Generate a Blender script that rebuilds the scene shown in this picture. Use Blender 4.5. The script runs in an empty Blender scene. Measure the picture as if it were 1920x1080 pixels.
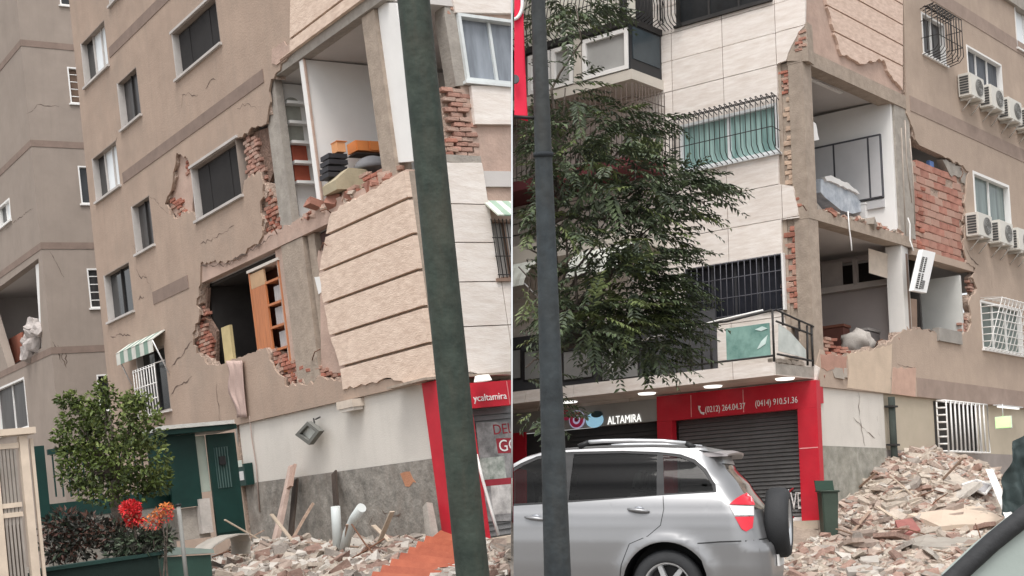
import bpy, bmesh, math, random
from mathutils import Vector, Matrix, noise
from mathutils.geometry import delaunay_2d_cdt
random.seed(11)
R = math.radians
sc = bpy.context.scene
COL = sc.collection

# ------------------------------------------------------------------ camera
# camera space: x right, y down, z forward.  The two blocks lean a few degrees
# away from each other, so each has its own "up".
FPX, CX, CY = 2400.0, 960.0, 540.0
vL = Vector((-.145, -.98, .13)).normalized()
vR = Vector((-.004, -.987, .16)).normalized()
UP = (vL + vR).normalized()
FW = Vector((0, 0, 1)); FW = (FW - UP * FW.dot(UP)).normalized()
RT = FW.cross(UP)
EYE = Vector((0, 0, 1.2))
HL, HR = 1.15, 1.2


def W(p):                                   # camera space -> world
    return Vector((RT.dot(p), FW.dot(p), UP.dot(p))) + EYE


def WD(p):
    return Vector((RT.dot(p), FW.dot(p), UP.dot(p)))


cam_d = bpy.data.cameras.new('camera'); cam = bpy.data.objects.new('camera', cam_d); COL.objects.link(cam)
ex, ey, ez = WD(Vector((1, 0, 0))), WD(Vector((0, -1, 0))), WD(Vector((0, 0, -1)))
cam.matrix_world = Matrix(((ex.x, ey.x, ez.x, EYE.x), (ex.y, ey.y, ez.y, EYE.y), (ex.z, ey.z, ez.z, EYE.z), (0, 0, 0, 1)))
cam_d.sensor_width = 36; cam_d.lens = FPX / 1920 * 36
cam_d.clip_start = .05; cam_d.clip_end = 3000
sc.camera = cam

# ------------------------------------------------------------------ sky, sun, exposure
SUN_EL, SUN_AZ = 62, 186                    # degrees; azimuth clockwise from +Y (behind the camera)
wd = bpy.data.worlds.new('World'); sc.world = wd; wd.use_nodes = True
nt = wd.node_tree; nt.nodes.clear()
sky = nt.nodes.new('ShaderNodeTexSky'); sky.sky_type = 'NISHITA'; sky.sun_disc = False
sky.sun_elevation = R(SUN_EL); sky.sun_rotation = R(SUN_AZ)
sky.air_density = 1.0; sky.dust_density = 3.0; sky.ozone_density = 1.0
hs = nt.nodes.new('ShaderNodeHueSaturation'); hs.inputs['Saturation'].default_value = .12
bgn = nt.nodes.new('ShaderNodeBackground'); bgn.inputs['Strength'].default_value = .15
wo = nt.nodes.new('ShaderNodeOutputWorld')
nt.links.new(sky.outputs[0], hs.inputs['Color']); nt.links.new(hs.outputs[0], bgn.inputs[0]); nt.links.new(bgn.outputs[0], wo.inputs[0])
sd = bpy.data.lights.new('sun', 'SUN'); sun = bpy.data.objects.new('sun', sd); COL.objects.link(sun)
sd.energy = 1.1; sd.angle = R(25); sd.color = (1, .95, .90)
_az, _el = R(SUN_AZ), R(SUN_EL)
sdir = Vector((math.sin(_az) * math.cos(_el), math.cos(_az) * math.cos(_el), math.sin(_el)))
sun.rotation_euler = sdir.to_track_quat('Z', 'Y').to_euler()
vs = sc.view_settings
vs.view_transform = 'Standard'; vs.look = 'None'; vs.gamma = 1; vs.use_curve_mapping = False; vs.exposure = .76


# ------------------------------------------------------------------ materials
MATS = {}


def M(name, col, col2=None, var=.16, scale=2.2, rough=.88, bump=.25, bscale=45, stretch=(1, 1, 1), stain=0, stain_col=(.1, .085, .07),
      metal=0, rnd=0, spec=.3, bdist=.02, emit=0, streak=0, tint=None):
    if name in MATS:
        return MATS[name]
    m = bpy.data.materials.new(name); MATS[name] = m; m.use_nodes = True
    t = m.node_tree; N = t.nodes; L = t.links
    b = N['Principled BSDF']
    b.inputs['Roughness'].default_value = rough; b.inputs['Metallic'].default_value = metal
    b.inputs['Specular IOR Level'].default_value = spec
    tc = N.new('ShaderNodeTexCoord'); mp = N.new('ShaderNodeMapping'); mp.inputs['Scale'].default_value = stretch
    L.new(tc.outputs['Object'], mp.inputs[0])
    n1 = N.new('ShaderNodeTexNoise'); n1.inputs['Scale'].default_value = scale; n1.inputs['Detail'].default_value = 8; n1.inputs['Roughness'].default_value = .65
    L.new(mp.outputs[0], n1.inputs['Vector'])
    rp = N.new('ShaderNodeValToRGB'); e = rp.color_ramp.elements
    c2 = col2 or tuple(min(1, c * (1 + var)) for c in col)
    e[0].position = .32; e[0].color = (*[c * (1 - var) for c in col], 1)
    e[1].position = .68; e[1].color = (*c2, 1)
    L.new(n1.outputs['Fac'], rp.inputs[0])
    out = rp.outputs[0]

    def mix(fac, a, bcol, mode='MIX'):
        x = N.new('ShaderNodeMix'); x.data_type = 'RGBA'; x.blend_type = mode
        if isinstance(fac, float): x.inputs[0].default_value = fac
        else: L.new(fac, x.inputs[0])
        L.new(a, x.inputs[6])
        if isinstance(bcol, tuple): x.inputs[7].default_value = (*bcol, 1)
        else: L.new(bcol, x.inputs[7])
        return x.outputs[2]
    if stain:
        n2 = N.new('ShaderNodeTexNoise'); n2.inputs['Scale'].default_value = .55; n2.inputs['Detail'].default_value = 7; n2.inputs['Roughness'].default_value = .7
        L.new(tc.outputs['Object'], n2.inputs['Vector'])
        r2 = N.new('ShaderNodeValToRGB'); r2.color_ramp.elements[0].position = .48; r2.color_ramp.elements[1].position = .75
        r2.color_ramp.elements[1].color = (stain, stain, stain, 1)
        L.new(n2.outputs['Fac'], r2.inputs[0]); out = mix(r2.outputs[0], out, stain_col)
    if streak:
        m3 = N.new('ShaderNodeMapping'); m3.inputs['Scale'].default_value = (6, 6, .3); L.new(tc.outputs['Object'], m3.inputs[0])
        n3 = N.new('ShaderNodeTexNoise'); n3.inputs['Scale'].default_value = 1.0; n3.inputs['Detail'].default_value = 9; n3.inputs['Roughness'].default_value = .72; L.new(m3.outputs[0], n3.inputs['Vector'])
        r3 = N.new('ShaderNodeValToRGB'); r3.color_ramp.elements[0].position = .5; r3.color_ramp.elements[1].position = .78
        r3.color_ramp.elements[1].color = (streak, streak, streak, 1)
        L.new(n3.outputs['Fac'], r3.inputs[0]); out = mix(r3.outputs[0], out, stain_col)
    if rnd:
        oi = N.new('ShaderNodeObjectInfo'); hv = N.new('ShaderNodeHueSaturation')
        mr = N.new('ShaderNodeMapRange'); mr.inputs[3].default_value = 1 - rnd; mr.inputs[4].default_value = 1 + rnd
        L.new(oi.outputs['Random'], mr.inputs[0]); L.new(mr.outputs[0], hv.inputs['Value']); L.new(out, hv.inputs['Color']); out = hv.outputs[0]
        if tint:
            m5 = N.new('ShaderNodeMath'); m5.operation = 'MULTIPLY'; m5.inputs[1].default_value = 7.31; L.new(oi.outputs['Random'], m5.inputs[0])
            m6 = N.new('ShaderNodeMath'); m6.operation = 'FRACT'; L.new(m5.outputs[0], m6.inputs[0])
            r6 = N.new('ShaderNodeValToRGB'); r6.color_ramp.elements[0].position = .35; r6.color_ramp.elements[1].position = .95; L.new(m6.outputs[0], r6.inputs[0])
            out = mix(r6.outputs[0], out, tint)
    L.new(out, b.inputs['Base Color'])
    if bump:
        n4 = N.new('ShaderNodeTexNoise'); n4.inputs['Scale'].default_value = bscale; n4.inputs['Detail'].default_value = 5
        L.new(mp.outputs[0], n4.inputs['Vector'])
        bp = N.new('ShaderNodeBump'); bp.inputs['Strength'].default_value = bump; bp.inputs['Distance'].default_value = bdist
        L.new(n4.outputs['Fac'], bp.inputs['Height']); L.new(bp.outputs[0], b.inputs['Normal'])
    if emit:
        b.inputs['Emission Color'].default_value = (*col, 1); b.inputs['Emission Strength'].default_value = emit
    return m


plL = M('plaster_tan', (.395, .297, .235), var=.10, scale=1.3, bump=.35, bscale=30, stain=.55, stain_col=(.285, .235, .195), streak=.5)
plP = M('plaster_rose', (.47, .34, .28), var=.14, scale=3, bump=.4, bscale=25, stain=.4, stain_col=(.33, .29, .25))
plW = M('plaster_grey_tan', (.31, .258, .22), var=.08, scale=1.2, bump=.2, stain=.4, stain_col=(.235, .20, .175), streak=.42)
plR = M('plaster_sand', (.42, .33, .265), var=.10, scale=1.3, bump=.35, bscale=30, stain=.4, stain_col=(.34, .265, .22), streak=.45)
bandM = M('band_brown', (.235, .175, .145), var=.12, scale=3, bump=.2)
bandR = M('band_mauve', (.32, .245, .205), var=.12, scale=3, bump=.2)
peach = M('peach_splitface', (.66, .50, .40), col2=(.78, .63, .52), var=.12, scale=9, rough=.95, bump=.5, bscale=38, stretch=(.55, .55, 1.9), bdist=.018)
peachR = M('peach_splitface_pale', (.62, .46, .37), col2=(.74, .58, .49), var=.12, scale=9, rough=.95, bump=.5, bscale=38, stretch=(.55, .55, 1.9), bdist=.018)
trav = M('travertine', (.72, .64, .575), col2=(.83, .78, .735), var=.07, scale=4, rough=.6, bump=.25, bscale=24, stretch=(.6, .6, 3.4), rnd=.035, stain=.35, stain_col=(.60, .52, .47))
conc = M('concrete', (.36, .295, .24), var=.18, scale=5, bump=.5, bscale=30, stain=.4, stain_col=(.26, .22, .19))
concG = M('concrete_grey', (.34, .31, .275), var=.18, scale=5, bump=.5, bscale=30, stain=.5, stain_col=(.24, .21, .19))
brickM = M('brick_red', (.34, .135, .095), var=.25, scale=14, bump=.6, bscale=60, rnd=.3, tint=(.42, .28, .22))
brickP = M('brick_pale', (.37, .205, .16), var=.2, scale=10, bump=.6, bscale=60, rnd=.2, tint=(.42, .30, .245))
mortar = M('mortar', (.42, .32, .26), var=.25, scale=12, bump=.9, bscale=22, bdist=.06)
mortarD = M('mortar_dark', (.20, .13, .10), var=.3, scale=12, bump=.9, bscale=22, bdist=.06)
white = M('white_paint', (.78, .77, .75), var=.04, scale=2, bump=.08, stain=.25, stain_col=(.62, .60, .57))
whiteR = M('white_room', (.80, .79, .77), var=.03, scale=1.2, bump=.05, stain=.2, stain_col=(.66, .64, .62))
greyR = M('room_grey', (.50, .47, .45), var=.05, scale=1.2, bump=.05, stain=.3, stain_col=(.42, .39, .37))
ceilM = M('ceiling_plaster', (.56, .53, .51), var=.05, scale=1.5, bump=.1, stain=.3, stain_col=(.45, .42, .40))
wallG = M('ground_white_wall', (.64, .605, .555), var=.07, scale=1.1, bump=.25, stain=.4, stain_col=(.50, .46, .41), streak=.35)
dado = M('grey_dado', (.25, .235, .21), col2=(.36, .335, .30), var=.35, scale=5, bump=.7, bscale=22, stain=.8, stain_col=(.20, .15, .12), streak=.4)
dadoG = M('grey_green_dado', (.30, .295, .25), col2=(.41, .395, .35), var=.25, scale=5, bump=.5, stain=.75, stain_col=(.24, .225, .18), streak=.4)
darkI = M('dark_interior', (.05, .045, .042), var=.2, bump=0)  # near-black colour stands in for the shade deep inside rooms
glassD = M('glass_dark', (.022, .024, .026), var=.3, scale=1.5, rough=.12, bump=0, spec=.5)
glassN = M('glass_dark_curtain', (.04, .037, .037), col2=(.075, .07, .07), var=.4, scale=1.2, stretch=(7, 7, .3), rough=.35, bump=0, spec=.4)  # dark curtain tone with vertical folds
glassB = M('glass_painted_sky', (.80, .84, .86), var=.05, scale=1, rough=.25, bump=0, spec=.5)  # bluish white colour stands in for sky reflected in the panes
glassT = M('teal_curtain_glass', (.20, .36, .345), col2=(.42, .60, .57), var=.3, scale=1, stretch=(9, 9, .25), rough=.3, bump=0, spec=.5)
glassG = M('grey_pane', (.36, .36, .35), var=.1, scale=1, rough=.25, bump=0, spec=.5)
glassGr = M('green_glass', (.16, .33, .29), col2=(.30, .48, .43), var=.3, scale=2.5, rough=.15, bump=0, spec=.5)
alu = M('pale_aluminium', (.66, .66, .66), var=.05, rough=.45, bump=0, metal=.3)
dkmet = M('dark_ironwork', (.035, .033, .032), var=.2, rough=.6, bump=.1)
wood = M('orange_wood', (.46, .17, .07), var=.2, scale=3, stretch=(8, 8, .6), rough=.5, bump=.1)
orangeM = M('orange_panel', (.72, .25, .075), var=.1, rough=.5, bump=0)
woodO = M('old_timber', (.36, .26, .20), var=.3, scale=4, stretch=(9, 9, .7), bump=.3)
woodD = M('dark_timber', (.06, .045, .036), var=.3, scale=4, bump=.3)
redS = M('shop_red', (.52, .012, .03), col2=(.58, .02, .038), var=.08, scale=3, rough=.45, bump=.06, bscale=6, spec=.35, stain=.45, stain_col=(.42, .05, .06), streak=.2)
shut = M('shutter_steel', (.20, .20, .20), var=.12, scale=6, rough=.5, bump=.1, metal=.3, stain=.4, stain_col=(.12, .115, .11))
greenD = M('green_enamel', (.006, .034, .029), var=.2, scale=2, rough=.45, bump=.05, stain=.3, stain_col=(.02, .04, .035))
cream = M('cream_metal', (.60, .50, .40), var=.12, scale=3, rough=.55, bump=.05, stain=.4, stain_col=(.42, .33, .26))
crackM = M('crack_dark', (.12, .085, .068), var=.3, bump=0)


# ------------------------------------------------------------------ frames on walls
class Frame:
    def __init__(s, O, u, v):
        s.O = O.copy(); s.u = u.normalized(); s.v = v.normalized()
        s.n = s.u.cross(s.v).normalized()
        if s.n.dot(s.O) > 0: s.n = -s.n

    def sz(s, x, y, d=0):
        r = Vector(((x - CX) / FPX, (y - CY) / FPX, 1))
        A = Matrix((s.u, s.v, -r)).transposed()
        q = A.inverted() @ (-(s.O + s.n * d))
        return (q.x, q.y)

    def C(s, a, z, d=0):
        return s.O + s.u * a + s.v * z + s.n * d

    def P(s, a, z, d=0):
        return W(s.C(a, z, d))

    def at(s, x, y, d=0):
        a, z = s.sz(x, y, d); return s.P(a, z, d)

    def shift(s, a=0, z=0, d=0, u=None):
        f = Frame(s.C(a, z, d), u or s.u, s.v)
        return f

    def mat(s, a=0, z=0, d=0):                # local x along wall, y into wall, z up
        p = s.P(a, z, d); u = WD(s.u); v = WD(s.v); n = WD(-s.n)
        return Matrix(((u.x, n.x, v.x, p.x), (u.y, n.y, v.y, p.y), (u.z, n.z, v.z, p.z), (0, 0, 0, 1)))

    def poly(s, pts, d=0, step=.10, amp=.05, rs=None):
        rg = random.Random(rs if rs is not None else len(pts) * 17 + int(pts[0][0]))
        out = []
        n = len(pts)
        q = [Vector(s.sz(p[0], p[1], d)) for p in pts]
        for i, p in enumerate(pts):
            a, b = q[i], q[(i + 1) % n]
            out.append((a.x, a.y))
            if len(p) > 2 and p[2] and i < n - 1:
                k = int((b - a).length / step)
                if k > 1:
                    t = (b - a).normalized(); nn = Vector((-t.y, t.x))
                    for j in range(1, k):
                        c = a.lerp(b, (j + rg.uniform(-.3, .3)) / k) + nn * rg.uniform(-amp, amp) * p[2]
                        out.append((c.x, c.y))
        return out

    def rect(s, tl, tr, br, bl, d=0):
        a, b, c, e = s.sz(*tl, d), s.sz(*tr, d), s.sz(*br, d), s.sz(*bl, d)
        s0, s1 = sorted(((a[0] + e[0]) / 2, (b[0] + c[0]) / 2))
        return (s0, s1, (c[1] + e[1]) / 2, (a[1] + b[1]) / 2)


def ray(x, y, Z):                           # camera-space point on pixel ray at depth Z
    return Vector(((x - CX) / FPX * Z, (y - CY) / FPX * Z, Z))


def vpdir(x, y):
    return Vector((x - CX, y - CY, FPX)).normalized()


def base(c, v, h):
    return c + v * (-h - c.dot(v))


LS = Frame(base(ray(815, 860, 18), vL, HL), vpdir(-781, 1075), vL)
LF = Frame(LS.O, vpdir(4200, 470), vL)
RS = Frame(base(ray(1525, 600, 25), vR, HR), vpdir(3230, 905), vR)
RF = Frame(RS.O, vpdir(-2550, 1140), vR)


def gplane(x, y, v, h):
    x = max(-22, min(22, x)); y = max(-10, min(60, y))
    return EYE.z + (-h - x * RT.dot(v) - y * FW.dot(v)) / UP.dot(v)


def gz(x, y):
    t = max(0, min(1, (x + .9) / 1.5)); t = t * t * (3 - 2 * t)
    return gplane(x, y, vL, HL) * (1 - t) + gplane(x, y, vR, HR) * t


# ------------------------------------------------------------------ objects
LOCS = {}


def adopt(o, parent):
    if parent is not None:
        o.parent = parent
        l = LOCS.get(parent.name)
        if l is not None: o.matrix_parent_inverse = Matrix.Translation(-l)
        elif parent.name in MATW: o.matrix_parent_inverse = MATW[parent.name].inverted()
    return o


MATW = {}


def thing(name, label, cat, loc, group=None):
    o = bpy.data.objects.new(name, None); COL.objects.link(o); o.location = loc
    o.empty_display_size = .2
    LOCS[o.name] = Vector(loc)
    o['label'] = label; o['category'] = cat
    if group: o['group'] = group
    return o


def tag(o, label, cat, group=None, kind=None):
    o['label'] = label; o['category'] = cat
    if group: o['group'] = group
    if kind: o['kind'] = kind
    return o


XN = WD(Vector((1, 0, 0)))


def finish(bm, name, mat, parent=None, clip=None, smooth=False, kind=None):
    """clip: -1 keep the left of the party line, +1 keep the right of it"""
    if clip:
        off = .015 * clip
        co = EYE + XN * off
        if any((v.co - co).dot(XN) * clip < 0 for v in bm.verts):
            r = bmesh.ops.bisect_plane(bm, geom=bm.verts[:] + bm.edges[:] + bm.faces[:], plane_co=co, plane_no=XN * -clip, clear_outer=True, clear_inner=False)
            ed = [e for e in r['geom_cut'] if isinstance(e, bmesh.types.BMEdge)]
            if ed:
                try: bmesh.ops.edgeloop_fill(bm, edges=ed)
                except Exception: pass
        if not bm.faces: 
            bm.free(); return None
    bmesh.ops.recalc_face_normals(bm, faces=bm.faces[:])
    me = bpy.data.meshes.new(name); bm.to_mesh(me); bm.free()
    if smooth:
        me.polygons.foreach_set('use_smooth', [True] * len(me.polygons))
    ms = mat if isinstance(mat, (list, tuple)) else [mat]
    for m in ms: me.materials.append(m)
    o = bpy.data.objects.new(name, me); COL.objects.link(o)
    adopt(o, parent)
    if kind: o['kind'] = kind
    return o


def hexa(bm, p, mi=0):                      # 8 points: bottom ring 0-3, top ring 4-7
    v = [bm.verts.new(q) for q in p]
    for f in ((0, 1, 2, 3), (4, 5, 6, 7), (0, 1, 5, 4), (1, 2, 6, 5), (2, 3, 7, 6), (3, 0, 4, 7)):
        fc = bm.faces.new([v[i] for i in f]); fc.material_index = mi
    return v


def fbox(bm, F, s0, s1, z0, z1, d0, d1, mi=0):
    return hexa(bm, [F.P(s0, z0, d0), F.P(s1, z0, d0), F.P(s1, z0, d1), F.P(s0, z0, d1), F.P(s0, z1, d0), F.P(s1, z1, d0), F.P(s1, z1, d1), F.P(s0, z1, d1)], mi)


def box(name, F, s0, s1, z0, z1, d0, d1, mat, parent=None, clip=None):
    bm = bmesh.new(); fbox(bm, F, s0, s1, z0, z1, d0, d1)
    return finish(bm, name, mat, parent, clip)


def tube(bm, pts, r, seg=6, mi=0, caps=True):
    pts = [Vector(p) for p in pts]
    rs = r if isinstance(r, (list, tuple)) else [r] * len(pts)
    rings = []; prev = None
    for i, p in enumerate(pts):
        t = (pts[min(i + 1, len(pts) - 1)] - pts[max(i - 1, 0)]).normalized()
        a = prev if prev is not None else (Vector((0, 0, 1)) if abs(t.z) < .9 else Vector((1, 0, 0)))
        a = (a - t * a.dot(t)).normalized(); prev = a; b = t.cross(a)
        rings.append([bm.verts.new(p + (a * math.cos(2 * math.pi * k / seg) + b * math.sin(2 * math.pi * k / seg)) * rs[i]) for k in range(seg)])
    for i in range(len(rings) - 1):
        for k in range(seg):
            f = bm.faces.new((rings[i][k], rings[i][(k + 1) % seg], rings[i + 1][(k + 1) % seg], rings[i + 1][k])); f.material_index = mi; f.smooth = True
    if caps:
        for rg in (rings[0], rings[-1]):
            f = bm.faces.new(rg); f.material_index = mi


def tubes(name, lines, r, mat, parent=None, clip=None, seg=6):
    bm = bmesh.new()
    for l in lines: tube(bm, l, r, seg)
    return finish(bm, name, mat, parent, clip)


def flat(outer, holes=(), s_lines=(), z_lines=(), gap=.0, sub=None):
    """2-D polygon with holes, cut along lines; returns {cell: [faces as list of (s,z)]} """
    pts = []; eds = []
    for l in [outer] + list(holes):
        k0 = len(pts); n = len(l)
        pts += [Vector((p[0], p[1])) for p in l]
        eds += [(k0 + i, k0 + (i + 1) % n) for i in range(n)]
    v_, e_, f_, _, _, _ = delaunay_2d_cdt(pts, eds, [], 0, 1e-4)
    bm = bmesh.new(); vs = [bm.verts.new((p.x, p.y, 0)) for p in v_]
    for t in f_:
        c = ((v_[t[0]] + v_[t[1]] + v_[t[2]]) / 3)
        if inside(c, outer) and not any(inside(c, h) for h in holes):
            bm.faces.new([vs[i] for i in t])
    for v in [v for v in bm.verts if not v.link_faces]: bm.verts.remove(v)
    bmesh.ops.remove_doubles(bm, verts=bm.verts[:], dist=1e-5)
    for ax, lines in ((0, s_lines), (1, z_lines)):
        no = Vector((1, 0, 0)) if ax == 0 else Vector((0, 1, 0))
        for l in lines:
            for g in ((-gap / 2, gap / 2) if gap else (0,)):
                bmesh.ops.bisect_plane(bm, geom=bm.verts[:] + bm.edges[:] + bm.faces[:], plane_co=no * (l + g), plane_no=no)
    return bm


def slab(name, F, outer, holes, d0, d1, mat, parent=None, clip=None, s_lines=(), z_lines=(), gap=0, side_mat=None, dj=0, minarea=.004, kind=None):
    """extruded wall piece(s); with lines it becomes one object per cell"""
    b2 = flat(outer, holes, s_lines, z_lines, gap)
    sl, zl = sorted(s_lines), sorted(z_lines)
    cells = {}
    for f in b2.faces:
        c = f.calc_center_median()
        if gap and (any(abs(c.x - l) < gap / 2 for l in sl) or any(abs(c.y - l) < gap / 2 for l in zl)): continue
        cells.setdefault((sum(c.x > l for l in sl), sum(c.y > l for l in zl)), []).append([(v.co.x, v.co.y) for v in f.verts])
    out = []
    rg = random.Random(5)
    pieces = []
    for key in sorted(cells):                 # split a cell into connected pieces
        fs = cells[key]; own = {}; par = list(range(len(fs)))
        def root(i):
            while par[i] != i: par[i] = par[par[i]]; i = par[i]
            return i
        for i, f in enumerate(fs):
            ks = [(round(p[0], 3), round(p[1], 3)) for p in f]
            for a_, b_ in zip(ks, ks[1:] + ks[:1]):
                e = (min(a_, b_), max(a_, b_))
                if e in own: par[root(i)] = root(own[e])
                else: own[e] = i
        gr = {}
        for i, f in enumerate(fs): gr.setdefault(root(i), []).append(f)
        pieces += list(gr.values())
    for fs in pieces:
        bm = bmesh.new(); idx = {}
        dd = d1 + rg.uniform(-dj, dj)
        for f in fs:
            vv = []
            for p in f:
                k = (round(p[0], 4), round(p[1], 4))
                if k not in idx: idx[k] = bm.verts.new((p[0], p[1], 0))
                vv.append(idx[k])
            if len(set(vv)) > 2:
                try: bm.faces.new(vv)
                except ValueError: pass
        if sum(f.calc_area() for f in bm.faces) < minarea:
            bm.free(); continue
        top = bm.faces[:]
        bmesh.ops.recalc_face_normals(bm, faces=top)
        r = bmesh.ops.extrude_face_region(bm, geom=top)
        new = set(v for v in r['geom'] if isinstance(v, bmesh.types.BMVert))
        for v in bm.verts:
            v.co = F.P(v.co.x, v.co.y, d0 if v in new else dd)
        o = finish(bm, name, mat, parent, clip, kind=kind)
        if o: out.append(o)
    return out


def inside(p, poly):
    x, y = p; c = False; n = len(poly)
    for i in range(n):
        (x1, y1), (x2, y2) = poly[i], poly[(i + 1) % n]
        if (y1 > y) != (y2 > y) and x < (x2 - x1) * (y - y1) / (y2 - y1) + x1: c = not c
    return c


BRK = {}


def brick_mesh(L, H, D, mat, k):
    key = (round(L, 3), round(H, 3), round(D, 3), mat.name, k)
    if key not in BRK:
        rg = random.Random(k * 31 + 3)
        bm = bmesh.new()
        bmesh.ops.create_cube(bm, size=1)
        for v in bm.verts:
            v.co.x *= L; v.co.y *= D; v.co.z *= H
            v.co += Vector((rg.uniform(-1, 1) * L * .05, rg.uniform(-1, 1) * D * .06, rg.uniform(-1, 1) * H * .07))
        bmesh.ops.bevel(bm, geom=bm.edges[:], offset=min(H, D) * .09, segments=1, affect='EDGES')
        bmesh.ops.recalc_face_normals(bm, faces=bm.faces[:])
        me = bpy.data.meshes.new('brick'); bm.to_mesh(me); bm.free(); me.materials.append(mat); BRK[key] = me
    return BRK[key]


def bricks(F, poly, parent, mat, L=.21, H=.06, D=.11, d=-.02, gap=.011, prob=1, jit=.012, rot=2, seed=1, clip=None):
    rg = random.Random(seed); rot = min(rot, 2 + rot * .35); jit = min(jit, .02); d -= .03
    xs = [p[0] for p in poly]; ys = [p[1] for p in poly]
    z = min(ys) + H / 2; row = 0; n = 0
    while z < max(ys):
        s = min(xs) + (L / 2 if row % 2 else 0) + rg.uniform(-.02, .02)
        while s < max(xs) + L:
            if inside((s, z), poly) and rg.random() < prob:
                o = bpy.data.objects.new('brick', brick_mesh(L, H, D, mat, rg.randrange(4)))
                m = F.mat(s, z, d - D / 2 + rg.uniform(-jit, jit))
                o.matrix_basis = m @ Matrix.Rotation(R(rg.uniform(-rot, rot)), 4, 'Z') @ Matrix.Rotation(R(rg.uniform(-rot, rot)), 4, 'Y')
                COL.objects.link(o); adopt(o, parent); n += 1
            s += L + gap
        z += H + gap; row += 1
    return n


def crack(F, pts, parent, w=.02, d=.004, clip=None, seed=0, mat=None):
    """a jagged open crack drawn as a thin dark wedge on the plaster"""
    rg = random.Random(seed + len(pts))
    q = [Vector(F.sz(*p)) for p in pts]; line = []
    for a, b in zip(q, q[1:]):
        k = max(2, int((b - a).length / .09)); t = (b - a).normalized(); nn = Vector((-t.y, t.x))
        for j in range(k): line.append(a.lerp(b, j / k) + nn * rg.uniform(-.035, .035))
    line.append(q[-1])
    bm = bmesh.new(); prev = None
    for i, p in enumerate(line):
        t = (line[min(i + 1, len(line) - 1)] - line[max(i - 1, 0)]).normalized(); nn = Vector((-t.y, t.x))
        ww = w * .62 * (.2 + rg.random() ** 1.5 * 1.3) * (0.3 if i in (0, len(line) - 1) else 1)
        a, b = p + nn * ww / 2, p - nn * ww / 2
        cur = (bm.verts.new(F.P(a.x, a.y, d)), bm.verts.new(F.P(b.x, b.y, d)))
        if prev: bm.faces.new((prev[0], prev[1], cur[1], cur[0]))
        prev = cur
    return finish(bm, 'crack', mat or crackM, parent, clip)


def rpoly(r):
    s0, s1, z0, z1 = r
    return [(s0, z0), (s1, z0), (s1, z1), (s0, z1)]


def window(F, r, bld, pane, depth=.16, fr=.05, mull=1, frame_mat=None, sill=True, clip=None, proud=.012, transom=0, thick=.045, panes=None, mull_mat=None, jamb=False):
    """window > pane, mullion, sill"""
    s0, s1, z0, z1 = r; fm = frame_mat or white
    bm = bmesh.new()
    fbox(bm, F, s0, s0 + fr, z0, z1, -depth - .05, proud); fbox(bm, F, s1 - fr, s1, z0, z1, -depth - .05, proud)
    fbox(bm, F, s0 + fr, s1 - fr, z1 - fr, z1, -depth - .05, proud); fbox(bm, F, s0 + fr, s1 - fr, z0, z0 + fr, -depth - .05, proud)
    if jamb:                                  # only the far jamb is painted white, the other edges are bare
        bm.free(); bm = bmesh.new(); fr = .02
        fbox(bm, F, s1 - .035, s1, z0, z1, -depth - .05, proud)
        fbox(bm, F, s0, s1 - .036, z1 - .02, z1, -depth - .05, .002, 1); fbox(bm, F, s0, s0 + .02, z0, z1 - .021, -depth - .05, .002, 1); fbox(bm, F, s0 + .021, s1 - .036, z0, z0 + .02, -depth - .05, .002, 1)
        fm = [fm, M('bare_reveal', (.30, .25, .215), bump=.2)]
    w = finish(bm, 'window', fm, bld, clip)
    fm = fm[0] if jamb else fm
    if w is None: return None
    n = mull + 1; a, b = s0 + fr, s1 - fr
    for i in range(n):
        p0, p1 = a + (b - a) * i / n, a + (b - a) * (i + 1) / n
        pm = panes[i] if panes else pane
        box('pane', F, p0 + .004, p1 - .004, z0 + fr, z1 - fr, -depth - .012, -depth - .004 * (i % 2), pm, w, clip)
    for i in range(1, n):
        p = a + (b - a) * i / n
        box('mullion', F, p - thick / 2, p + thick / 2, z0 + fr, z1 - fr, -depth, -depth + .04, mull_mat or fm, w, clip)
    if transom:
        zz = z0 + (z1 - z0) * transom
        box('transom', F, a, b, zz - .02, zz + .02, -depth, -depth + .035, fm, w, clip)
    if sill:
        box('sill', F, s0 - .05, s1 + .05, z0 - .05, z0 - .002, -.05, .06, fm, w, clip)
    return w


def text(body, F, s, z, d, h, mat, parent=None, align='LEFT', extrude=.004, flip=False, sx=1.0, clip=None, name='lettering', fit=None):
    """lettering as a mesh lying on the frame; fit = width in metres"""
    c = bpy.data.curves.new('lettering', 'FONT'); c.body = body; c.size = h * 1.4; c.extrude = extrude; c.align_x = align; c.resolution_u = 3
    o = bpy.data.objects.new('lettering_source', c); COL.objects.link(o)
    dg = bpy.context.evaluated_depsgraph_get(); me = bpy.data.meshes.new_from_object(o.evaluated_get(dg))
    bpy.data.objects.remove(o); bpy.data.curves.remove(c)
    if fit:
        w = max(v.co.x for v in me.vertices) - min(v.co.x for v in me.vertices); sx = fit / w
    p = F.P(s, z, d); x = WD(F.u) * (-1 if flip else 1); y = WD(F.v); zz = x.cross(y)
    bm = bmesh.new(); bm.from_mesh(me); bpy.data.meshes.remove(me)
    bmesh.ops.transform(bm, matrix=Matrix(((x.x * sx, y.x, zz.x, p.x), (x.y * sx, y.y, zz.y, p.y), (x.z * sx, y.z, zz.z, p.z), (0, 0, 0, 1))), verts=bm.verts[:])
    return finish(bm, name, mat, parent, clip)


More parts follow.
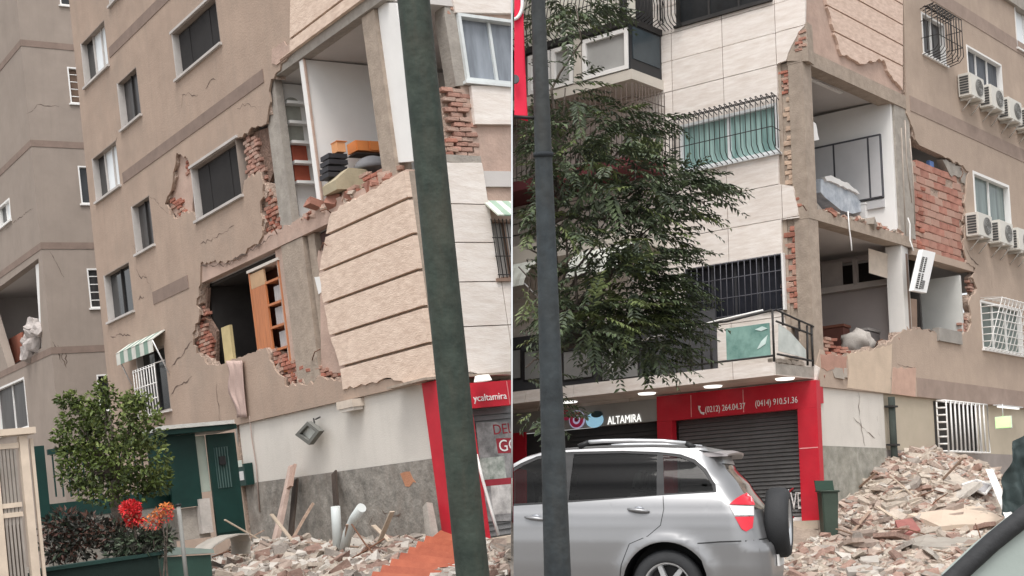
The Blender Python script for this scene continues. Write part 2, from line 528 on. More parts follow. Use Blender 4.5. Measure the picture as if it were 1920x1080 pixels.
def crumbs(name, F, s0, s1, z, d0, d1, n, r0, r1, mats, parent, seed=0, clip=None, hump=.1):
    """small broken pieces lying along a slab edge, joined as one part"""
    rg = random.Random(seed); bm = bmesh.new()
    for _ in range(n):
        a = rg.uniform(s0, s1); d = d0 + (d1 - d0) * rg.random() ** .6; r = rg.uniform(r0, r1) * (1 if rg.random() < .8 else 1.9)
        hz = hump * max(0, noise.noise(Vector((a * 2.1, d * 2, seed)))) * rg.random()
        m4 = F.mat(a, z + hz + r * .3, d) @ Matrix.Rotation(rg.uniform(0, 6.28), 4, 'Z') @ Matrix.Rotation(rg.uniform(-.6, .6), 4, 'X') @ Matrix.Rotation(rg.uniform(-.6, .6), 4, 'Y') @ Matrix.Diagonal((r * rg.uniform(.8, 1.8), r * rg.uniform(.7, 1.2), r * rg.uniform(.35, .8), 1))
        vv = [bm.verts.new(m4 @ Vector((x + rg.uniform(-.3, .3), y + rg.uniform(-.3, .3), c + rg.uniform(-.2, .2)))) for c in (-1, 1) for x, y in ((-1, -1), (1, -1), (1, 1), (-1, 1))]
        mi = rg.randrange(len(mats))
        for f in ((3, 2, 1, 0), (4, 5, 6, 7), (0, 1, 5, 4), (1, 2, 6, 5), (2, 3, 7, 6), (3, 0, 4, 7)):
            bm.faces.new([vv[i] for i in f]).material_index = mi
    return finish(bm, name, mats, parent, clip, kind='stuff')


DUSTM = [M('debris_beige', (.42, .34, .28), var=.2, bump=.5), M('debris_rose', (.40, .28, .225), var=.2, bump=.5), M('debris_brick', (.32, .155, .115), var=.2, bump=.5), M('debris_grey', (.33, .29, .25), var=.2, bump=.5)]


# ------------------------------------------------------------------ ground
bm = bmesh.new()
xs = [-400, -120, -40, -22] + [-20 + i * 1.0 for i in range(20)] + [-.9 + i * .15 for i in range(11)] + [1 + i * 1.0 for i in range(20)] + [22, 40, 120, 400]
ys = [-60, -10] + [i * 1.0 for i in range(0, 60)] + [80, 200, 800]
g = [[bm.verts.new((x, y, gz(x, y))) for x in xs] for y in ys]
for j in range(len(ys) - 1):
    for i in range(len(xs) - 1):
        bm.faces.new((g[j][i], g[j][i + 1], g[j + 1][i + 1], g[j + 1][i]))
asph = M('dusty_pavement', (.20, .18, .16), var=.25, scale=2, bump=.5, bscale=40, stain=.6, stain_col=(.32, .27, .23))
o = finish(bm, 'ground', asph, smooth=True); o['kind'] = 'structure'
# ================================================================== LEFT BLOCK
LF = Frame(LS.C(-.3, 0, 0), vpdir(4200, 470), vL)
uLF = LF.u
lb = thing('apartment_block', 'tan plastered apartment block with peach clad corner torn open, behind the dark green pole', 'building', LS.P(0, 0, 0))
S = lambda x, y, d=0: LS.sz(x, y, d)[0]
Z = lambda x, y, d=0: LS.sz(x, y, d)[1]

# windows of the long side wall: TL, TR, BR, BL
LW = {
    'w0': LS.rect((192, -135), (217, -155), (228, -12), (205, 12)),
    'w1': LS.rect((151, 87), (194, 34), (205, 119), (161, 164)),
    'w2': LS.rect((220, 159), (255, 122), (265, 212), (229, 245)),
    'w3': LS.rect((172, 300), (215, 262), (228, 345), (182, 378)),
    'w4': LS.rect((245, 388), (278, 367), (291, 452), (258, 480)),
    'w5': LS.rect((195, 518), (241, 489), (252, 581), (204, 604)),
    'w6': LS.rect((322, 60), (402, -4), (416, 75), (332, 152)),
    'w7': LS.rect((360, 315), (443, 260), (453, 362), (367, 418)),
    'w8': LS.rect((255, 668), (308, 645), (320, 765), (268, 783)),
}
s0, s1, z0, z1 = LW['w7']
N7 = [(s0, z1), (s1, z1), (s1, z0), (s0, z0)]           # TR TL BL BR as seen
def side_poly(k, am):
    r7_ = LW['w7']; a0, a1, c0, c1 = r7_
    o = LS.poly([(112, -170), (545, -170), (549, 0), (547, 95, 1), (508, 148, 1), (504, 200, 1), (499, 232, 1), (472, 238, 1), (450, 257)], rs=k, amp=am)
    o += [(a0, c1), (a1, c1)]
    o += LS.poly([(352, 298, .6), (331, 286, .6), (322, 350, .6), (309, 383, 1), (326, 410, 1), (345, 400, 1), (362, 397)], rs=k + 1, amp=am)
    o += [(a1, c0), (a0, c0)]
    o += LS.poly([(458, 338, 1), (487, 322, 1), (493, 345, 1.4), (488, 400, 1.4), (492, 432, 1), (484, 458, 1), (450, 478, 1), (423, 495, .8), (400, 490, .8), (376, 494), (375, 534, 1.3),
                  (368, 573, 1.5), (374, 590, 1.5), (366, 607, 1.4), (362, 635, 1.4), (368, 662, 1), (395, 684, .8), (407, 686, .5), (426, 679, .4), (451, 670, .4), (498, 652, 1), (505, 675, 1.5), (520, 700, 1.5),
                  (540, 726, 1.5), (576, 723, 1.5), (607, 708, 1), (632, 714, 1), (645, 722)], rs=k + 2, amp=am)
    return o + [(-.28, Z(800, 702)), (-.28, 2.38), (6.62, 2.38), (6.62, -.5), (S(209, 790), -.5)]


holes = [rpoly(LW[k]) for k in LW if k != 'w7']
wallL = slab('wall', LS, side_poly(1, .05), holes, -.035, 0, plL, lb, -1)[0]
slab('wall_core', LS, side_poly(30, .10), holes, -.2, -.0352, mortar, lb, -1)

pn = {'w0': glassB, 'w1': glassB, 'w2': glassN, 'w3': glassB, 'w4': glassN, 'w5': glassD, 'w6': glassN, 'w7': glassN, 'w8': glassD}
for k in LW:
    big = k in ('w6', 'w7')
    pp = [glassD, glassB] if k in ('w1', 'w3', 'w0') else None
    if pp: pp = [glassB, glassB, glassD]
    window(LS, LW[k], lb, pn[k], depth=.13, fr=.028, mull=0 if big else (2 if pp else 1), frame_mat=M('window_white', (.50, .47, .445), var=.12, bump=.1), panes=pp, thick=.03, mull_mat=None if pp else dkmet, jamb=True)
    if big:
        s0, s1, z0, z1 = LW[k]
        box('lintel_trim', LS, s0 - .1, s1 + .04, z1 + .002, z1 + .05, -.02, .035, MATS['window_white'], lb)
        for q in range(4):
            a = s0 + .1 + (s1 - s0 - .2) * (q + .5) / 4
            box('blind', LS, a - (s1 - s0) / 8.3, a + (s1 - s0) / 8.3, z0 + .06, z1 - .06, -.128, -.115 + .012 * (q % 2), M('blind_dark', (.03, .028, .028), bump=.1), lb)
# painted bands between the storeys
for zb, sa in ((8.01, 3.75), (10.83, 2.6), (5.19, 8.0)):
    box('band', LS, sa, S(288, 565) if zb < 6 else 10.9, zb, zb + (.23 if zb > 6 else .26), -.02, .012, bandM, lb)

# slabs and beams (run inward from the side wall)
for zt, nm in ((2.62, 'floor_slab'), (5.42, 'floor_slab'), (8.23, 'floor_slab'), (11.05, 'floor_slab')):
    box(nm, LS, -.28, 12.9, zt - .24, zt, -5.6, -.22, ceilM, lb, -1)
# exposed edge beam over the lower opening and under the upper room
bm_ = LS.poly([(372, 490), (400, 483, .6), (440, 470, .6), (484, 447, .8), (520, 430, 1), (555, 410, 1), (585, 392, 1), (640, 372, .5), (700, 345, .4), (735, 328)])
bm_ += [(-.26, 5.43), (-.26, 5.19), (S(372, 533), 5.19)]
slab('edge_beam', LS, bm_, [], -.22, -.035, plP, lb, -1)
box('edge_beam', LS, -.26, 3.62, 7.99, 8.2, -.23, -.03, concG, lb, -1)

# peach split-face cladding: lower storey, six courses
pl = LS.poly([(620, 408, .7), (640, 385, .6), (690, 362, .5), (735, 335, .3), (752, 324)])
pl += [(-.28, 5.40), (-.28, Z(803, 713))]
pl += LS.poly([(790, 716, .7), (765, 722, .7), (735, 708, .8), (700, 716, .7), (665, 727, .8), (645, 730, .5), (640, 690, .5), (622, 632, .4), (610, 570, .5), (601, 510, .6), (612, 450, .5)])
zc = [Z(617, 440), Z(602, 510), Z(610, 570), Z(622, 630), Z(635, 690)]
slab('cladding_panel', LS, pl, [], -.06, .022, peach, lb, -1, z_lines=zc, gap=.045, dj=.008)
slab('cladding_backing', LS, [(p[0] - .02 if p[0] > 1 else p[0], p[1]) for p in pl], [], -.2, -.055, conc, lb, -1)
# upper storey cladding
pu = LS.poly([(547, 97), (549, -20), (548, -170)]) + [(-.28, 12.2), (-.28, 8.16), (3.05, 8.16)]
slab('cladding_panel', LS, pu, [], -.2, .04, peach, lb, -1, z_lines=[Z(560, 65), Z(560, 65) + .62, Z(560, 65) + 1.24, Z(560, 65) + 1.86, Z(560, 65) + 2.48], gap=.04, dj=.006)
slab('plaster_patch', LS, LS.poly([(512, 92, .8), (528, 82, .8), (546, 82), (545, 102), (520, 122, .8), (511, 118, .8)]), [], -.02, .02, plP, lb)

# ---- spalled brickwork
mb = slab('brick_backing', LS, LS.poly([(445, 255), (500, 235), (510, 300), (492, 345), (455, 345)]), [], -.2, -.12, mortarD, lb)[0]
bricks(LS, LS.poly([(450, 258), (474, 250), (478, 290), (490, 318), (488, 345), (462, 345), (456, 330)]), lb, brickP, L=.15, d=-.03, seed=3, jit=.03, rot=4, prob=.95)
slab('brick_backing', LS, LS.poly([(485, 340), (520, 350), (528, 440), (482, 452)]), [], -.2, -.1, mortar, lb)
bricks(LS, LS.poly([(492, 345), (502, 360), (518, 400), (521, 436), (495, 450), (491, 400)]), lb, brickM, d=-.02, seed=4, jit=.03, rot=5, prob=.85, L=.13)
slab('brick_backing', LS, LS.poly([(308, 383), (328, 284), (356, 298), (352, 405), (326, 412)]), [], -.2, -.09, plP, lb)
bricks(LS, LS.poly([(312, 378), (332, 368), (340, 398), (326, 408)]), lb, brickM, d=-.03, seed=5, rot=5, prob=.9, L=.2)
bricks(LS, LS.poly([(340, 300), (352, 304), (352, 330), (342, 330)]), lb, brickM, d=-.04, seed=6, rot=5, prob=.8, L=.16)
slab('brick_backing', LS, LS.poly([(358, 540), (377, 540), (374, 590), (393, 622), (393, 690), (360, 668)]), [], -.2, -.14, mortarD, lb)
bricks(LS, LS.poly([(364, 575), (378, 580), (382, 620), (392, 640), (390, 680), (366, 664), (360, 630)]), lb, brickM, d=-.05, seed=7, rot=4, prob=.85, L=.14)
slab('brick_backing', LS, LS.poly([(495, 650), (540, 668), (592, 676), (640, 705), (640, 725), (570, 730), (530, 730), (505, 690)]), [], -.2, -.12, mortarD, lb)
bricks(LS, LS.poly([(500, 655), (545, 672), (590, 680), (612, 700), (576, 722), (540, 724), (518, 700)]), lb, brickM, d=-.03, seed=8, jit=.04, rot=7, prob=.85, L=.15)
bricks(LS, LS.poly([(612, 695), (632, 690), (634, 712), (612, 714)]), lb, brickM, d=-.08, seed=9, rot=7, prob=.8)

# ---- upper room
box('column', LS, S(533, 345), S(510, 345), 5.44, 7.985, -.2, -.06, concG, lb)
box('column', LS, S(729, 220, -.08), S(703, 220, -.08), 5.44, 7.985, -.36, -.08, conc, lb, -1)
slab('inner_wall', LS, LS.poly([(707, 5), (742, 5), (790, 301), (742, 305)], d=-.14), [], -.3, -.14, white, lb, -1)
PA = LS.shift(a=S(598, 400), u=uLF)
box('partition', PA, .06, 4.2, 5.43, 7.98, -.12, 0, whiteR, lb, -1)
box('partition_end', LS, S(600, 400), S(592, 400), 5.43, 7.98, -.10, -.07, plP, lb)
PB = LS.shift(a=S(531, 400), u=uLF)
box('partition', PB, .3, 3.6, 5.43, 7.98, -.12, 0, whiteR, lb, -1)
q = lambda F, x, y, d=0: F.sz(x, y, d)
arch = [q(PB, 533, 345), q(PB, 577, 345)]
a0, a1 = q(PB, 533, 200), q(PB, 560, 185)
cx_, rr = (q(PB, 534, 200)[0] + q(PB, 562, 200)[0]) / 2, abs(q(PB, 562, 200)[0] - q(PB, 534, 200)[0]) / 2
zt_ = q(PB, 548, 195)[1]; zb_ = q(PB, 552, 345)[1]
nich = [(cx_ - rr, zb_), (cx_ + rr, zb_), (cx_ + rr, zt_)] + [(cx_ + rr * math.cos(R(a)), zt_ + rr * .8 * math.sin(R(a))) for a in range(20, 180, 20)] + [(cx_ - rr, zt_)]
ni = slab('niche', PB, nich, [], -.02, .012, M('niche_grey', (.33, .33, .29), var=.2, bump=0), lb)[0]
for k in range(5):
    zz = zt_ - .02 - (zt_ - zb_) * k / 4.05
    box('shelf', PB, cx_ - rr - .03, cx_ + rr + .06, zz - .025, zz + .025, .013, .17, white, ni)
    if k >= 2 and k < 4: box('red_panel', PB, cx_ - rr, cx_ + rr, zz - .32, zz - .03, .013, .05, M('red_brown_panel', (.34, .085, .05), bump=.1), ni)
# contents seen in the upper room
PC = LS.shift(a=S(598, 400) - .55, u=uLF)


def pbox(name, F, x0, y0, x1, y1, d0, d1, mat, parent=None):
    a = F.sz(x0, y0); b = F.sz(x1, y1)
    return box(name, F, min(a[0], b[0]), max(a[0], b[0]), min(a[1], b[1]), max(a[1], b[1]), d0, d1, mat, parent, -1)


def pthing(name, label, cat, F, x, y, group=None):
    a, z = F.sz(x, y); return thing(name, label, cat, F.P(a, z, 0), group)


t = pthing('wall_cupboard', 'orange wall cupboard with a dark underside hanging beside the concrete post', 'cupboard', PC, 690, 290)
pbox('carcass', PC, 667, 262, 720, 284, -.3, -.02, orangeM, t); pbox('door', PC, 669, 264, 691, 282, -.018, .0, orangeM, t); pbox('door', PC, 693, 264, 718, 282, -.018, .0, orangeM, t); pbox('underside', PC, 668, 285, 720, 289, -.3, -.01, woodD, t)
t = pthing('small_orange_box', 'small orange box standing on the black drawer stack', 'box', PC, 641, 283)
pbox('body', PC, 632, 265, 650, 284, -.2, -.02, M('apricot_panel', (.74, .36, .17), bump=0), t); pbox('lid', PC, 631, 263, 651, 265.5, -.21, 0, orangeM, t)
t = pthing('drawer_stack', 'black stacked drawers against the white room wall', 'drawers', PC, 634, 330)
for i in range(4): pbox('drawer', PC, 617 - i * .6, 286 + i * 12, 653, 296 + i * 12, -.3, -.02 + .02 * (i % 2), M('black_plastic', (.03, .028, .032), rough=.5, bump=0), t)
# a grey bowl-shaped dish and a beige mattress edge among the fallen bricks
bm = bmesh.new(); a, z = PC.sz(692, 322)
bmesh.ops.create_uvsphere(bm, u_segments=20, v_segments=10, radius=.3)
for v in bm.verts: v.co.z = max(0, v.co.z) * .75
bmesh.ops.transform(bm, matrix=PC.mat(a, z, .1), verts=bm.verts[:])
tag(finish(bm, 'round_dish', M('dish_grey', (.22, .22, .23), bump=.05), smooth=True), 'grey domed dish under the orange wall cupboard', 'dish')
tag(slab('folded_mattress', PC, PC.poly([(618, 362), (615, 345), (640, 322), (672, 325), (690, 345), (690, 362)]), [], -.2, .25, M('beige_cloth', (.42, .36, .25), bump=.3))[0], 'beige folded mattress lying in front of the black drawer stack', 'mattress')
bricks(LS, LS.poly([(668, 345), (670, 328), (728, 303), (738, 322), (690, 350)]), lb, brickM, d=-.06, seed=21, rot=5, prob=.95, L=.22)
bricks(LS, LS.poly([(625, 372), (655, 343), (668, 348), (650, 366)]), lb, brickM, d=-.05, seed=22, rot=8, prob=.95, L=.22)
bricks(LS, LS.poly([(585, 396), (600, 378), (645, 366), (640, 378)]), lb, brickP, d=-.05, seed=23, rot=12, prob=.7, L=.18)

crumbs('debris', LS, .25, 3.4, 5.43, -1.2, -.06, 420, .02, .07, DUSTM, lb, 1, -1, .25)
# ---- lower opening
box('column', LS, S(576, 560), S(534, 560), 2.64, 5.18, -.34, -.05, conc, lb)
box('column', LS, S(592, 560), S(579, 560), 2.64, 5.18, -.3, -.12, conc, lb)
box('pier', LS, S(534, 570) + .002, S(519, 570), 2.9, 5.18, -.22, -.09, plP, lb)
sl = LS.poly([(592, 700), (590, 560, .8), (586, 470, .8), (600, 470, 1), (612, 520, .8), (622, 600), (640, 700)])
slab('infill_wall', LS, sl, [], -.24, -.1, plP, lb)
slab('white_patch', LS, LS.poly([(580, 520, .5), (592, 518, .5), (598, 545, .5), (588, 552, .5)]), [], -.1, -.09, white, lb)
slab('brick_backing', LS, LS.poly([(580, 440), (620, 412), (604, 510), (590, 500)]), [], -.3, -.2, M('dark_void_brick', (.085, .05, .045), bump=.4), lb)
box('inner_wall', LS, -.2, 8.4, 2.63, 5.17, -2.8, -2.7, M('painted_shade_wall', (.05, .045, .043), bump=0), lb, -1)  # darkened colour holds the shade of the room
box('inner_wall', LS, S(372, 560), S(372, 560) + .1, 2.63, 5.17, -2.7, -.25, MATS['painted_shade_wall'], lb)  # added side wall in the same painted shade, closing the opening
box('ceiling_shade_sheet', LS, 2.6, 8.4, 5.12, 5.175, -2.7, -.25, MATS['painted_shade_wall'], lb)  # added sheet under the slab, its dark colour dims the room
box('light_stop_wall', LS, -.2, 12.8, 0, 11, -5.8, -5.6, greyR, lb, -1)  # added inner wall that stops light leaking through the block
box('roof_slab', LS, -.3, 13.1, 13.6, 13.9, -6, .1, concG, lb, -1)
crumbs('debris', LS, 2.2, 8.0, 2.62, -1.6, -.4, 260, .02, .07, DUSTM, lb, 2, -1, .2)
for q_ in [[LS.at(520, 440, -.05), LS.at(512, 425, .15), LS.at(505, 428, .25)], [LS.at(600, 470, -.1), LS.at(606, 455, .1), LS.at(612, 460, .15)], [LS.at(585, 675, -.05), LS.at(590, 660, .15), LS.at(600, 655, .22)], [LS.at(375, 600, -.1), LS.at(385, 596, .1), LS.at(395, 602, .12)], [LS.at(622, 400, -.05), LS.at(612, 392, .12), LS.at(600, 396, .2)]]: tubes('bent_rebar', [q_], .009, M('rebar_rust', (.16, .08, .05), bump=.2), lb)
# bookcase
bk = thing('bookcase', 'orange wooden bookcase standing in the torn lower opening', 'bookcase', LS.P(S(495, 655), 2.66, -.2))
ba, bb = S(524, 570), S(464, 570); bz0, bz1 = 2.66, Z(463, 511)
box('side_panel', LS, bb - .05, bb, bz0, bz1, -.42, -.08, wood, bk); box('side_panel', LS, ba, ba + .05, bz0, bz1, -.42, -.08, wood, bk)
box('stile', LS, bb - .62, bb - .052, bz0, bz1 - .3, -.12, -.085, wood, bk)
box('stile', LS, bb - .62, bb - .052, bz1 - .297, bz1 - .03, -.12, -.085, M('pale_ply', (.50, .33, .20), bump=.1), bk)
box('back_panel', LS, ba + .052, bb - .052, bz0, bz1, -.42, -.40, M('dark_red_ply', (.15, .06, .04), bump=.1), bk)
box('top', LS, ba - .02, bb + .02, bz1 + .002, bz1 + .05, -.43, -.06, M('pale_edge', (.6, .55, .5), bump=0), bk)
for k in range(6):
    zz = bz0 + .05 + (bz1 - bz0 - .1) * k / 5.6
    box('shelf', LS, ba + .052, bb - .622, zz - .02, zz + .02, -.39, -.09, wood, bk)
    if k < 5:
        a = ba + .1; w_ = (bb - .66 - a) * (.75 + .1 * (k % 2))
        bt = tag(box('book_stack', LS, a, a + w_, zz + .022, zz + .30 + .03 * (k % 2), -.36, -.16, M('paper_grey', (.42, .40, .40), var=.25, scale=6, stretch=(14, 14, 1), bump=.3)), ['lowest', 'second', 'third', 'fourth', 'topmost'][k] + ' grey bundle of papers on the orange bookcase shelves, counted from its foot', 'papers', 'papers in the bookcase')
# yellow-edged door leaf at the left of the opening
tag(box('door_leaf', LS, S(418, 640), S(402, 640), 2.66, Z(404, 614), -.22, -.16, M('yellow_ply', (.55, .45, .24), bump=.1)), 'narrow yellowish board standing at the ragged edge of the dark opening', 'board')
tag(box('metal_post', LS, S(456, 600), S(452, 600), 2.66, 5.15, -.5, -.45, alu), 'thin grey steel prop left of the orange bookcase', 'prop')
# fallen pink curtain strip hanging from the broken sill
bm = bmesh.new(); prev = None
for i in range(15):
    f = i / 14; y = 676 + f * 106; xl = 426 + f * 25 + 4 * math.sin(f * 9); xr = 460 + f * 9
    row = []
    for k in range(9):
        x = xl + (xr - xl) * k / 8; a, z = LS.sz(x, y); row.append(bm.verts.new(LS.P(a, z, .03 + .03 * math.sin(k * 1.7 + f * 2) + .02 * f)))
    if prev:
        for k in range(8): bm.faces.new((prev[k], prev[k + 1], row[k + 1], row[k]))
    prev = row
r_ = bmesh.ops.extrude_face_region(bm, geom=bm.faces[:])
for v in r_['geom']:
    if isinstance(v, bmesh.types.BMVert): v.co += WD(LS.n) * .012
tag(finish(bm, 'hanging_curtain', M('pink_cloth', (.46, .34, .30), bump=.2), smooth=True), 'pale pink cloth strip hanging down the wall below the broken opening', 'curtain')

# cracks in the plaster
for i, (p, w_) in enumerate([([(320, 745), (335, 720), (352, 717), (360, 705)], .04), ([(322, 690), (345, 660), (360, 640)], .04), ([(340, 205), (342, 175), (372, 178)], .025), ([(385, 165), (395, 152), (405, 150)], .03),
                             ([(445, 205), (455, 197), (472, 197), (482, 205)], .02), ([(375, 458), (400, 448), (430, 430), (440, 422)], .02), ([(256, 505), (262, 520), (275, 520)], .05), ([(270, 512), (285, 545)], .02),
                             ([(262, 478), (250, 460)], .03), ([(278, 365), (300, 385), (315, 400)], .015), ([(208, 632), (225, 628), (245, 630)], .03), ([(405, 720), (410, 760), (412, 790)], .04), ([(220, 245), (218, 265), (214, 270)], .03),
                             ([(260, 560), (270, 557)], .06), ([(245, 700), (256, 702)], .02), ([(376, 496), (423, 497), (450, 480), (479, 467), (512, 441)], .045)]):
    crack(LS, p, lb, w_, seed=i)

# striped awning and grille on the lowest side window
aw = thing('window_awning', 'small white and green striped awning over the lowest side window', 'awning', LS.at(275, 640))
a0, a1 = S(312, 640), S(243, 660); zt = Z(308, 618)
for i in range(9):
    p0, p1 = a0 + (a1 - a0) * i / 9, a0 + (a1 - a0) * (i + 1) / 9
    bm = bmesh.new(); hexa(bm, [LS.P(p0, zt - .02, .0), LS.P(p1 - .004, zt - .02, .0), LS.P(p1 - .004, zt - .2, .3), LS.P(p0, zt - .2, .3), LS.P(p0, zt, .01), LS.P(p1 - .004, zt, .01), LS.P(p1 - .004, zt - .18, .31), LS.P(p0, zt - .18, .31)])
    finish(bm, 'stripe', [M('awning_white', (.60, .60, .55), var=.15, bump=0), M('awning_green', (.20, .29, .24), var=.15, bump=0)][i % 2], aw)
    box('valance', LS, p0, p1 - .004, zt - .44, zt - .202, .29, .305, [MATS['awning_white'], MATS['awning_green']][i % 2], aw)
tubes('arm', [[LS.P(a1, zt - .9, .02), LS.P(a1, zt - .2, .29)], [LS.P(a0, zt - .9, .02), LS.P(a0, zt - .2, .29)]], .015, alu, aw)
s0, s1, z0, z1 = LW['w8']
gl = []
for i in range(9):
    a = s0 + (s1 - s0) * i / 8 * .75; gl.append([LS.P(a, z0 - .05, .03), LS.P(a, z0 - .05, .25), LS.P(a, z0 + .95, .25), LS.P(a, z0 + 1.0, .03)])
for zz in (0, .3, .6, .95): gl.append([LS.P(s0 - .02, z0 + zz - .04, .25), LS.P(s0 + (s1 - s0) * .78, z0 + zz - .04, .25)])
gr = tag(tubes('window_grille', gl, .012, white), 'white bar grille on the lowest side window under the striped awning', 'grille')

# ---- ground storey of the side
for sa, sb in ((-.26, 6.6),):
    gw = box('ground_wall', LS, sa, sb, 1.3, 2.378, -.32, -.07, wallG, lb, -1)
    box('dado', LS, sa, sb, -.5, 1.298, -.32, -.055, dado, lb, -1)
slab('stain_patch', LS, LS.poly([(750, 888, .6), (768, 884, .6), (780, 905, .6), (760, 912, .6)], d=-.05), [], -.056, -.051, M('rust_patch', (.46, .22, .13), bump=.4), lb)
for i, p in enumerate([[(715, 958), (735, 968), (752, 962)], [(690, 985), (705, 1000), (715, 985)], [(740, 990), (750, 1010)], [(700, 965), (692, 985)]]):
    crack(LS.shift(d=-.05), p, lb, .04, seed=40 + i)
# red shop column at the corner
rc = box('shop_column', LS, S(842, 860), S(812, 860), -.3, 2.37, -.5, .02, redS, lb, -1)
# ---- front wall, right of the pole
Fs = lambda x, y: LF.sz(x, y)[0]
Fz = lambda x, y: LF.sz(x, y)[1]
fp = LF.poly([(812, 305), (902, 306, .2), (938, 524), (985, 524), (985, 703), (905, 703, .5), (880, 697, .7), (822, 703)])
slab('cladding_panel', LF, fp, [], -.05, .02, trav, lb, -1, s_lines=[Fs(951, 609)], z_lines=[Fz(870, 383), Fz(870, 455), Fz(870, 529), Fz(870, 613)], gap=.016, dj=.003)
slab('cladding_panel', LF, LF.poly([(882, 161), (985, 164), (990, 234), (890, 233)]), [], -.05, .02, trav, lb, -1)
slab('cladding_panel', LF, LF.poly([(828, -140), (990, -140), (990, 26), (853, 24, .3), (848, 0)]), [], -.05, .02, trav, lb, -1, z_lines=[Fz(880, -40)], gap=.016)
fr = LF.rect((853, 28), (990, 39), (990, 162), (880, 153)); fr = (Fs(866, 90), fr[1], fr[2], fr[3])
gr2 = LF.rect((915, 412), (990, 412), (990, 522), (935, 522))
front = [(Fs(870, 300) - .55, -.3 + 2.7), (3.2, 2.4), (3.2, 12), (Fs(856, 90), 12), (Fs(856, 90), Fz(880, 158)), (Fs(895, 290), Fz(880, 290)), (Fs(895, 290) - .75, Fz(880, 290))]
slab('wall', LF, front, [rpoly(fr), rpoly(gr2)], -.22, -.052, plP, lb, -1)
window(LF, fr, lb, M('blue_grey_glass', (.17, .19, .22), col2=(.30, .33, .37), var=.3, scale=.8, stretch=(3, 3, .5), rough=.15, bump=0), depth=.1, fr=.05, mull=1, frame_mat=M('frame_pale', (.62, .65, .65), bump=0), clip=-1, proud=.03)
window(LF, gr2, lb, M('curtain_stripe', (.32, .30, .28), col2=(.60, .57, .54), var=.5, scale=1, stretch=(10, 10, .2), bump=0), depth=.12, fr=.03, mull=1, clip=-1, proud=-.03, frame_mat=M('frame_brown', (.25, .17, .13), bump=0))
s0, s1, z0, z1 = gr2
aw = thing('corner_awning', 'white and green corrugated awning over the narrow barred front window', 'awning', LF.P(s0, z1, 0))
for i in range(8):
    p0, p1 = s0 - .05 + i * .12, s0 - .05 + (i + 1) * .12
    bm = bmesh.new(); hexa(bm, [LF.P(p0, z1 + .28, -.04), LF.P(p1 - .004, z1 + .28, -.04), LF.P(p1 - .004, z1 - .02, .3), LF.P(p0, z1 - .02, .3), LF.P(p0, z1 + .3, -.03), LF.P(p1 - .004, z1 + .3, -.03), LF.P(p1 - .004, z1, .31), LF.P(p0, z1, .31)])
    finish(bm, 'stripe', [M('awning_white2', (.66, .70, .62), bump=0), M('awning_green2', (.33, .44, .35), bump=0)][i % 2], aw, -1)
tag(tubes('window_grille', [[LF.P(s0 + i * .07, z0, .05), LF.P(s0 + i * .07, z1, .05)] for i in range(11)] + [[LF.P(s0 - .02, z0 + k * .28 + .05, .05), LF.P(s1, z0 + k * .28 + .05, .05)] for k in range(3)], .008, dkmet, None, -1), 'thin dark bar grille under the white and green corrugated awning', 'grille')
slab('pier', LF, LF.poly([(833, -60), (855, -60), (858, 28), (880, 158), (857, 160), (836, 30)]), [], -.3, -.03, concG, lb, -1)
slab('brick_backing', LF, LF.poly([(838, 163), (882, 161), (893, 235), (902, 289), (822, 290), (836, 240)]), [], -.28, -.12, mortar, lb, -1)
bricks(LF, LF.poly([(838, 163), (882, 161), (893, 235), (902, 289), (850, 290), (846, 240)]), lb, brickP, d=0, seed=31, jit=.02, prob=.97, L=.2, H=.065)
bricks(LF, LF.poly([(822, 262), (850, 255), (852, 288), (822, 290)]), lb, brickM, d=.0, seed=32, rot=9, prob=.9, L=.2, H=.06)
bricks(LF, LF.poly([(845, 0), (852, 0), (856, 26), (848, 26)]), lb, brickM, d=0, seed=33, L=.14, H=.06)
box('slab_edge', LF, Fs(816, 298), Fs(902, 298), Fz(870, 305) + .005, Fz(870, 291), -.3, .0, concG, lb, -1)
# party wall on the right end
PWf = Frame(Vector((-.03, LF.O.y, LF.O.z)) + vL * 0, Vector((0, 0, 1)), vL)
bm = bmesh.new()
e0 = LF.C(Fs(960, 700), 2.4, -.25); e1 = LF.C(Fs(960, -100), 12, -.25)
for off in (0,):
    pts = []
    for zc_, zz in ((e0, -.5), (e1, 14)):
        pass
pw = []
for zz in (2.42, 13.6):
    for dz in (18.9, 33.0):
        for xo in (-.18, -.03):
            # point on the plane x=xo, at depth dz and height zz above left ground
            dq = dz if dz > 20 else 18.85 + .25 * zz
            y = (-HL + zz - vL.x * xo - vL.z * dq) / vL.y
            pw.append(W(Vector((xo, y, dq))))
hexa(bm, [pw[0], pw[1], pw[3], pw[2], pw[4], pw[5], pw[7], pw[6]])
finish(bm, 'party_wall', plW, lb)
pw = []
for zz in (-.5, 2.38):
    for dz in (19.4, 33.0):
        for xo in (-.18, -.03):
            y = (-HL + zz - vL.x * xo - vL.z * dz) / vL.y
            pw.append(W(Vector((xo, y, dz))))
bm = bmesh.new(); hexa(bm, [pw[0], pw[1], pw[3], pw[2], pw[4], pw[5], pw[7], pw[6]]); finish(bm, 'party_wall', plW, lb)

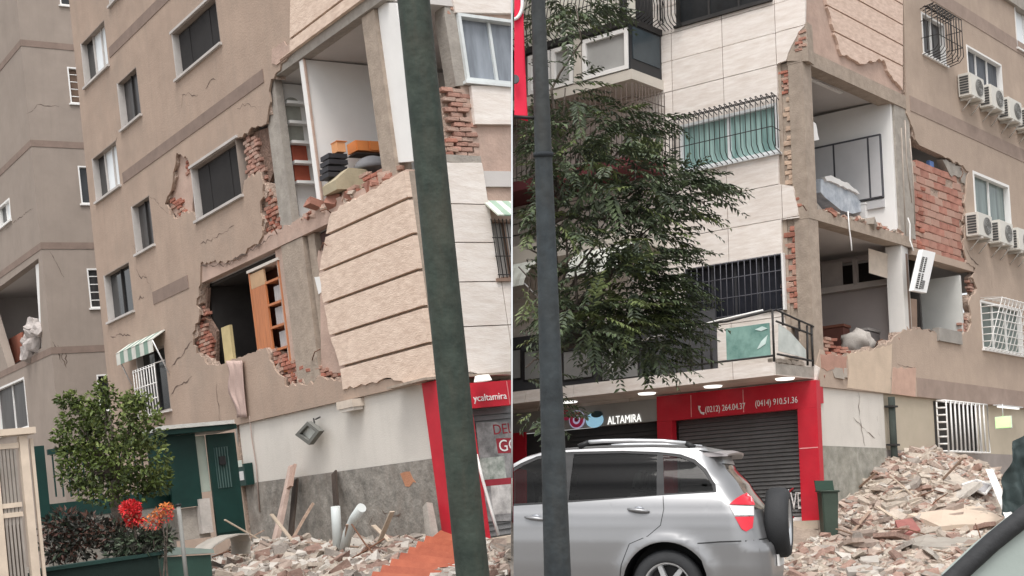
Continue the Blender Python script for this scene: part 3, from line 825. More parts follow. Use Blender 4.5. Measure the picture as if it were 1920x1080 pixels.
# shop in the front wall
shopL = thing('corner_shop', 'red fronted shop with closed poster covered shutter, half hidden by the dark green pole', 'shop front', LF.P(.6, 0, 0))
z2, z1 = Fz(920, 763), Fz(920, 716)
box('soffit', LF, -.2, 3.4, 2.385, 2.42, -1.0, .04, conc, shopL, -1)
sg = box('sign_board', LF, .1, 3, z2, z1, -.1, .06, redS, shopL, -1)
box('sign_joint', LF, Fs(948, 740), Fs(949.5, 740), z2 + .01, z1 - .01, .06, .064, M('joint_pale', (.7, .25, .25), bump=0), sg, -1)
wtx = M('sign_white', (.85, .84, .83), var=.02, bump=0)
text('ycaltamira', LF, Fs(883, 750), Fz(883, 754), .064, .1, wtx, sg, fit=abs(Fs(946, 750) - Fs(883, 750)))
sh = box('shutter', LF, .3, 3, -.1, z2 - .002, -.2, -.16, shut, shopL, -1)
zz = .12
while zz < z2 - .08:
    bm = bmesh.new(); hexa(bm, [LF.P(.3, zz, -.16), LF.P(3, zz, -.16), LF.P(3, zz, -.115), LF.P(.3, zz, -.115), LF.P(.3, zz + .068, -.16), LF.P(3, zz + .068, -.16), LF.P(3, zz + .068, -.14), LF.P(.3, zz + .068, -.14)])
    finish(bm, 'slat', shut, sh, -1); zz += .078
po = slab('poster', LF, LF.poly([(892, 792), (985, 790), (990, 975), (912, 978)], d=-.1), [], -.112, -.1, M('poster_grey', (.20, .20, .20), col2=(.42, .41, .41), var=.4, scale=5, bump=0), shopL, -1)[0]
dred = M('poster_red', (.30, .035, .05), var=.2, bump=0)
slab('print', LF, LF.poly([(930, 822), (985, 820), (985, 848), (934, 850)], d=-.097), [], -.1, -.098, dred, po, -1)
def ltext(body, x, y, h, mat, d, sx=1):
    a, z = LF.sz(x, y, d)
    return text(body, LF, a, z, d, h, mat, po, sx=sx, clip=-1, extrude=.001)
ltext('DEL', 925, 815, .15, dred, -.097); ltext('GO', 936, 847, .17, wtx, -.093)
slab('print', LF, LF.poly([(898, 860), (945, 855), (950, 900), (905, 905)], d=-.097), [], -.1, -.098, M('poster_green', (.32, .38, .33), col2=(.6, .62, .58), var=.4, scale=9, bump=0), po, -1)
slab('print', LF, LF.poly([(920, 910), (985, 905), (985, 960), (925, 965)], d=-.097), [], -.1, -.098, M('poster_pale', (.5, .48, .47), col2=(.7, .68, .66), var=.4, scale=7, bump=0), po, -1)
slab('print', LF, LF.poly([(905, 900), (985, 893), (985, 905), (907, 912)], d=-.097), [], -.1, -.0975, dred, po, -1)
box('step', LF, -.1, 3, -.4, .1, -.16, .12, M('cream_stone', (.56, .47, .38), bump=.2), shopL, -1)
bm = bmesh.new(); a, z = LF.sz(886, 712)
bmesh.ops.create_cone(bm, cap_ends=True, segments=20, radius1=.13, radius2=.10, depth=.08); bmesh.ops.transform(bm, matrix=LF.mat(a, 2.33, .25), verts=bm.verts[:])
tag(finish(bm, 'ceiling_lamp', M('lamp_white', (.8, .78, .74), bump=0, emit=.4)), 'round white lamp under the overhang beside the dark green pole', 'lamp')
tag(tubes('white_cable', [[LF.at(893, 852, .1), LF.at(905, 900, .14), LF.at(922, 960, .16), LF.at(935, 1004, .2)]], .022, white, None, -1), 'white cable hanging slantwise in front of the poster covered shutter', 'cable')

# ================================================================== REAR WING
WF = Frame(base(ray(95, 640, 37), vL, HL), uLF, vL)
WS = Frame(WF.O, LS.u, vL)
wb = thing('rear_wing', 'grey-tan apartment wing at the far left with brown bands', 'building', WF.P(0, 0, 0))
f4 = lambda a, b, c, d_, F: F.rect(a, b, c, d_)
WW = [f4((126, 126), (150, 127), (156, 195), (132, 194), WF), f4((146, 311), (172, 312), (178, 383), (152, 382), WF), f4((162, 503), (190, 504), (196, 578), (170, 577), WF), f4((180, 702), (206, 702), (214, 770), (188, 770), WF), f4((110, -30), (135, -30), (136, 11), (112, 10), WF)]
slab('wall', WF, [(0, -.5), (9, -.5), (9, 18), (0, 18)], [rpoly(r) for r in WW], -.25, 0, plW, wb)
for i, r in enumerate(WW):
    w_ = window(WF, r, wb, [M('brown_blind', (.17, .115, .085), bump=.1), glassD, glassN, glassD, glassD][i], depth=.1, fr=.04, mull=0)
    if i in (0, 2): tubes('bars', [[WF.P(r[0], r[2] + (r[3] - r[2]) * k / 5, -.02), WF.P(r[1], r[2] + (r[3] - r[2]) * k / 5, -.02)] for k in range(1, 5)], .014, white, w_)
zb = [WF.sz(70, 275)[1], WF.sz(90, 467)[1]]; hb = zb[0] - zb[1]
op = WS.poly([(72, 484), (10, 530), (-25, 555), (15, 690), (60, 668, .8), (78, 650, .8)])
w22 = WS.rect((-6, 392), (15, 372), (24, 408), (3, 428)); wlo = WS.rect((-10, 735), (46, 702), (52, 790), (0, 830))
slab('wall', WS, [(0, -.5), (14, -.5), (14, 18), (0, 18)], [op, rpoly(w22), rpoly(wlo)], -.25, 0, plW, wb)
window(WS, w22, wb, glassB, depth=.1, fr=.06, mull=1, panes=[glassB, glassD]); window(WS, wlo, wb, glassN, depth=.12, fr=.06, mull=1)
for k in range(-1, 5):
    zz = zb[0] + (k - 1) * hb
    if zz < 1: continue
    box('band', WF, -.014, 9, zz, zz + .2, -.02, .014, bandM, wb); box('band', WS, 0, 14, zz, zz + .2, -.02, .0135, bandM, wb)
zf = WS.sz(60, 668)[1]
box('balcony_floor', WS, .2, 9, zf - .2, zf - .02, -4, -.26, greyR, wb); box('balcony_ceiling', WS, .2, 9, zb[1] - .2, zb[1] - .02, -4, -.26, greyR, wb); box('inner_wall', WS, .2, 9, zf, zb[1] - .2, -3.4, -3.2, greyR, wb)
WE = WS.shift(a=7.5, u=uLF); box('inner_wall', WE, -.2, 5, -.5, 16, -.2, 0, greyR, wb)
slab('pillar', WS, WS.poly([(60, 498), (75, 487), (82, 640), (70, 652)]), [], -.3, -.1, white, wb)
for i, p in enumerate([[(93, 470), (112, 505), (120, 520)], [(50, 215), (70, 197), (110, 200)], [(62, 390), (35, 410), (10, 430)]]): crack(WF if i < 2 else WS, p, wb, .03, seed=70 + i)
for i in range(4): crack(WF, [(100 + i * 8, 640 + i * 7), (112 + i * 4, 675 + i * 5)], wb, .05, seed=80 + i)
tag(pbox('fallen_panel', WS.shift(d=-.6), 16, 636, 45, 672, -.06, 0, M('terracotta_panel', (.40, .15, .10), bump=.1)), 'terracotta panel leaning in the wrecked balcony of the rear wing', 'panel')
bm = bmesh.new()
for i in range(7):
    a, z = WS.sz(58 + random.uniform(-8, 14), 610 + i * 9, .05)
    r_ = bmesh.ops.create_icosphere(bm, subdivisions=2, radius=random.uniform(.16, .3), matrix=WS.mat(a, z, .05))
for v in bm.verts: v.co += Vector((noise.noise(v.co * 4), noise.noise(v.co * 4 + Vector((9, 0, 0))), noise.noise(v.co * 4 + Vector((0, 9, 0))))) * .16
tag(finish(bm, 'torn_insulation', M('rag_grey', (.42, .38, .36), var=.3, scale=5, bump=.5)), 'grey torn rags hanging over the wrecked balcony edge of the rear wing', 'rags')
# ================================================================== RIGHT BLOCK
uRS, uRF = RS.u, RF.u
rb = thing('corner_block', 'travertine and sand plastered apartment block whose right corner rooms stand open', 'building', RS.P(0, 0, 0))
S = lambda x, y, d=0: RS.sz(x, y, d)[0]
Z = lambda x, y, d=0: RS.sz(x, y, d)[1]
fS = lambda x, y, d=0: RF.sz(x, y, d)[0]
fZ = lambda x, y, d=0: RF.sz(x, y, d)[1]

RW = {
    'r2': RS.rect((1727, 20), (1769, 48), (1775, 126), (1730, 98)),
    'r3': RS.rect((1812, 84), (1877, 121), (1882, 196), (1815, 158)),
    'r4': RS.rect((1902, 6), (1945, 35), (1948, 120), (1905, 82)),
    'r5': RS.rect((1824, 318), (1892, 350), (1897, 440), (1828, 412)),
    'r6': RS.rect((1838, 562), (1915, 582), (1918, 668), (1842, 652)),
}
zov = 3.27
def rside(k, am):
    o = RS.poly([(1690, -160), (2010, -160)]) + [(16, 14), (16, zov), (.0, zov), (0, Z(1537, 690))]
    return o + RS.poly([(1538, 655, .8), (1555, 668, 1), (1600, 662, 1), (1640, 655, 1), (1672, 640, 1), (1692, 622, 1), (1712, 616, .7), (1750, 621, .5), (1790, 632, .7), (1812, 622, 1), (1822, 606, 1.3),
               (1818, 565, 1.3), (1832, 541, 1.3), (1822, 520, 1.2), (1829, 503, .4), (1812, 492, 1), (1808, 460, 1.2), (1812, 420, 1.2), (1808, 380, 1.2), (1813, 345, 1), (1817, 322, 1), (1802, 310, 1), (1785, 301, 1), (1768, 292), (1724, 272), (1717, 262, 1), (1712, 240, 1), (1700, 212, 1)], rs=k, amp=am)


sw = slab('wall', RS, rside(2, .05), [rpoly(RW[k]) for k in RW], -.035, 0, plR, rb)[0]
slab('wall_core', RS, rside(9, .10), [rpoly(RW[k]) for k in RW], -.2, -.0352, mortar, rb)
window(RS, RW['r2'], rb, glassN, depth=.1, fr=.05, mull=1); window(RS, RW['r3'], rb, M('navy_shade', (.05, .06, .075), col2=(.10, .11, .13), var=.4, scale=1, stretch=(9, 9, .3), rough=.4, bump=0), depth=.12, fr=.05, mull=2, frame_mat=white, thick=.03)
window(RS, RW['r4'], rb, glassB, depth=.1, fr=.05, mull=1, panes=[glassB, glassD])
window(RS, RW['r5'], rb, M('grey_green_glass', (.13, .17, .165), col2=(.22, .27, .26), var=.3, scale=1, stretch=(5, 5, .3), rough=.2, bump=0), depth=.12, fr=.07, mull=1)
window(RS, RW['r6'], rb, M('dull_green_glass', (.13, .16, .145), bump=0, rough=.2), depth=.1, fr=.05, mull=2)
for zb_, sa in ((Z(1905, 97), 4.35), (9.83, 4.75)):
    box('band', RS, sa, 16, zb_, zb_ + .36, -.02, .012, bandR, rb)
box('band', RS, S(1720, 740), 16, zov + .002, zov + .42, -.02, .01, bandR, rb)

# cladding above the upper room
slab('plaster_underlay', RS, [(0, 10.12), (4.42, 9.95), (4.42, 14), (0, 14)], [], -.2, -.03, plP, rb)
pp = RS.poly([(1545, -160), (1690, -160), (1690, 169, .8), (1666, 140, .8), (1653, 112, .9), (1634, 117, .9), (1610, 121, .9), (1590, 108, .9), (1575, 103, .8), (1562, 65, .8), (1549, 15, .8), (1541, -40, .5)])
zj = Z(1547, 10); zj2 = Z(1562, 60)
slab('cladding_panel', RS, pp, [], -.03, .035, peachR, rb, z_lines=[zj2, zj, 2 * zj - zj2, 3 * zj - 2 * zj2, 4 * zj - 3 * zj2], gap=.035, dj=.005)
# frame: beams, columns, slabs
cw = S(1529, 300)
box('edge_beam', RS, .0, 4.78, 9.83, 10.14, -.36, -.005, conc, rb)
box('column', RS, .005, cw, 6.83, 9.828, -.34, -.01, conc, rb)
box('column', RS, .005, cw + .02, 3.3, 6.6, -.34, -.012, conc, rb)
box('edge_beam', RS, .0, 4.5, 6.602, 6.828, -.36, .0, conc, rb)
box('edge_beam', RS, 4.5, S(1826, 500), 6.45, 6.62, -.36, -.015, plR, rb)
box('column', RS, S(1686, 330), S(1713, 330), 6.83, 9.828, -.3, -.03, concG, rb)
box('column', RS, S(1700, 560), S(1711, 560), 3.5, 6.45, -.28, -.06, M('umber_wall', (.20, .14, .11), bump=.3), rb)
for zt in (3.5, 6.828, 10.14, 13.2):
    box('floor_slab', RS, .02, 12, zt - .2, zt - .003, -5.5, -.362, ceilM, rb, 1)
box('light_stop_wall', RS, .2, 14, 0, 13, -5.7, -5.5, greyR, rb, 1)  # added inner wall closing the rooms off from light behind
box('roof_slab', RS, -.1, 16, 14.2, 14.5, -6, .1, concG, rb, 1)
slab('beam_corner', RF, RF.poly([(1512, 40, .5), (1497, 64, .8), (1482, 90, .6), (1474, 114), (1516, 114)]), [], -.3, -.012, conc, rb)
bricks(RF, RF.poly([(1508, 50), (1496, 70), (1488, 95), (1500, 95), (1512, 85)]), rb, brickM, d=.03, seed=50, rot=10, prob=.7, L=.16)

# rubble edge and brick wall on the side
slab('brick_backing', RS, RS.poly([(1716, 300), (1815, 338), (1812, 500), (1716, 468)]), [], -.26, -.085, mortar, rb)
bricks(RS, RS.poly([(1719, 306), (1733, 308), (1796, 330), (1814, 345), (1808, 495), (1716, 466)]), rb, M('hollow_block_red', (.36, .165, .125), var=.22, scale=5, bump=.5, bscale=30, rnd=.12, tint=(.42, .27, .215), stain=.4, stain_col=(.44, .31, .25)), L=.42, H=.17, D=.13, d=-.03, gap=.012, seed=51, jit=.006, rot=.4, prob=.96)
bricks(RS, RS.poly([(1718, 385), (1735, 350), (1740, 470), (1716, 462)]), rb, brickM, L=.22, H=.09, D=.1, d=-.0, seed=52, jit=.03, rot=4, prob=.55)
slab('broken_edge', RS, RS.poly([(1770, 298, .8), (1822, 320, 1), (1815, 350, 1.5), (1800, 332, 1.5), (1784, 326, 1.2)]), [], -.2, -.04, concG, rb)
tag(finish((lambda b: (fbox(b, RS, S(1752, 300), S(1760, 303), Z(1755, 318) , Z(1755, 300), -.2, -.12), b)[1])(bmesh.new()), 'blue_bottle', M('blue_plastic', (.12, .20, .42), bump=0)), 'small blue container on top of the exposed brick wall', 'container')
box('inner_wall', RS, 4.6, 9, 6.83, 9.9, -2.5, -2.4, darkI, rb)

# brick strip on the street face, left of the corner column
slab('brick_backing', RF, RF.poly([(1457, 118), (1497, 112), (1503, 390), (1460, 350)]), [], -.3, -.1, conc, rb)
slab('brick_backing', RF, RF.poly([(1464, 410), (1508, 400), (1516, 620), (1468, 612)]), [], -.3, -.1, conc, rb)
bricks(RF, RF.poly([(1460, 128), (1478, 122), (1484, 165), (1464, 175)]), rb, brickM, d=-.04, seed=53, rot=5, L=.2, prob=.9)
bricks(RF, RF.poly([(1468, 178), (1488, 172), (1492, 345), (1484, 380), (1472, 330)]), rb, M('brick_plastered', (.50, .37, .28), var=.2, scale=10, bump=.8, rnd=.15), d=-.04, seed=54, rot=4, L=.22, H=.09, prob=.9)
bricks(RF, RF.poly([(1484, 370), (1500, 365), (1506, 392), (1490, 392)]), rb, brickM, d=.0, seed=55, rot=8, L=.16, prob=.9)
bricks(RF, RF.poly([(1470, 425), (1494, 420), (1506, 500), (1504, 570), (1474, 590)]), rb, brickM, d=-.03, seed=56, rot=4, L=.26, H=.1, prob=.92)
bricks(RS, RS.poly([(1540, 668), (1545, 640), (1562, 628), (1590, 650), (1598, 664), (1560, 672)]), rb, brickM, d=.02, seed=57, rot=9, jit=.1, prob=.9)
bricks(RS, RS.poly([(1670, 645), (1690, 626), (1700, 640), (1680, 655)]), rb, brickP, d=.02, seed=58, rot=9, prob=.7)
bricks(RS, RS.poly([(1806, 600), (1822, 590), (1826, 622), (1808, 626)]), rb, brickP, d=-.03, seed=59, rot=6, prob=.85, L=.18)
bricks(RS, RS.poly([(1824, 520), (1834, 525), (1832, 545), (1822, 545)]), rb, brickP, d=-.03, seed=60, rot=6, prob=.85, L=.18)
for nm, pts, m_ in (('plaster_patch', [(1588, 662, .6), (1640, 656, .5), (1672, 645), (1671, 690, .5), (1668, 738), (1588, 727), (1592, 700, .8)], M('plaster_cream', (.55, .44, .34), var=.1, bump=.25)),
                    ('plaster_patch', [(1674, 690, .5), (1717, 690), (1716, 744), (1672, 738)], M('plaster_pinkish', (.50, .335, .265), var=.14, bump=.25)),
                    ('plaster_patch', [(1538, 664, .6), (1588, 668, .6), (1586, 700, .8), (1540, 690)], M('plaster_redbrown', (.42, .245, .19), var=.18, bump=.4))):
    slab(nm, RS, RS.poly(pts), [], -.02, .008, m_, rb)
for i, (p, w_) in enumerate([([(1808, 460), (1818, 480), (1835, 497)], .05), ([(1682, 684), (1716, 688)], .02), ([(1858, 515), (1860, 540)], .02), ([(1740, 620), (1752, 624)], .05), ([(1860, 600), (1862, 640)], .02)]): crack(RS, p, rb, w_, seed=90 + i)

# ---- upper room of the right block
PR = RS.shift(a=S(1688, 420), u=uRF)
box('partition', PR, .08, 5, 6.83, 9.93, -.12, 0, whiteR, rb, 1)
wd_ = thing('wardrobe', 'grey wardrobe with dark gaps between its doors along the back of the open upper room', 'wardrobe', PR.P(*PR.sz(1600, 400)))
g1, g2 = PR.sz(1655, 300)[0], PR.sz(1518, 320)[0]
zt, zb_ = PR.sz(1620, 259)[1], PR.sz(1640, 374)[1]
box('carcass', PR, g1, g2, zb_, zt, .004, .09, M('wardrobe_gap', (.09, .09, .10), bump=0), wd_)
dv = [g1, PR.sz(1632, 310)[0], PR.sz(1567, 310)[0], g2]
wm = M('wardrobe_door', (.52, .515, .52), var=.05, bump=0, rough=.6)
for i in range(3): box('door', PR, dv[i] + .025, dv[i + 1] - .025, zb_ + .03, zt - .05, .092, .11, wm, wd_)
box('plinth', PR, g1, g2, zb_ - .22, zb_ - .04, .004, .07, wm, wd_)
# mattress, box, board
bm = bmesh.new()
MF = RS.shift(d=-.9)
mp_ = MF.poly([(1531, 338), (1545, 334), (1572, 346), (1590, 358), (1606, 380), (1607, 398), (1592, 402), (1570, 396), (1540, 372), (1531, 362)])
tag(slab('mattress', MF, mp_, [], -.5, .1, M('blue_white_sheet', (.44, .50, .58), col2=(.62, .66, .70), var=.3, scale=4, bump=.5, bscale=8))[0], 'pale blue mattress tipped over in the open upper room beside the corner column', 'mattress')
tag(slab('white_sheet', MF, MF.poly([(1534, 334, .4), (1546, 331, .4), (1575, 344, .5), (1594, 358, .5), (1600, 366, .4), (1586, 360, .5), (1560, 348, .5), (1538, 342)]), [], .05, .16, white)[0], 'crumpled white sheet on the tipped pale blue mattress', 'sheet')
t = thing('white_box', 'white box beside the brown board in the open upper room', 'box', MF.at(1620, 415))
a, z = MF.sz(1608, 418); b_, z_ = MF.sz(1640, 396); box('body', MF, a, b_, z, z_, -.3, .2, white, t); box('lid', MF, a - .02, b_ + .02, z_ + .002, z_ + .04, -.32, .22, whiteR, t)
a, z = MF.sz(1637, 424); b_, z_ = MF.sz(1657, 395); tag(box('brown_board', MF, a, b_, z, z_, .1, .14, M('tan_board', (.45, .24, .11), bump=.1)), 'tan board standing upright at the foot of the white pier', 'board')
tag(slab('hanging_cloth', RS.shift(d=-.3), RS.shift(d=-.3).poly([(1525, 228), (1530, 232, .3), (1536, 262), (1526, 264)]), [], -.03, 0, white)[0], 'white cloth scrap hanging beside the corner column of the upper room', 'cloth')
tag(tubes('dangling_wire', [[RS.at(1590, 396, .02), RS.at(1592, 425, .06), RS.at(1596, 455, .05), RS.at(1597, 470, .06)]], .014, white), 'short white wire dangling from the slab of the open upper room', 'wire')
tag(tubes('hanging_cable', [[RS.at(1702, 408, .04), RS.at(1706, 420, .06), RS.at(1706, 450, .1), RS.at(1713, 470, .2)]], .016, white), 'white cable from which the white air conditioner dangles', 'cable')
tubes('conduit', [[RS.at(1697, 225, -.02), RS.at(1700, 300, -.02), RS.at(1710, 380, -.02)], [RS.at(1706, 260, -.02), RS.at(1712, 330, -.02), RS.at(1716, 420, -.02)], [RS.at(1690, 240, -.02), RS.at(1694, 330, -.02), RS.at(1698, 440, -.02)]], .013, M('conduit_grey', (.42, .36, .31), bump=0), rb)
box('ceiling_trim', RS, .4, 2.4, 9.80, 9.827, -.5, -.42, white, rb)

crumbs('debris', RS, .4, 4.2, 6.83, -1.2, -.03, 420, .015, .06, DUSTM, rb, 5, None, .2)
crumbs('debris', RS, .4, 4.3, 3.5, -1.5, -.22, 300, .03, .12, DUSTM, rb, 6, None, .45)
crumbs('debris', RS, .4, 7.4, 4.0, -.18, -.04, 0, .02, .07, DUSTM, rb, 7, None, .1) if False else None
for q_ in [[RS.at(1512, 395, .0), RS.at(1506, 385, .15), RS.at(1498, 388, .22)], [RS.at(1640, 655, -.1), RS.at(1645, 640, .1), RS.at(1655, 636, .15)], [RS.at(1800, 312, -.1), RS.at(1806, 325, .1), RS.at(1798, 340, .15)], [RS.at(1725, 470, -.05), RS.at(1732, 482, .1), RS.at(1742, 485, .1)]]: tubes('bent_rebar', [q_], .010, M('rebar_rust', (.16, .08, .05), bump=.2), rb)
# ---- lower room
PL = RS.shift(a=S(1703, 640), u=uRF)
zi = lambda x, y: PL.sz(x, y)[1]
si = lambda x, y: PL.sz(x, y)[0]
mauve = M('mauve_wall', (.40, .355, .34), var=.05, bump=.05, stain=.3, stain_col=(.33, .29, .27))
box('partition', PL, .1, 5, 3.5, zi(1610, 536), -.5, -.38, mauve, rb, 1)
box('partition', PL, .1, 5, zi(1610, 482), 6.6, -.5, -.38, mauve, rb, 1)
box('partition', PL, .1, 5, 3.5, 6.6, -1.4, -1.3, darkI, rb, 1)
box('rail', PL, .1, 5, zi(1610, 538), zi(1610, 527), -.38, -.2, M('rail_grey', (.47, .43, .40), bump=.05), rb, 1)
box('pier', PL, .03, si(1666, 560), 3.5, 6.6, -.4, .05, M('pier_white', (.66, .64, .61), var=.05, bump=.1), rb)
cup = thing('high_cupboard', 'row of high cupboards with one cream door swung open in the lower open room', 'cupboard', PL.P(si(1600, 530), zi(1600, 530), -.2))
box('door', PL, si(1571, 510), si(1532, 510), zi(1560, 535), zi(1560, 488), -.3, -.27, M('cupboard_grey', (.38, .345, .325), bump=.05), cup)
box('divider', PL, si(1600, 510), si(1593, 510), zi(1600, 532), zi(1600, 482), -.34, -.2, M('cupboard_grey', (.38, .345, .325)), cup)
bm = bmesh.new()
p = [(1629, 466), (1664, 476), (1664, 522), (1630, 512)]; dd = [.62, .05, .05, .62]
P_ = [PL.P(*PL.sz(x, y, d_), d_) for (x, y), d_ in zip(p, dd)]; nn = WD(PL.n) * .025
hexa(bm, [P_[0], P_[1], P_[2], P_[3], P_[0] + nn, P_[1] + nn, P_[2] + nn, P_[3] + nn]); finish(bm, 'door', M('cream_door', (.58, .50, .42), bump=.05), cup)
t = thing('dark_cabinet', 'dark brown low cabinet lying in the lower open room beside the rubble', 'cabinet', PL.P(*PL.sz(1575, 640)))
tm = M('dark_redwood', (.16, .065, .05), bump=.1)
box('body', PL, si(1600, 640), si(1540, 640), zi(1580, 662), zi(1570, 622), .2, .6, tm, t); box('top', PL, si(1602, 640), si(1538, 640), zi(1570, 621), zi(1570, 616), .18, .62, M('redwood', (.22, .09, .06), bump=.1), t)
t = thing('tilted_crate', 'grey tilted panel crate lying under the white pier of the lower room', 'crate', RS.at(1645, 650, -.8))
FC = RS.shift(d=-.8)
slab('side', FC, FC.poly([(1618, 652), (1626, 620), (1668, 630), (1672, 652)]), [], -.3, 0, M('crate_grey', (.25, .225, .22), bump=.1), t); slab('lid', FC, FC.poly([(1626, 619), (1628, 614), (1670, 626), (1668, 629)]), [], -.32, .02, M('crate_pale', (.4, .37, .35), bump=.1), t)
bm = bmesh.new()
bmesh.ops.create_icosphere(bm, subdivisions=3, radius=.36)
for v in bm.verts: v.co = Vector((v.co.x * 1.3, v.co.y * .8, v.co.z * .8)) + v.co.normalized() * noise.noise(v.co * 5) * .14
a, z = FC.sz(1592, 645); bmesh.ops.transform(bm, matrix=FC.mat(a, z, .2), verts=bm.verts[:])
tag(finish(bm, 'plaster_lump', M('lump_grey', (.5, .46, .42), var=.2, bump=.6), smooth=True), 'pale grey plaster lump on the floor of the lower open room', 'lump')
# wall segment behind the hanging unit
PM = RS.shift(a=S(1808, 600), u=uRF)
box('partition', PM, .05, 4, 3.5, PM.sz(1770, 520)[1], -.12, 0, M('pale_green_wall', (.58, .58, .55), var=.05, bump=.05), rb)
slab('inner_wall', RS, RS.poly([(1704, 556), (1731, 560), (1732, 624), (1704, 618)]), [], -.3, -.15, M('brown_panel', (.30, .215, .165), bump=.1), rb)
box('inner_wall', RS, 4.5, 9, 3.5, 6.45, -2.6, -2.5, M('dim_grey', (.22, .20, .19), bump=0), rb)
box('sill_box', RS, S(1757, 640), S(1800, 640), Z(1775, 642), Z(1775, 618), -.1, .06, M('grey_trough', (.30, .28, .255), bump=.1), rb)

# hanging split unit (white indoor unit turned on end)
u0 = RS.at(1726, 510, .3)
X = (RS.at(1747, 474, .3) - RS.at(1722, 468, .3)).normalized(); Y = (RS.at(1713, 466, .3) - RS.at(1696, 546, .3)); 
xa = (RS.at(1747, 474, .3) - RS.at(1722, 468, .3)); ya = (RS.at(1722, 468, .3) - RS.at(1704, 546, .3)); na = WD(RS.n) * .10
org = RS.at(1704, 546, .2)
ac = thing('dangling_air_conditioner', 'white split air conditioner dangling by its cable outside the lower room', 'air conditioner', org)


def obox(name, o, ax, ay, an, x0, x1, y0, y1, n0, n1, mat, parent):
    b = bmesh.new(); f = lambda x, y, n: o + ax * x + ay * y + an * n
    hexa(b, [f(x0, y0, n0), f(x1, y0, n0), f(x1, y0, n1), f(x0, y0, n1), f(x0, y1, n0), f(x1, y1, n0), f(x1, y1, n1), f(x0, y1, n1)])
    bmesh.ops.bevel(b, geom=b.edges[:], offset=.008, segments=2, affect='EDGES')
    return finish(b, name, mat, parent)


acw = M('ac_white', (.82, .82, .81), var=.02, rough=.4, bump=0)
acd = M('ac_dark', (.07, .07, .07), bump=0)
obox('casing', org, xa, ya, na, 0, 1, 0, 1, 0, 1, acw, ac)
for k in range(2):
    g0 = .07 + k * .40
    obox('grille_recess', org, xa, ya, na, .10, .47, g0, g0 + .36, 1.0, 1.04, acd, ac)
    for j in range(7):
        obox('louvre', org, xa, ya, na, .10, .47, g0 + .03 + j * .048, g0 + .045 + j * .048, 1.045, 1.09, M('ac_slat', (.50, .50, .49), bump=0), ac)
    obox('grille_bar', org, xa, ya, na, .275, .295, g0, g0 + .36, 1.095, 1.12, acw, ac)
obox('label_plate', org, xa, ya, na, .5, .68, .08, .28, 1.0, 1.03, M('ac_grey', (.2, .2, .2), bump=0), ac)
obox('back_plate', org, xa, ya, na, .04, .96, .02, .98, -.25, -.01, M('ac_grey2', (.35, .35, .35), bump=0), ac)


def ac_unit(x, y, label, d=.34, w=.82, h=.58, dp=.32):
    a, z = RS.sz(x, y, d)
    t = thing('air_conditioner', label, 'air conditioner', RS.P(a, z - h / 2 - .05, .2), 'outdoor units on the side wall')
    b = bmesh.new(); fbox(b, RS, a - w / 2, a + w / 2, z - h / 2, z + h / 2, d - dp, d)
    bmesh.ops.bevel(b, geom=b.edges[:], offset=.018, segments=2, affect='EDGES')
    finish(b, 'casing', M('ac_cream', (.62, .60, .55), var=.06, rough=.5, bump=.05), t)
    for k in range(7):
        zz = z - h / 2 + .07 + k * .066
        b = bmesh.new(); fbox(b, RS, a - w / 2 - .012, a - w / 2 - .002, zz, zz + .042, d - dp + .05, d - .05); finish(b, 'side_louvre', acd, t)
    c = bmesh.new()
    for rr_ in (.06, .11, .16, .21): 
        tube(c, [RS.P(a + .1 + rr_ * math.cos(q_ * math.pi / 10), z + rr_ * math.sin(q_ * math.pi / 10), d + .012) for q_ in range(21)], .006, 5)
    for q_ in range(8): tube(c, [RS.P(a + .1, z, d + .014), RS.P(a + .1 + .22 * math.cos(q_ * math.pi / 4), z + .22 * math.sin(q_ * math.pi / 4), d + .012)], .005, 4)
    finish(c, 'fan_guard', M('guard_grey', (.3, .3, .29), bump=0), t)
    c = bmesh.new(); n_ = 20
    vv = [c.verts.new(RS.P(a + .1 + .22 * math.cos(2 * math.pi * k / n_), z + .22 * math.sin(2 * math.pi * k / n_), d + .004)) for k in range(n_)]; c.faces.new(vv)
    finish(c, 'fan_shadow_disc', M('fan_shadow', (.22, .215, .205), bump=0), t)  # flat grey disc, the shadow of the fan hollow put into colour
    for sgn in (-1, 1):
        q0 = a + sgn * w * .32
        b = bmesh.new(); fbox(b, RS, q0 - .02, q0 + .02, z - h / 2 - .06, z - h / 2 - .004, 0, d + .03); fbox(b, RS, q0 - .02, q0 + .02, z - h / 2 - .004, z - h / 2 + .3, .0, .03)
        tube(b, [RS.P(q0, z - h / 2 - .32, .02), RS.P(q0, z - h / 2 - .05, d - .06)], .014, 5)
        finish(b, 'bracket', M('bracket_pale', (.52, .50, .46), bump=0), t)
    return t


ac_unit(1833, 163, 'first air conditioner unit of the upper row, beside the dark curtained window')
ac_unit(1871, 184, 'second air conditioner unit of the upper row')
ac_unit(1905, 207, 'third air conditioner unit of the upper row')
ac_unit(1938, 226, 'fourth air conditioner unit of the upper row, cut by the right edge')
ac_unit(1848, 423, 'first air conditioner unit of the lower row, under the grey-green window')
ac_unit(1888, 437, 'second air conditioner unit of the lower row, under the grey-green window')
ac_unit(1922, 451, 'third air conditioner unit of the lower row, cut by the right edge')


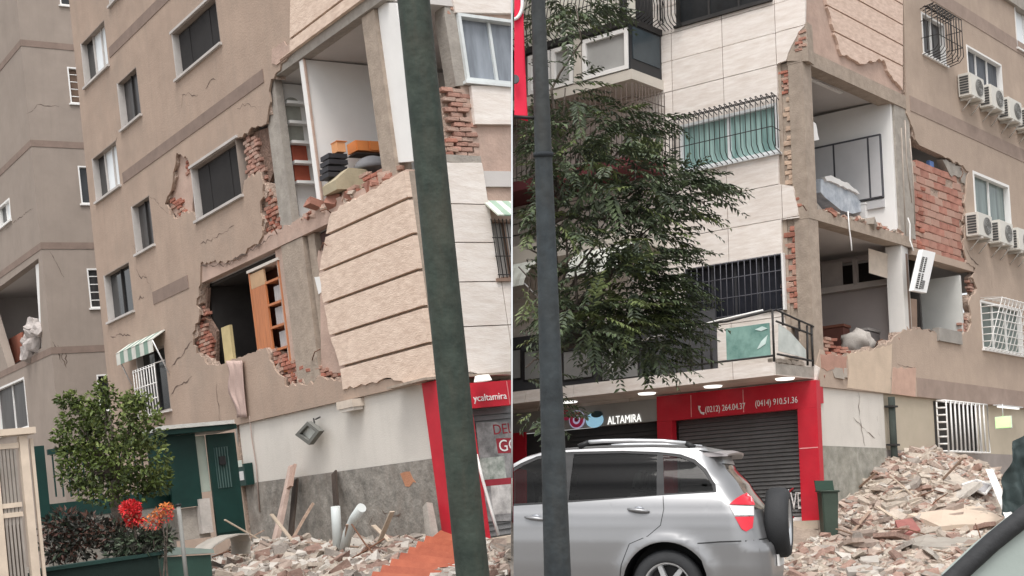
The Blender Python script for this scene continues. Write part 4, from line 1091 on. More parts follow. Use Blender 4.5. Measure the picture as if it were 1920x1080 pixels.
def cage(F, r, dp, n, rad, mat, label, name='window_grille', scallop=True, clip=None, m=.05, hz=(.5,)):
    """bulging window cage of bent bars"""
    s0, s1, z0, z1 = r; s0 -= m; s1 += m
    L_ = []
    for i in range(n + 1):
        a = s0 + (s1 - s0) * i / n
        L_.append([F.P(a, z1 + .04, .01), F.P(a, z1 + .09, dp * .5), F.P(a, z1 + .03, dp), F.P(a, (z0 + z1) / 2, dp), F.P(a, z0 + .14, dp), F.P(a, z0 + .02, dp * .75), F.P(a, z0 - .04, .01)])
    k_ = max(2, int(dp / .11))
    for a in (s0, s1):
        for j in range(1, k_):
            d_ = dp * j / k_; L_.append([F.P(a, z1 + .05, d_), F.P(a, z0 + .05, d_)])
    for h in hz:
        zz = z0 + (z1 - z0) * h; L_.append([F.P(s0, zz, .01), F.P(s0, zz, dp), F.P(s1, zz, dp), F.P(s1, zz, .01)])
    L_.append([F.P(s0, z1 + .03, dp), F.P(s1, z1 + .03, dp)])
    if scallop:
        q_ = n * 2; top = []
        for i in range(q_ * 3 + 1):
            a = s0 + (s1 - s0) * i / (q_ * 3); top.append(F.P(a, z1 + .08 + .05 * abs(math.sin(i * math.pi / 3)), dp * (.45 + .4 * math.sin(i * math.pi / 3))))
        L_.append(top); L_.append([F.P(s0, z1 + .1, dp * .3), F.P(s1, z1 + .1, dp * .3)])
    return tag(tubes(name, L_, rad, mat, None, clip, 5), label, 'grille')


cage(RS, RW['r2'], .42, 9, .011, dkmet, 'bulging dark iron cage on the upper side window near the peach panels', hz=(.35, .75))
r = RW['r6']
gl = []
for i in range(12):
    a = r[0] + (r[1] - r[0]) * i / 11; gl.append([RS.P(a, r[3] + .05, .02), RS.P(a, r[3] + .02, .55), RS.P(a, r[2] + .05, .18), RS.P(a, r[2] - .05, .02)])
for j in range(8):
    zz = r[2] + (r[3] - r[2]) * j / 7; dd_ = .18 + .37 * j / 7; gl.append([RS.P(r[0], zz, .02), RS.P(r[0], zz, dd_), RS.P(r[1], zz, dd_), RS.P(r[1], zz, .02)])
tag(tubes('window_grille', gl, .012, white, None, None, 5), 'white slanting cage grille on the first floor side window', 'grille')

# ---- ground storey of the side
s_p = S(1664, 800)
box('ground_wall', RS, .02, s_p, 2.13, zov - .002, -.3, -.06, wallG, rb)
box('dado', RS, .02, s_p, -.6, 2.128, -.3, -.05, dadoG, rb)
r7 = RS.rect((1757, 752), (1835, 775), (1838, 850), (1760, 848)); r7 = (r7[0], r7[1], Z(1760, 848), Z(1758, 752))
tanG = M('tan_ground_wall', (.47, .41, .32), var=.08, bump=.2, stain=.4, stain_col=(.38, .33, .27), streak=.2)
slab('ground_wall', RS, [(s_p + .002, 2.1), (16, 2.1), (16, zov - .002), (s_p + .002, zov - .002)], [[(r7[0], 2.101), (r7[1], 2.101), (r7[1], r7[3]), (r7[0], r7[3])]] if r7[2] < 2.1 else [rpoly(r7)], -.3, -.08, tanG, rb)
box('dado', RS, s_p + .002, 16, -.6, 2.098, -.3, -.07, M('mauve_dado', (.30, .265, .245), var=.1, bump=.3), rb)
window(RS.shift(d=-.08), r7, rb, darkI, depth=.1, fr=.03, mull=0, frame_mat=dkmet, sill=False)
gl = []
s0, s1, z0, z1 = r7; z0 += .02
for d_ in (.0, .22):
    gl.append([RS.P(s0, z0, d_), RS.P(s1, z0, d_), RS.P(s1, z1, d_), RS.P(s0, z1, d_), RS.P(s0, z0, d_)])
for k in range(8): gl.append([RS.P(s0, z0 + (z1 - z0) * k / 7, .0), RS.P(s0, z0 + (z1 - z0) * k / 7, .22)])
for k in range(1, 10): a = s0 + (s1 - s0) * k / 10; gl.append([RS.P(a, z0, .22), RS.P(a, z1, .22)])
tag(tubes('window_grille', gl, .022, white, None, None, 5), 'white box grille on the ground floor window above the rubble', 'grille')
t = thing('drain_pipe', 'dark drain pipe down the side wall above the rubble', 'pipe', RS.P(s_p + .1, 0, 0))
tubes('pipe', [[RS.P(s_p + .12, 3.2, .06), RS.P(s_p + .12, 2.2, .06), RS.P(s_p + .15, .2, .06)]], .075, M('pipe_green', (.040, .048, .042), var=.3, bump=.2), t, None, 10)
for zz in (3.0, 2.2, 1.4): box('clamp', RS, s_p + .02, s_p + .24, zz - .02, zz + .02, -.06, .14, dkmet, t)
for i, p in enumerate([[(1610, 735), (1612, 790), (1622, 838)], [(1600, 785), (1612, 792), (1625, 812), (1640, 822)], [(1645, 780), (1646, 790)], [(1646, 805), (1650, 818)]]): crack(RS.shift(d=-.055), p, rb, .025, seed=110 + i)
# lit sign and strip lamp in the passage at the right
t = thing('lit_sign', 'small lit pale green sign hanging at the far right of the side wall', 'sign', RS.at(1880, 793, .5))
F5 = RS.shift(d=.5)
a = F5.sz(1867, 803); b_ = F5.sz(1895, 784)
FX = Frame(F5.C(*a), uRF * -1, vR); ww = FX.sz(1895, 803)[0]; hh = F5.sz(1867, 783)[1] - a[1]
box('panel', FX, 0, ww, 0, hh, -.06, 0, M('lit_green', (.50, .80, .34), bump=0, emit=.5), t); box('case', FX, -.02, ww + .02, -.02, hh + .02, -.09, -.061, alu, t); tubes('rod', [[FX.P(ww / 2, hh, -.05), FX.P(ww / 2, hh + .3, -.05)]], .012, alu, t)
t = thing('strip_lamp', 'thin white strip lamp under the overhang above the lit green sign', 'lamp', RS.at(1885, 772, .3))
box('tube', RS, S(1862, 771), S(1900, 777), zov - .07, zov - .03, .1, .16, M('strip_white', (.9, .9, .86), bump=0, emit=.6), t); box('housing', RS, S(1858, 771), S(1904, 777), zov - .029, zov - .003, .06, .2, alu, t)
box('overhang', RS, 3, 16, zov - .0015, zov + .0, -.3, .35, plR, rb) if False else None

# ================================================================== RIGHT BLOCK, STREET FACE
WBr = RF.rect((1272, 240), (1457, 188), (1460, 291), (1280, 318))
OBr = RF.rect((1285, 503), (1465, 477), (1470, 583), (1290, 604))
TWr = RF.rect((1262, -75), (1440, -125), (1445, -3), (1272, 50))
XL = 7.6
tv = RF.poly([(1513, -160), (1509, 48, .5), (1497, 60, .6), (1483, 88, .6), (1474, 113), (1458, 119, .2), (1457, 188), (1460, 345), (1486, 349, .4), (1498, 408), (1465, 412), (1468, 585, .2), (1476, 640, .6), (1536, 690)])
tv += [(.02, 3.3), (XL, 3.3), (XL, 14)]
vj = [fS(1357, 175) + k * 1.2 for k in range(-1, 5)]
zjs = [fZ(1440, 65), fZ(1440, 125), fZ(1460, 345), fZ(1440, 415), fZ(1440, 65) + .62, fZ(1440, 65) + 1.24, fZ(1440, 65) + 1.9, fZ(1420, 600)]
slab('cladding_panel', RF, tv, [rpoly(WBr), rpoly(OBr), rpoly(TWr)], -.06, .0, trav, rb, 1, s_lines=vj, z_lines=zjs, gap=.014, dj=.004)
slab('wall', RF, [(.5, 3.3), (XL, 3.3), (XL, 14), (.5, 14)], [rpoly(WBr), rpoly(OBr), rpoly(TWr)], -.26, -.062, conc, rb, 1)
window(RF, WBr, rb, glassT, depth=.08, fr=.06, mull=1, frame_mat=M('frame_white', (.74, .76, .77), bump=0, rough=.4), thick=.07, clip=1)
cage(RF, WBr, .4, 20, .010, dkmet, 'bulging dark iron cage with scalloped top on the teal curtained window', clip=1, hz=(.42,))
window(RF, TWr, rb, glassD, depth=.1, fr=.05, mull=2, frame_mat=dkmet, clip=1)
cage(RF, (fS(1275, 0), fS(1250, 0), TWr[2], TWr[3]), .35, 5, .010, dkmet, 'dark iron cage beside the uppermost dark window, over the black bay side', clip=1)
wob = window(RF, OBr, rb, M('blue_black_glass', (.022, .024, .032), var=.3, rough=.2, bump=0), depth=.14, fr=.03, mull=3, frame_mat=M('ironframe', (.05, .05, .055), bump=0), sill=False, clip=1)
s0, s1, z0, z1 = OBr
tag(tubes('window_grille', [[RF.P(s0 + (s1 - s0) * k / 16, z0, .03), RF.P(s0 + (s1 - s0) * k / 16, z1, .03)] for k in range(17)] + [[RF.P(s0, z0 + (z1 - z0) * h, .03), RF.P(s1, z0 + (z1 - z0) * h, .03)] for h in (.02, .35, .7, .98)], .010, M('grille_slate', (.10, .10, .115), bump=0), None, 1), 'dark bar grille over the long black window behind the balcony', 'grille')
box('frame_strip', RF, s0 - .05, s0 - .004, z0, z1, -.05, .04, white, rb)

# projecting balcony slab over the shops, its railing and glass
BO = RF.C(.02, 0, 0) - uRS * 1.35
BF = Frame(BO, uRF, vR)
bz1 = BF.sz(1430, 681)[1]; bz0 = BF.sz(1430, 706)[1]
bs = lambda x, y: BF.sz(x, y)[0]
bzf = lambda x, y: BF.sz(x, y)[1]
bm = bmesh.new()
hexa(bm, [BF.P(.06, bz0 + .03, -.03), BF.P(8.5, bz0 + .03, -.03), RF.P(8.5, bz0 + .03, -.0), RF.P(.03, bz0 + .03, -.0), BF.P(.06, bz1 - .02, -.03), BF.P(8.5, bz1 - .02, -.03), RF.P(8.5, bz1 - .02, -.0), RF.P(.03, bz1 - .02, -.0)])
finish(bm, 'balcony_slab', concG, rb, 1)
slab('fascia', BF, [(.05, bz0), (8.4, bz0), (8.4, bz1), (.05, bz1)], [], -.03, .02, trav, rb, 1, s_lines=[.9, 2.1, 3.3, 4.5, 5.7], gap=.012)
soff = M('soffit_paint', (.52, .45, .40), bump=.1)
# balcony railing (front and right side), with glass
br = thing('balcony_railing', 'bent dark balcony railing with cracked glass at the block corner', 'railing', BF.P(.1, bz1, 0))
rz = bz1 + .98
L_ = [[BF.P(.06, bz1, 0), BF.P(.06, rz, 0)], [BF.P(.06, rz, 0), BF.P(1.0, rz - .1, 0), BF.P(2.4, rz - .06, 0)], [BF.P(.06, bz1 + .12, 0), BF.P(2.4, bz1 + .12, 0)]]
for a in (1.35, 1.55, 1.8, 2.1, 2.4): L_.append([BF.P(a, bz1, 0), BF.P(a, rz - .1, 0)])
sideE = RF.C(.03, 0, .0)
SFr = Frame(BO, uRS, vR)
L_ += [[SFr.P(.02, rz, 0), SFr.P(.7, rz - .12, .03), SFr.P(1.38, rz - .2, 0)], [SFr.P(.02, rz - .22, 0), SFr.P(1.3, rz - .36, 0)], [SFr.P(.02, bz1 + .14, 0), SFr.P(1.3, bz1 + .1, 0)], [SFr.P(1.3, bz1, 0), SFr.P(1.3, rz - .18, 0)], [SFr.P(1.1, bz1, 0), SFr.P(1.14, rz - .2, 0)], [SFr.P(.25, rz - .28, 0), SFr.P(.25, rz - .05, 0)], [SFr.P(.85, rz - .34, 0), SFr.P(.85, rz - .14, 0)]]
tubes('frame', L_, .022, dkmet, br)
tubes('top_rail', [[BF.P(2.9, rz - .25, .0), BF.P(1.2, rz - .06, .0), BF.P(.25, rz + .02, 0)]], .02, white, br)
box('glass', BF, bs(1444, 640), bs(1362, 640), bzf(1400, 672), bzf(1400, 611), -.01, .01, glassGr, br)
slab('glass', SFr, [(.06, bz1 + .2), (1.05, bz1 + .14), (1.05, bz1 + .3), (.5, bz1 + .6), (.1, bz1 + .72)], [], -.006, .006, M('frosted_glass', (.46, .50, .47), col2=(.6, .63, .6), bump=0, rough=.3), br)
slab('glass_shard', BF, BF.poly([(1420, 655), (1428, 640), (1440, 628), (1436, 645), (1426, 652)]), [], .012, .02, M('bright_shard', (.62, .75, .72), bump=0, rough=.2), br)
slab('glass_shard', BF, BF.poly([(1416, 618), (1430, 612), (1440, 616), (1428, 621)]), [], .012, .02, MATS['bright_shard'], br)
# broken concrete and stones at the slab corner
bricks(SFr, [(.05, bz1 + .02), (1.3, bz1 + .02), (1.3, bz1 + .2), (.05, bz1 + .1)], rb, M('broken_stone', (.55, .48, .42), bump=.5, rnd=.2), d=-.15, rot=25, L=.16, H=.08, prob=.8, seed=61)

# shop soffit lamps
for i, (x, y) in enumerate(((1067, 762), (1213, 744), (1337, 732), (1472, 717))):
    a = BF.sz(x, y, -.7); F7 = BF.shift(d=-.7)
    p = F7.P(F7.sz(x, y)[0], bz0 - .005, 0)
    bm = bmesh.new(); bmesh.ops.create_cone(bm, cap_ends=True, segments=24, radius1=.17, radius2=.2, depth=.05)
    m_ = BF.mat(F7.sz(x, y)[0], bz0 + .0, -.7); bmesh.ops.transform(bm, matrix=m_, verts=bm.verts[:])
    tag(finish(bm, 'downlight', M('downlight_white', (.95, .95, .9), bump=0, emit=.9)), ['round lit downlight by the dark pole over the neighbouring shop', 'round lit downlight left of the red shop', 'round lit downlight above the first phone number', 'round lit downlight above the second phone number'][i], 'lamp', 'downlights under the balcony')
bm = bmesh.new()
hexa(bm, [BF.P(.06, bz0 + .005, -.03), BF.P(8.5, bz0 + .005, -.03), RF.P(8.5, bz0 + .005, -.0), RF.P(.03, bz0 + .005, -.0), BF.P(.06, bz0 + .028, -.03), BF.P(8.5, bz0 + .028, -.03), RF.P(8.5, bz0 + .028, -.0), RF.P(.03, bz0 + .028, -.0)])
finish(bm, 'soffit', soff, rb, 1)

# red shop
rs = thing('red_shop_front', 'bright red shop surround with phone numbers and a closed grey shutter', 'shop front', RF.P(1.8, 0, 0))
xl, xr = fS(1236, 780), .0
ci, co = fS(1264, 800), fS(1502, 850)
zt, zl = bz0 - .0, fZ(1380, 778)
zbm = fZ(1540, 975)
box('lintel', RF, xr - .04, xl, zl, fZ(1380, 729), -.1, .1, redS, rs)
box('jamb', RF, ci, xl, zbm, zl - .002, -.1, .1, redS, rs); box('jamb', RF, xr - .04, co, zbm, zl - .002, -.1, .1, redS, rs)
for x in (1300, 1398): box('seam', RF, fS(x, 760) - .008, fS(x, 760) + .008, zl + .03, fZ(1380, 733), .1, .104, M('seam_pale', (.75, .35, .35), bump=0), rs)
box('seam', RF, xr - .03, co - .01, fZ(1520, 841), fZ(1520, 841) + .018, .1, .104, MATS['seam_pale'], rs)
text('(0212) 264.04.37', RF, fS(1322, 774, .1), fZ(1322, 773.5, .1), .106, .125, wtx, rs, flip=True, fit=fS(1322, 770, .1) - fS(1397, 762, .1))
text('(0414) 910.51.36', RF, fS(1416, 764, .1), fZ(1416, 762.5, .1), .106, .125, wtx, rs, flip=True, fit=fS(1416, 760, .1) - fS(1495, 755, .1))
c = bmesh.new(); a, z = RF.sz(1317, 768, .1)
tube(c, [RF.P(a + .06, z + .08, .108), RF.P(a + .07, z + .02, .108), RF.P(a + .03, z - .06, .108), RF.P(a - .04, z - .085, .108)], [.03, .018, .018, .03], 6); finish(c, 'phone_symbol', wtx, rs)
sh = box('shutter', RF, co + .002, ci - .002, zbm, zl - .002, -.3, -.24, shut, rs)
zz = zbm + .02
while zz < zl - .07:
    bm = bmesh.new(); hexa(bm, [RF.P(co, zz, -.24), RF.P(ci, zz, -.24), RF.P(ci, zz, -.18), RF.P(co, zz, -.18), RF.P(co, zz + .062, -.24), RF.P(ci, zz + .062, -.24), RF.P(ci, zz + .062, -.215), RF.P(co, zz + .062, -.215)])
    finish(bm, 'slat', shut, sh); zz += .078
# emblem on the shutter foot
em = thing('shutter_emblem', 'white lettered emblem with red and blue arcs at the foot of the grey shutter', 'emblem', RF.P(fS(1490, 940), fZ(1490, 940), -.17))
Fq = RF.shift(d=-.17)
text('VE', Fq, Fq.sz(1483, 955)[0], Fq.sz(1483, 955)[1], .004, .34, wtx, em, flip=True, fit=.24)
c = bmesh.new(); a, z = Fq.sz(1494, 943); tube(c, [Fq.P(a + .2 * math.cos(R(k)), z + .3 * math.sin(R(k)), .004) for k in range(-70, 80, 12)], .016, 5); finish(c, 'red_arc', redS, em)
c = bmesh.new(); tube(c, [Fq.P(a + .24 * math.cos(R(k)), z + .34 * math.sin(R(k)), .004) for k in range(-80, 60, 12)], .012, 5); finish(c, 'white_arc', wtx, em)
box('base_bar', Fq, a - .15, a + .17, z - .36, z - .27, 0, .01, wtx, em)
# step under the shop
st = thing('shop_step', 'cream stone step below the red jamb', 'step', RF.P(.4, 0, 0))
box('tread', RF, -.02, 3.4, zbm - .16, zbm - .004, -.3, .25, M('cream_stone', (.56, .47, .38)), st); box('riser', RF, -.02, 3.4, -.6, zbm - .162, -.3, .2, M('cream_stone_dark', (.44, .36, .28), bump=.2), st)
box('ground_wall', RF, -.02, xl, 2.95, zt, -.3, -.12, redS, rb)

# neighbouring shop with the lit sign
ns = thing('grey_shop_front', 'grey fronted shop with a backlit sign reading ALTAMIRA behind the silver car', 'shop front', RF.P(5, 0, 0))
gsf = M('grey_sign_board', (.33, .33, .32), var=.06, bump=.05)
zs0, zs1 = fZ(1150, 797), fZ(1232, 748)
sb = box('sign_board', RF, xl + .002, XL, zs0, zs1, -.1, .03, gsf, ns, 1)
box('shutter', RF, xl + .002, XL, -.5, zs0 - .002, -.3, -.2, M('shutter_dark', (.06, .06, .062), bump=.05), ns, 1)
zz = .9
while zz < zs0 - .08:
    box('slat', RF, xl + .05, fS(1062, 820), zz, zz + .07, -.2, -.17, M('shutter_dark', (.06, .06, .062)), ns, 1); zz += .095
lit = M('lit_letters', (.92, .92, .88), bump=0, emit=.7)
text('ALTAMIRA', RF, fS(1139, 795, .05), fZ(1139, 796, .05), .045, .17, lit, sb, flip=True, fit=fS(1139, 795) - fS(1202, 790))
lg = thing('round_shop_logo', 'round maroon and pale blue logo on the grey shop sign', 'logo', RF.P(fS(1082, 787), fZ(1082, 787), .04))


def disc(F, a, z, d, r0, r1, mat, name, parent, ex=1.0, n=28):
    b = bmesh.new()
    o_ = [b.verts.new(F.P(a + r1 * ex * math.cos(2 * math.pi * k / n), z + r1 * math.sin(2 * math.pi * k / n), d)) for k in range(n)]
    if r0 > 0:
        i_ = [b.verts.new(F.P(a + r0 * ex * math.cos(2 * math.pi * k / n), z + r0 * math.sin(2 * math.pi * k / n), d)) for k in range(n)]
        for k in range(n): b.faces.new((o_[k], o_[(k + 1) % n], i_[(k + 1) % n], i_[k]))
    else: b.faces.new(o_)
    r__ = bmesh.ops.extrude_face_region(b, geom=b.faces[:])
    for v in r__['geom']:
        if isinstance(v, bmesh.types.BMVert): v.co += WD(F.n) * .02
    return finish(b, name, mat, parent)


a, z = RF.sz(1084, 787)
disc(RF, a, z, .035, 0, .2, M('logo_lilac', (.50, .48, .68), bump=0, emit=.25), 'disc', lg)
disc(RF, a, z, .058, .10, .17, M('logo_maroon', (.30, .02, .06), bump=0, emit=.2), 'ring', lg)
disc(RF, a, z, .058, 0, .05, M('logo_maroon2', (.35, .03, .08), bump=0), 'dot', lg)
disc(RF, fS(1117, 785), fZ(1117, 788), .035, 0, .16, M('logo_blue', (.32, .58, .75), bump=0, emit=.35), 'badge', lg, 1.35)
disc(RF, fS(1122, 776), fZ(1122, 777), .058, 0, .07, M('logo_dark', (.04, .07, .08), bump=0), 'badge_dark_top', lg, 2.0)  # dark top printed on the pale blue badge
disc(RF, fS(1064, 782), fZ(1064, 778), .035, 0, .12, M('logo_maroon', (.30, .02, .06)), 'dot', lg)
# red panel of the shop beyond the pole
tag(box('red_hoarding', RF, fS(990, 840), XL, .6, fZ(975, 812), .05, .12, redS, None, 1), 'red shop panel glimpsed between the pole and the silver car roof', 'panel')

# windows and wall between fascia and the awnings (behind the tree)
dk = M('slate_band', (.07, .07, .075), var=.15, bump=.1)
box('dark_band', RF, fS(1345, 640), XL, fZ(1200, 722), fZ(1200, 600), .002, .06, dk, rb, 1)
for i, (x0, x1) in enumerate(((1130, 1202), (1058, 1116), (985, 1045), (960, 982))):
    b_, a_ = fS(x0, 690), fS(x1, 690); r = (a_, b_, fZ((x0 + x1) / 2, 712), fZ((x0 + x1) / 2, 655))
    window(RF.shift(d=.06), r, rb, glassG, depth=-.01, fr=.03, mull=0, frame_mat=dkmet, sill=False, clip=1, proud=.03)
box('white_post', RF, fS(1154, 690), fS(1148, 690), fZ(1150, 727), fZ(1150, 640), .07, .12, white, rb, 1)

# ---- bays at the left of the street face
BO2 = RF.C(fS(1243, 100), 0, 0) - uRS * 1.12
YF = Frame(BO2, uRF, vR); YS = Frame(BO2, uRS, vR)
ys = lambda x, y: YF.sz(x, y)[0]
yz = lambda x, y: YF.sz(x, y)[1]
by = thing('bay_windows', 'stack of projecting glazed bays and balconies behind the tree', 'bay', YF.P(2, 4, 0))
crm = M('cream_bay', (.56, .52, .46), var=.06, bump=.15, stain=.3, stain_col=(.42, .38, .34))
WB = 4.6


def bslab(z0, z1, mat, nm='slab', ext=0):
    b = bmesh.new(); hexa(b, [YF.P(-ext, z0, ext), YF.P(WB, z0, ext), RF.P(fS(1243, 100) + WB, z0, .003), RF.P(fS(1243, 100), z0, .003), YF.P(-ext, z1, ext), YF.P(WB, z1, ext), RF.P(fS(1243, 100) + WB, z1, .003), RF.P(fS(1243, 100), z1, .003)])
    return finish(b, nm, mat, by, 1)


zA, zB = yz(1179, 130), yz(1179, 44)         # glazed storey bottom and top
bslab(zA - .22, zA - .003, crm); bslab(zB + .003, zB + .14, dkmet)
# glazed front: two white framed windows
for i, (x0, x1) in enumerate(((1092, 1178), (1034, 1074), (990, 1030))):
    r = (ys(x1, 90), ys(x0, 90), zA + .02, zB - .08)
    window(YF, r, by, glassG, depth=.05, fr=.09, mull=0, frame_mat=white, sill=False, clip=1, proud=.02)
box('core', YF, .03, WB, zA, zB, -.6, -.12, M('bay_dim', (.22, .21, .20), bump=0), by, 1)
box('post', YF, ys(1090, 90), ys(1076, 90), zA, zB, -.05, .015, crm, by, 1)
# black side
b0 = bmesh.new(); fbox(b0, YS, .0, 1.1, zA, zB, -.08, -.03); finish(b0, 'side_panel', M('bay_black', (.025, .027, .03), rough=.3, bump=0), by)
box('side_glass', YS, .08, 1.02, zA + .25, zB - .05, -.03, -.012, M('bay_glass', (.05, .065, .075), rough=.15, bump=0), by)
# parapet and grille of the storey above
box('parapet', YF, .02, WB, zB + .142, zB + 1.5, -.25, -.2, M('cream_painted_lit', (.70, .68, .60), bump=.1), by, 1)  # paler copy of the bay cream, light on it put into the colour
g_ = []
for k in range(44):
    a = WB * k / 44; g_.append([YF.P(a, zB + .15, -.02), YF.P(a, zB + .22, .22), YF.P(a, zB + .5, .25), YF.P(a, zB + 1.4, .0)])
for k in range(9): a = 1.05 * k / 9; g_.append([YS.P(a, zB + .15, -.0), YS.P(a, zB + .22, .18), YS.P(a, zB + .5, .2), YS.P(a, zB + 1.4, .0)])
g_ += [[YF.P(-.1, zB + h, .24), YF.P(WB, zB + h, .24)] for h in (.3, .55)]
tubes('grille', g_, .011, dkmet, by, 1, 5)
box('backdrop_wall', YS, .0, 1.1, zB + .15, zB + 1.5, -.3, -.22, M('bay_black', (.025, .027, .03)), by)
# caged balcony below
zC = yz(1182, 312)
bslab(zC - .0, zC + .22, M('maroon_trough', (.13, .035, .04), bump=.2), 'trough', .05)
g_ = []
for k in range(36): a = WB * k / 36; g_.append([YF.P(a, zC + .24, .02), YF.P(a, zA - .3, .02)])
for k in range(11): a = 1.1 * k / 10; g_.append([YS.P(a, zC + .24, .02), YS.P(a, zA - .3, .02)])
for h in (.3, .9, 1.5): g_ += [[YF.P(0, zC + h, .02), YF.P(WB, zC + h, .02)], [YS.P(0, zC + h, .02), YS.P(1.1, zC + h, .02)]]
tubes('grille', g_, .010, M('cage_brown', (.09, .07, .06), bump=0), by, 1, 5)
# lower balcony parapet and roofed awnings
zD = yz(1190, 452)
bslab(zD - .02, zD + .12, crm); box('parapet', YF, 0, WB, zD + .122, zD + .38, -.12, -.02, crm, by, 1); box('parapet', YS, 0, 1.1, zD + .122, zD + .38, -.12, -.02, crm, by)
g_ = [[YF.P(a_ * .16, zD + .38, -.06), YF.P(a_ * .16, zC - .05, -.06)] for a_ in range(0, 28, 7)] + [[YF.P(0, zD + .38 + k * .25, -.06), YF.P(WB, zD + .38 + k * .25, -.06)] for k in range(1, 4)]
tubes('grille', g_, .012, dkmet, by, 1, 5)
awm = M('pale_awning', (.66, .68, .62), var=.08, scale=1, stretch=(8, 8, .4), bump=.1)
for i, (x0, x1) in enumerate(((1190, 1085), (1012, 962))):
    t = thing('roller_awning', ['white ribbed awning under the tree, left of the travertine wall', 'white ribbed awning end at the left of the dark pole'][i], 'awning', YF.P(ys(x0, 470), zD - .4, .3))
    a0, a1 = ys(x0, 450), ys(x1, 480); n_ = max(3, int((a1 - a0) / .18))
    for k in range(n_):
        p0, p1 = a0 + (a1 - a0) * k / n_, a0 + (a1 - a0) * (k + 1) / n_
        b = bmesh.new(); pr = []
        for q_ in range(6):
            f = q_ / 5; pr.append((zD - .03 - .5 * f - .12 * f * f, .02 + .62 * math.sin(f * 1.4)))
        va = [[b.verts.new(YF.P(p, zz_, dd_ + (.02 if m__ else 0))) for zz_, dd_ in pr] for p, m__ in ((p0, 0), ((p0 + p1) / 2, 1), (p1 - .004, 0))]
        for m__ in range(2):
            for q_ in range(5): b.faces.new((va[m__][q_], va[m__ + 1][q_], va[m__ + 1][q_ + 1], va[m__][q_ + 1]))
        r__ = bmesh.ops.extrude_face_region(b, geom=b.faces[:])
        for v in r__['geom']:
            if isinstance(v, bmesh.types.BMVert): v.co -= WD(YF.v) * .012
        finish(b, 'rib', awm, t, 1)
    slab('end_cap', Frame(YF.C(a0, 0, 0), -YF.n, vR), [(0, zD - .05), (0, zD - .6), (.6, zD - .62), (.4, zD - .25)], [], -.01, .01, M('awning_end', (.42, .52, .47), bump=0), t, 1)
    tubes('arm', [[YF.P(a0, zD - .9, .0), YF.P(a0, zD - .62, .6)]], .014, alu, t, 1)
# potted plants in the trough get built with the trees
# ================================================================== SILVER CAR
hR_ = (Vector((1, 0, 0)) - vR * vR.x).normalized(); fR_ = vR.cross(hR_).normalized()
if fR_.z < 0: fR_ = -fR_
TH = R(17)
CS = Frame(base(ray(1428, 1000, 11.8), vR, HR), hR_ * -math.cos(TH) + fR_ * math.sin(TH), vR)
HW = .86


def lerp_tab(tab, x):
    if x <= tab[0][0]: return tab[0][1]
    for (a, b), (c, d) in zip(tab, tab[1:]):
        if x <= c:
            t = (x - a) / (c - a); t = t * t * (3 - 2 * t) * .35 + t * .65; return b + (d - b) * t
    return tab[-1][1]


WT = [(.2, .74), (.35, .82), (.55, .85), (.75, .86), (.9, .85), (1.0, .835), (1.1, .805), (1.3, .725), (1.5, .63), (1.6, .575), (1.7, .52)]
XT = [(.2, .0), (.45, -.06), (.7, -.05), (.78, .0), (.95, .03), (1.05, .06), (1.3, .22), (1.5, .37), (1.6, .40), (1.7, .42)]
RC = .26
xw, zw = CS.sz(1250, 1100)[0], .345


def CP(x, y, z): return CS.P(x, z, y - HW)


def side_pt(x, z):
    w = lerp_tab(WT, z); xr = lerp_tab(XT, z); q = x - xr; ins = 0
    if q < RC: ins = RC - math.sqrt(max(0, RC * RC - (RC - q) ** 2))
    r = math.hypot(x - xw, z - zw)
    fl = .03 * math.exp(-((r - .43) / .07) ** 2) if z < .95 else 0
    return Vector((x, w - ins + fl, z))


def rear_pt(y, z):
    w = lerp_tab(WT, z); xr = lerp_tab(XT, z); a = w - RC; ins = .03 * (y / w) ** 2
    if abs(y) > a: k = abs(y) - a; ins += RC - math.sqrt(max(0, RC * RC - k * k))
    return Vector((xr + ins, y, z))


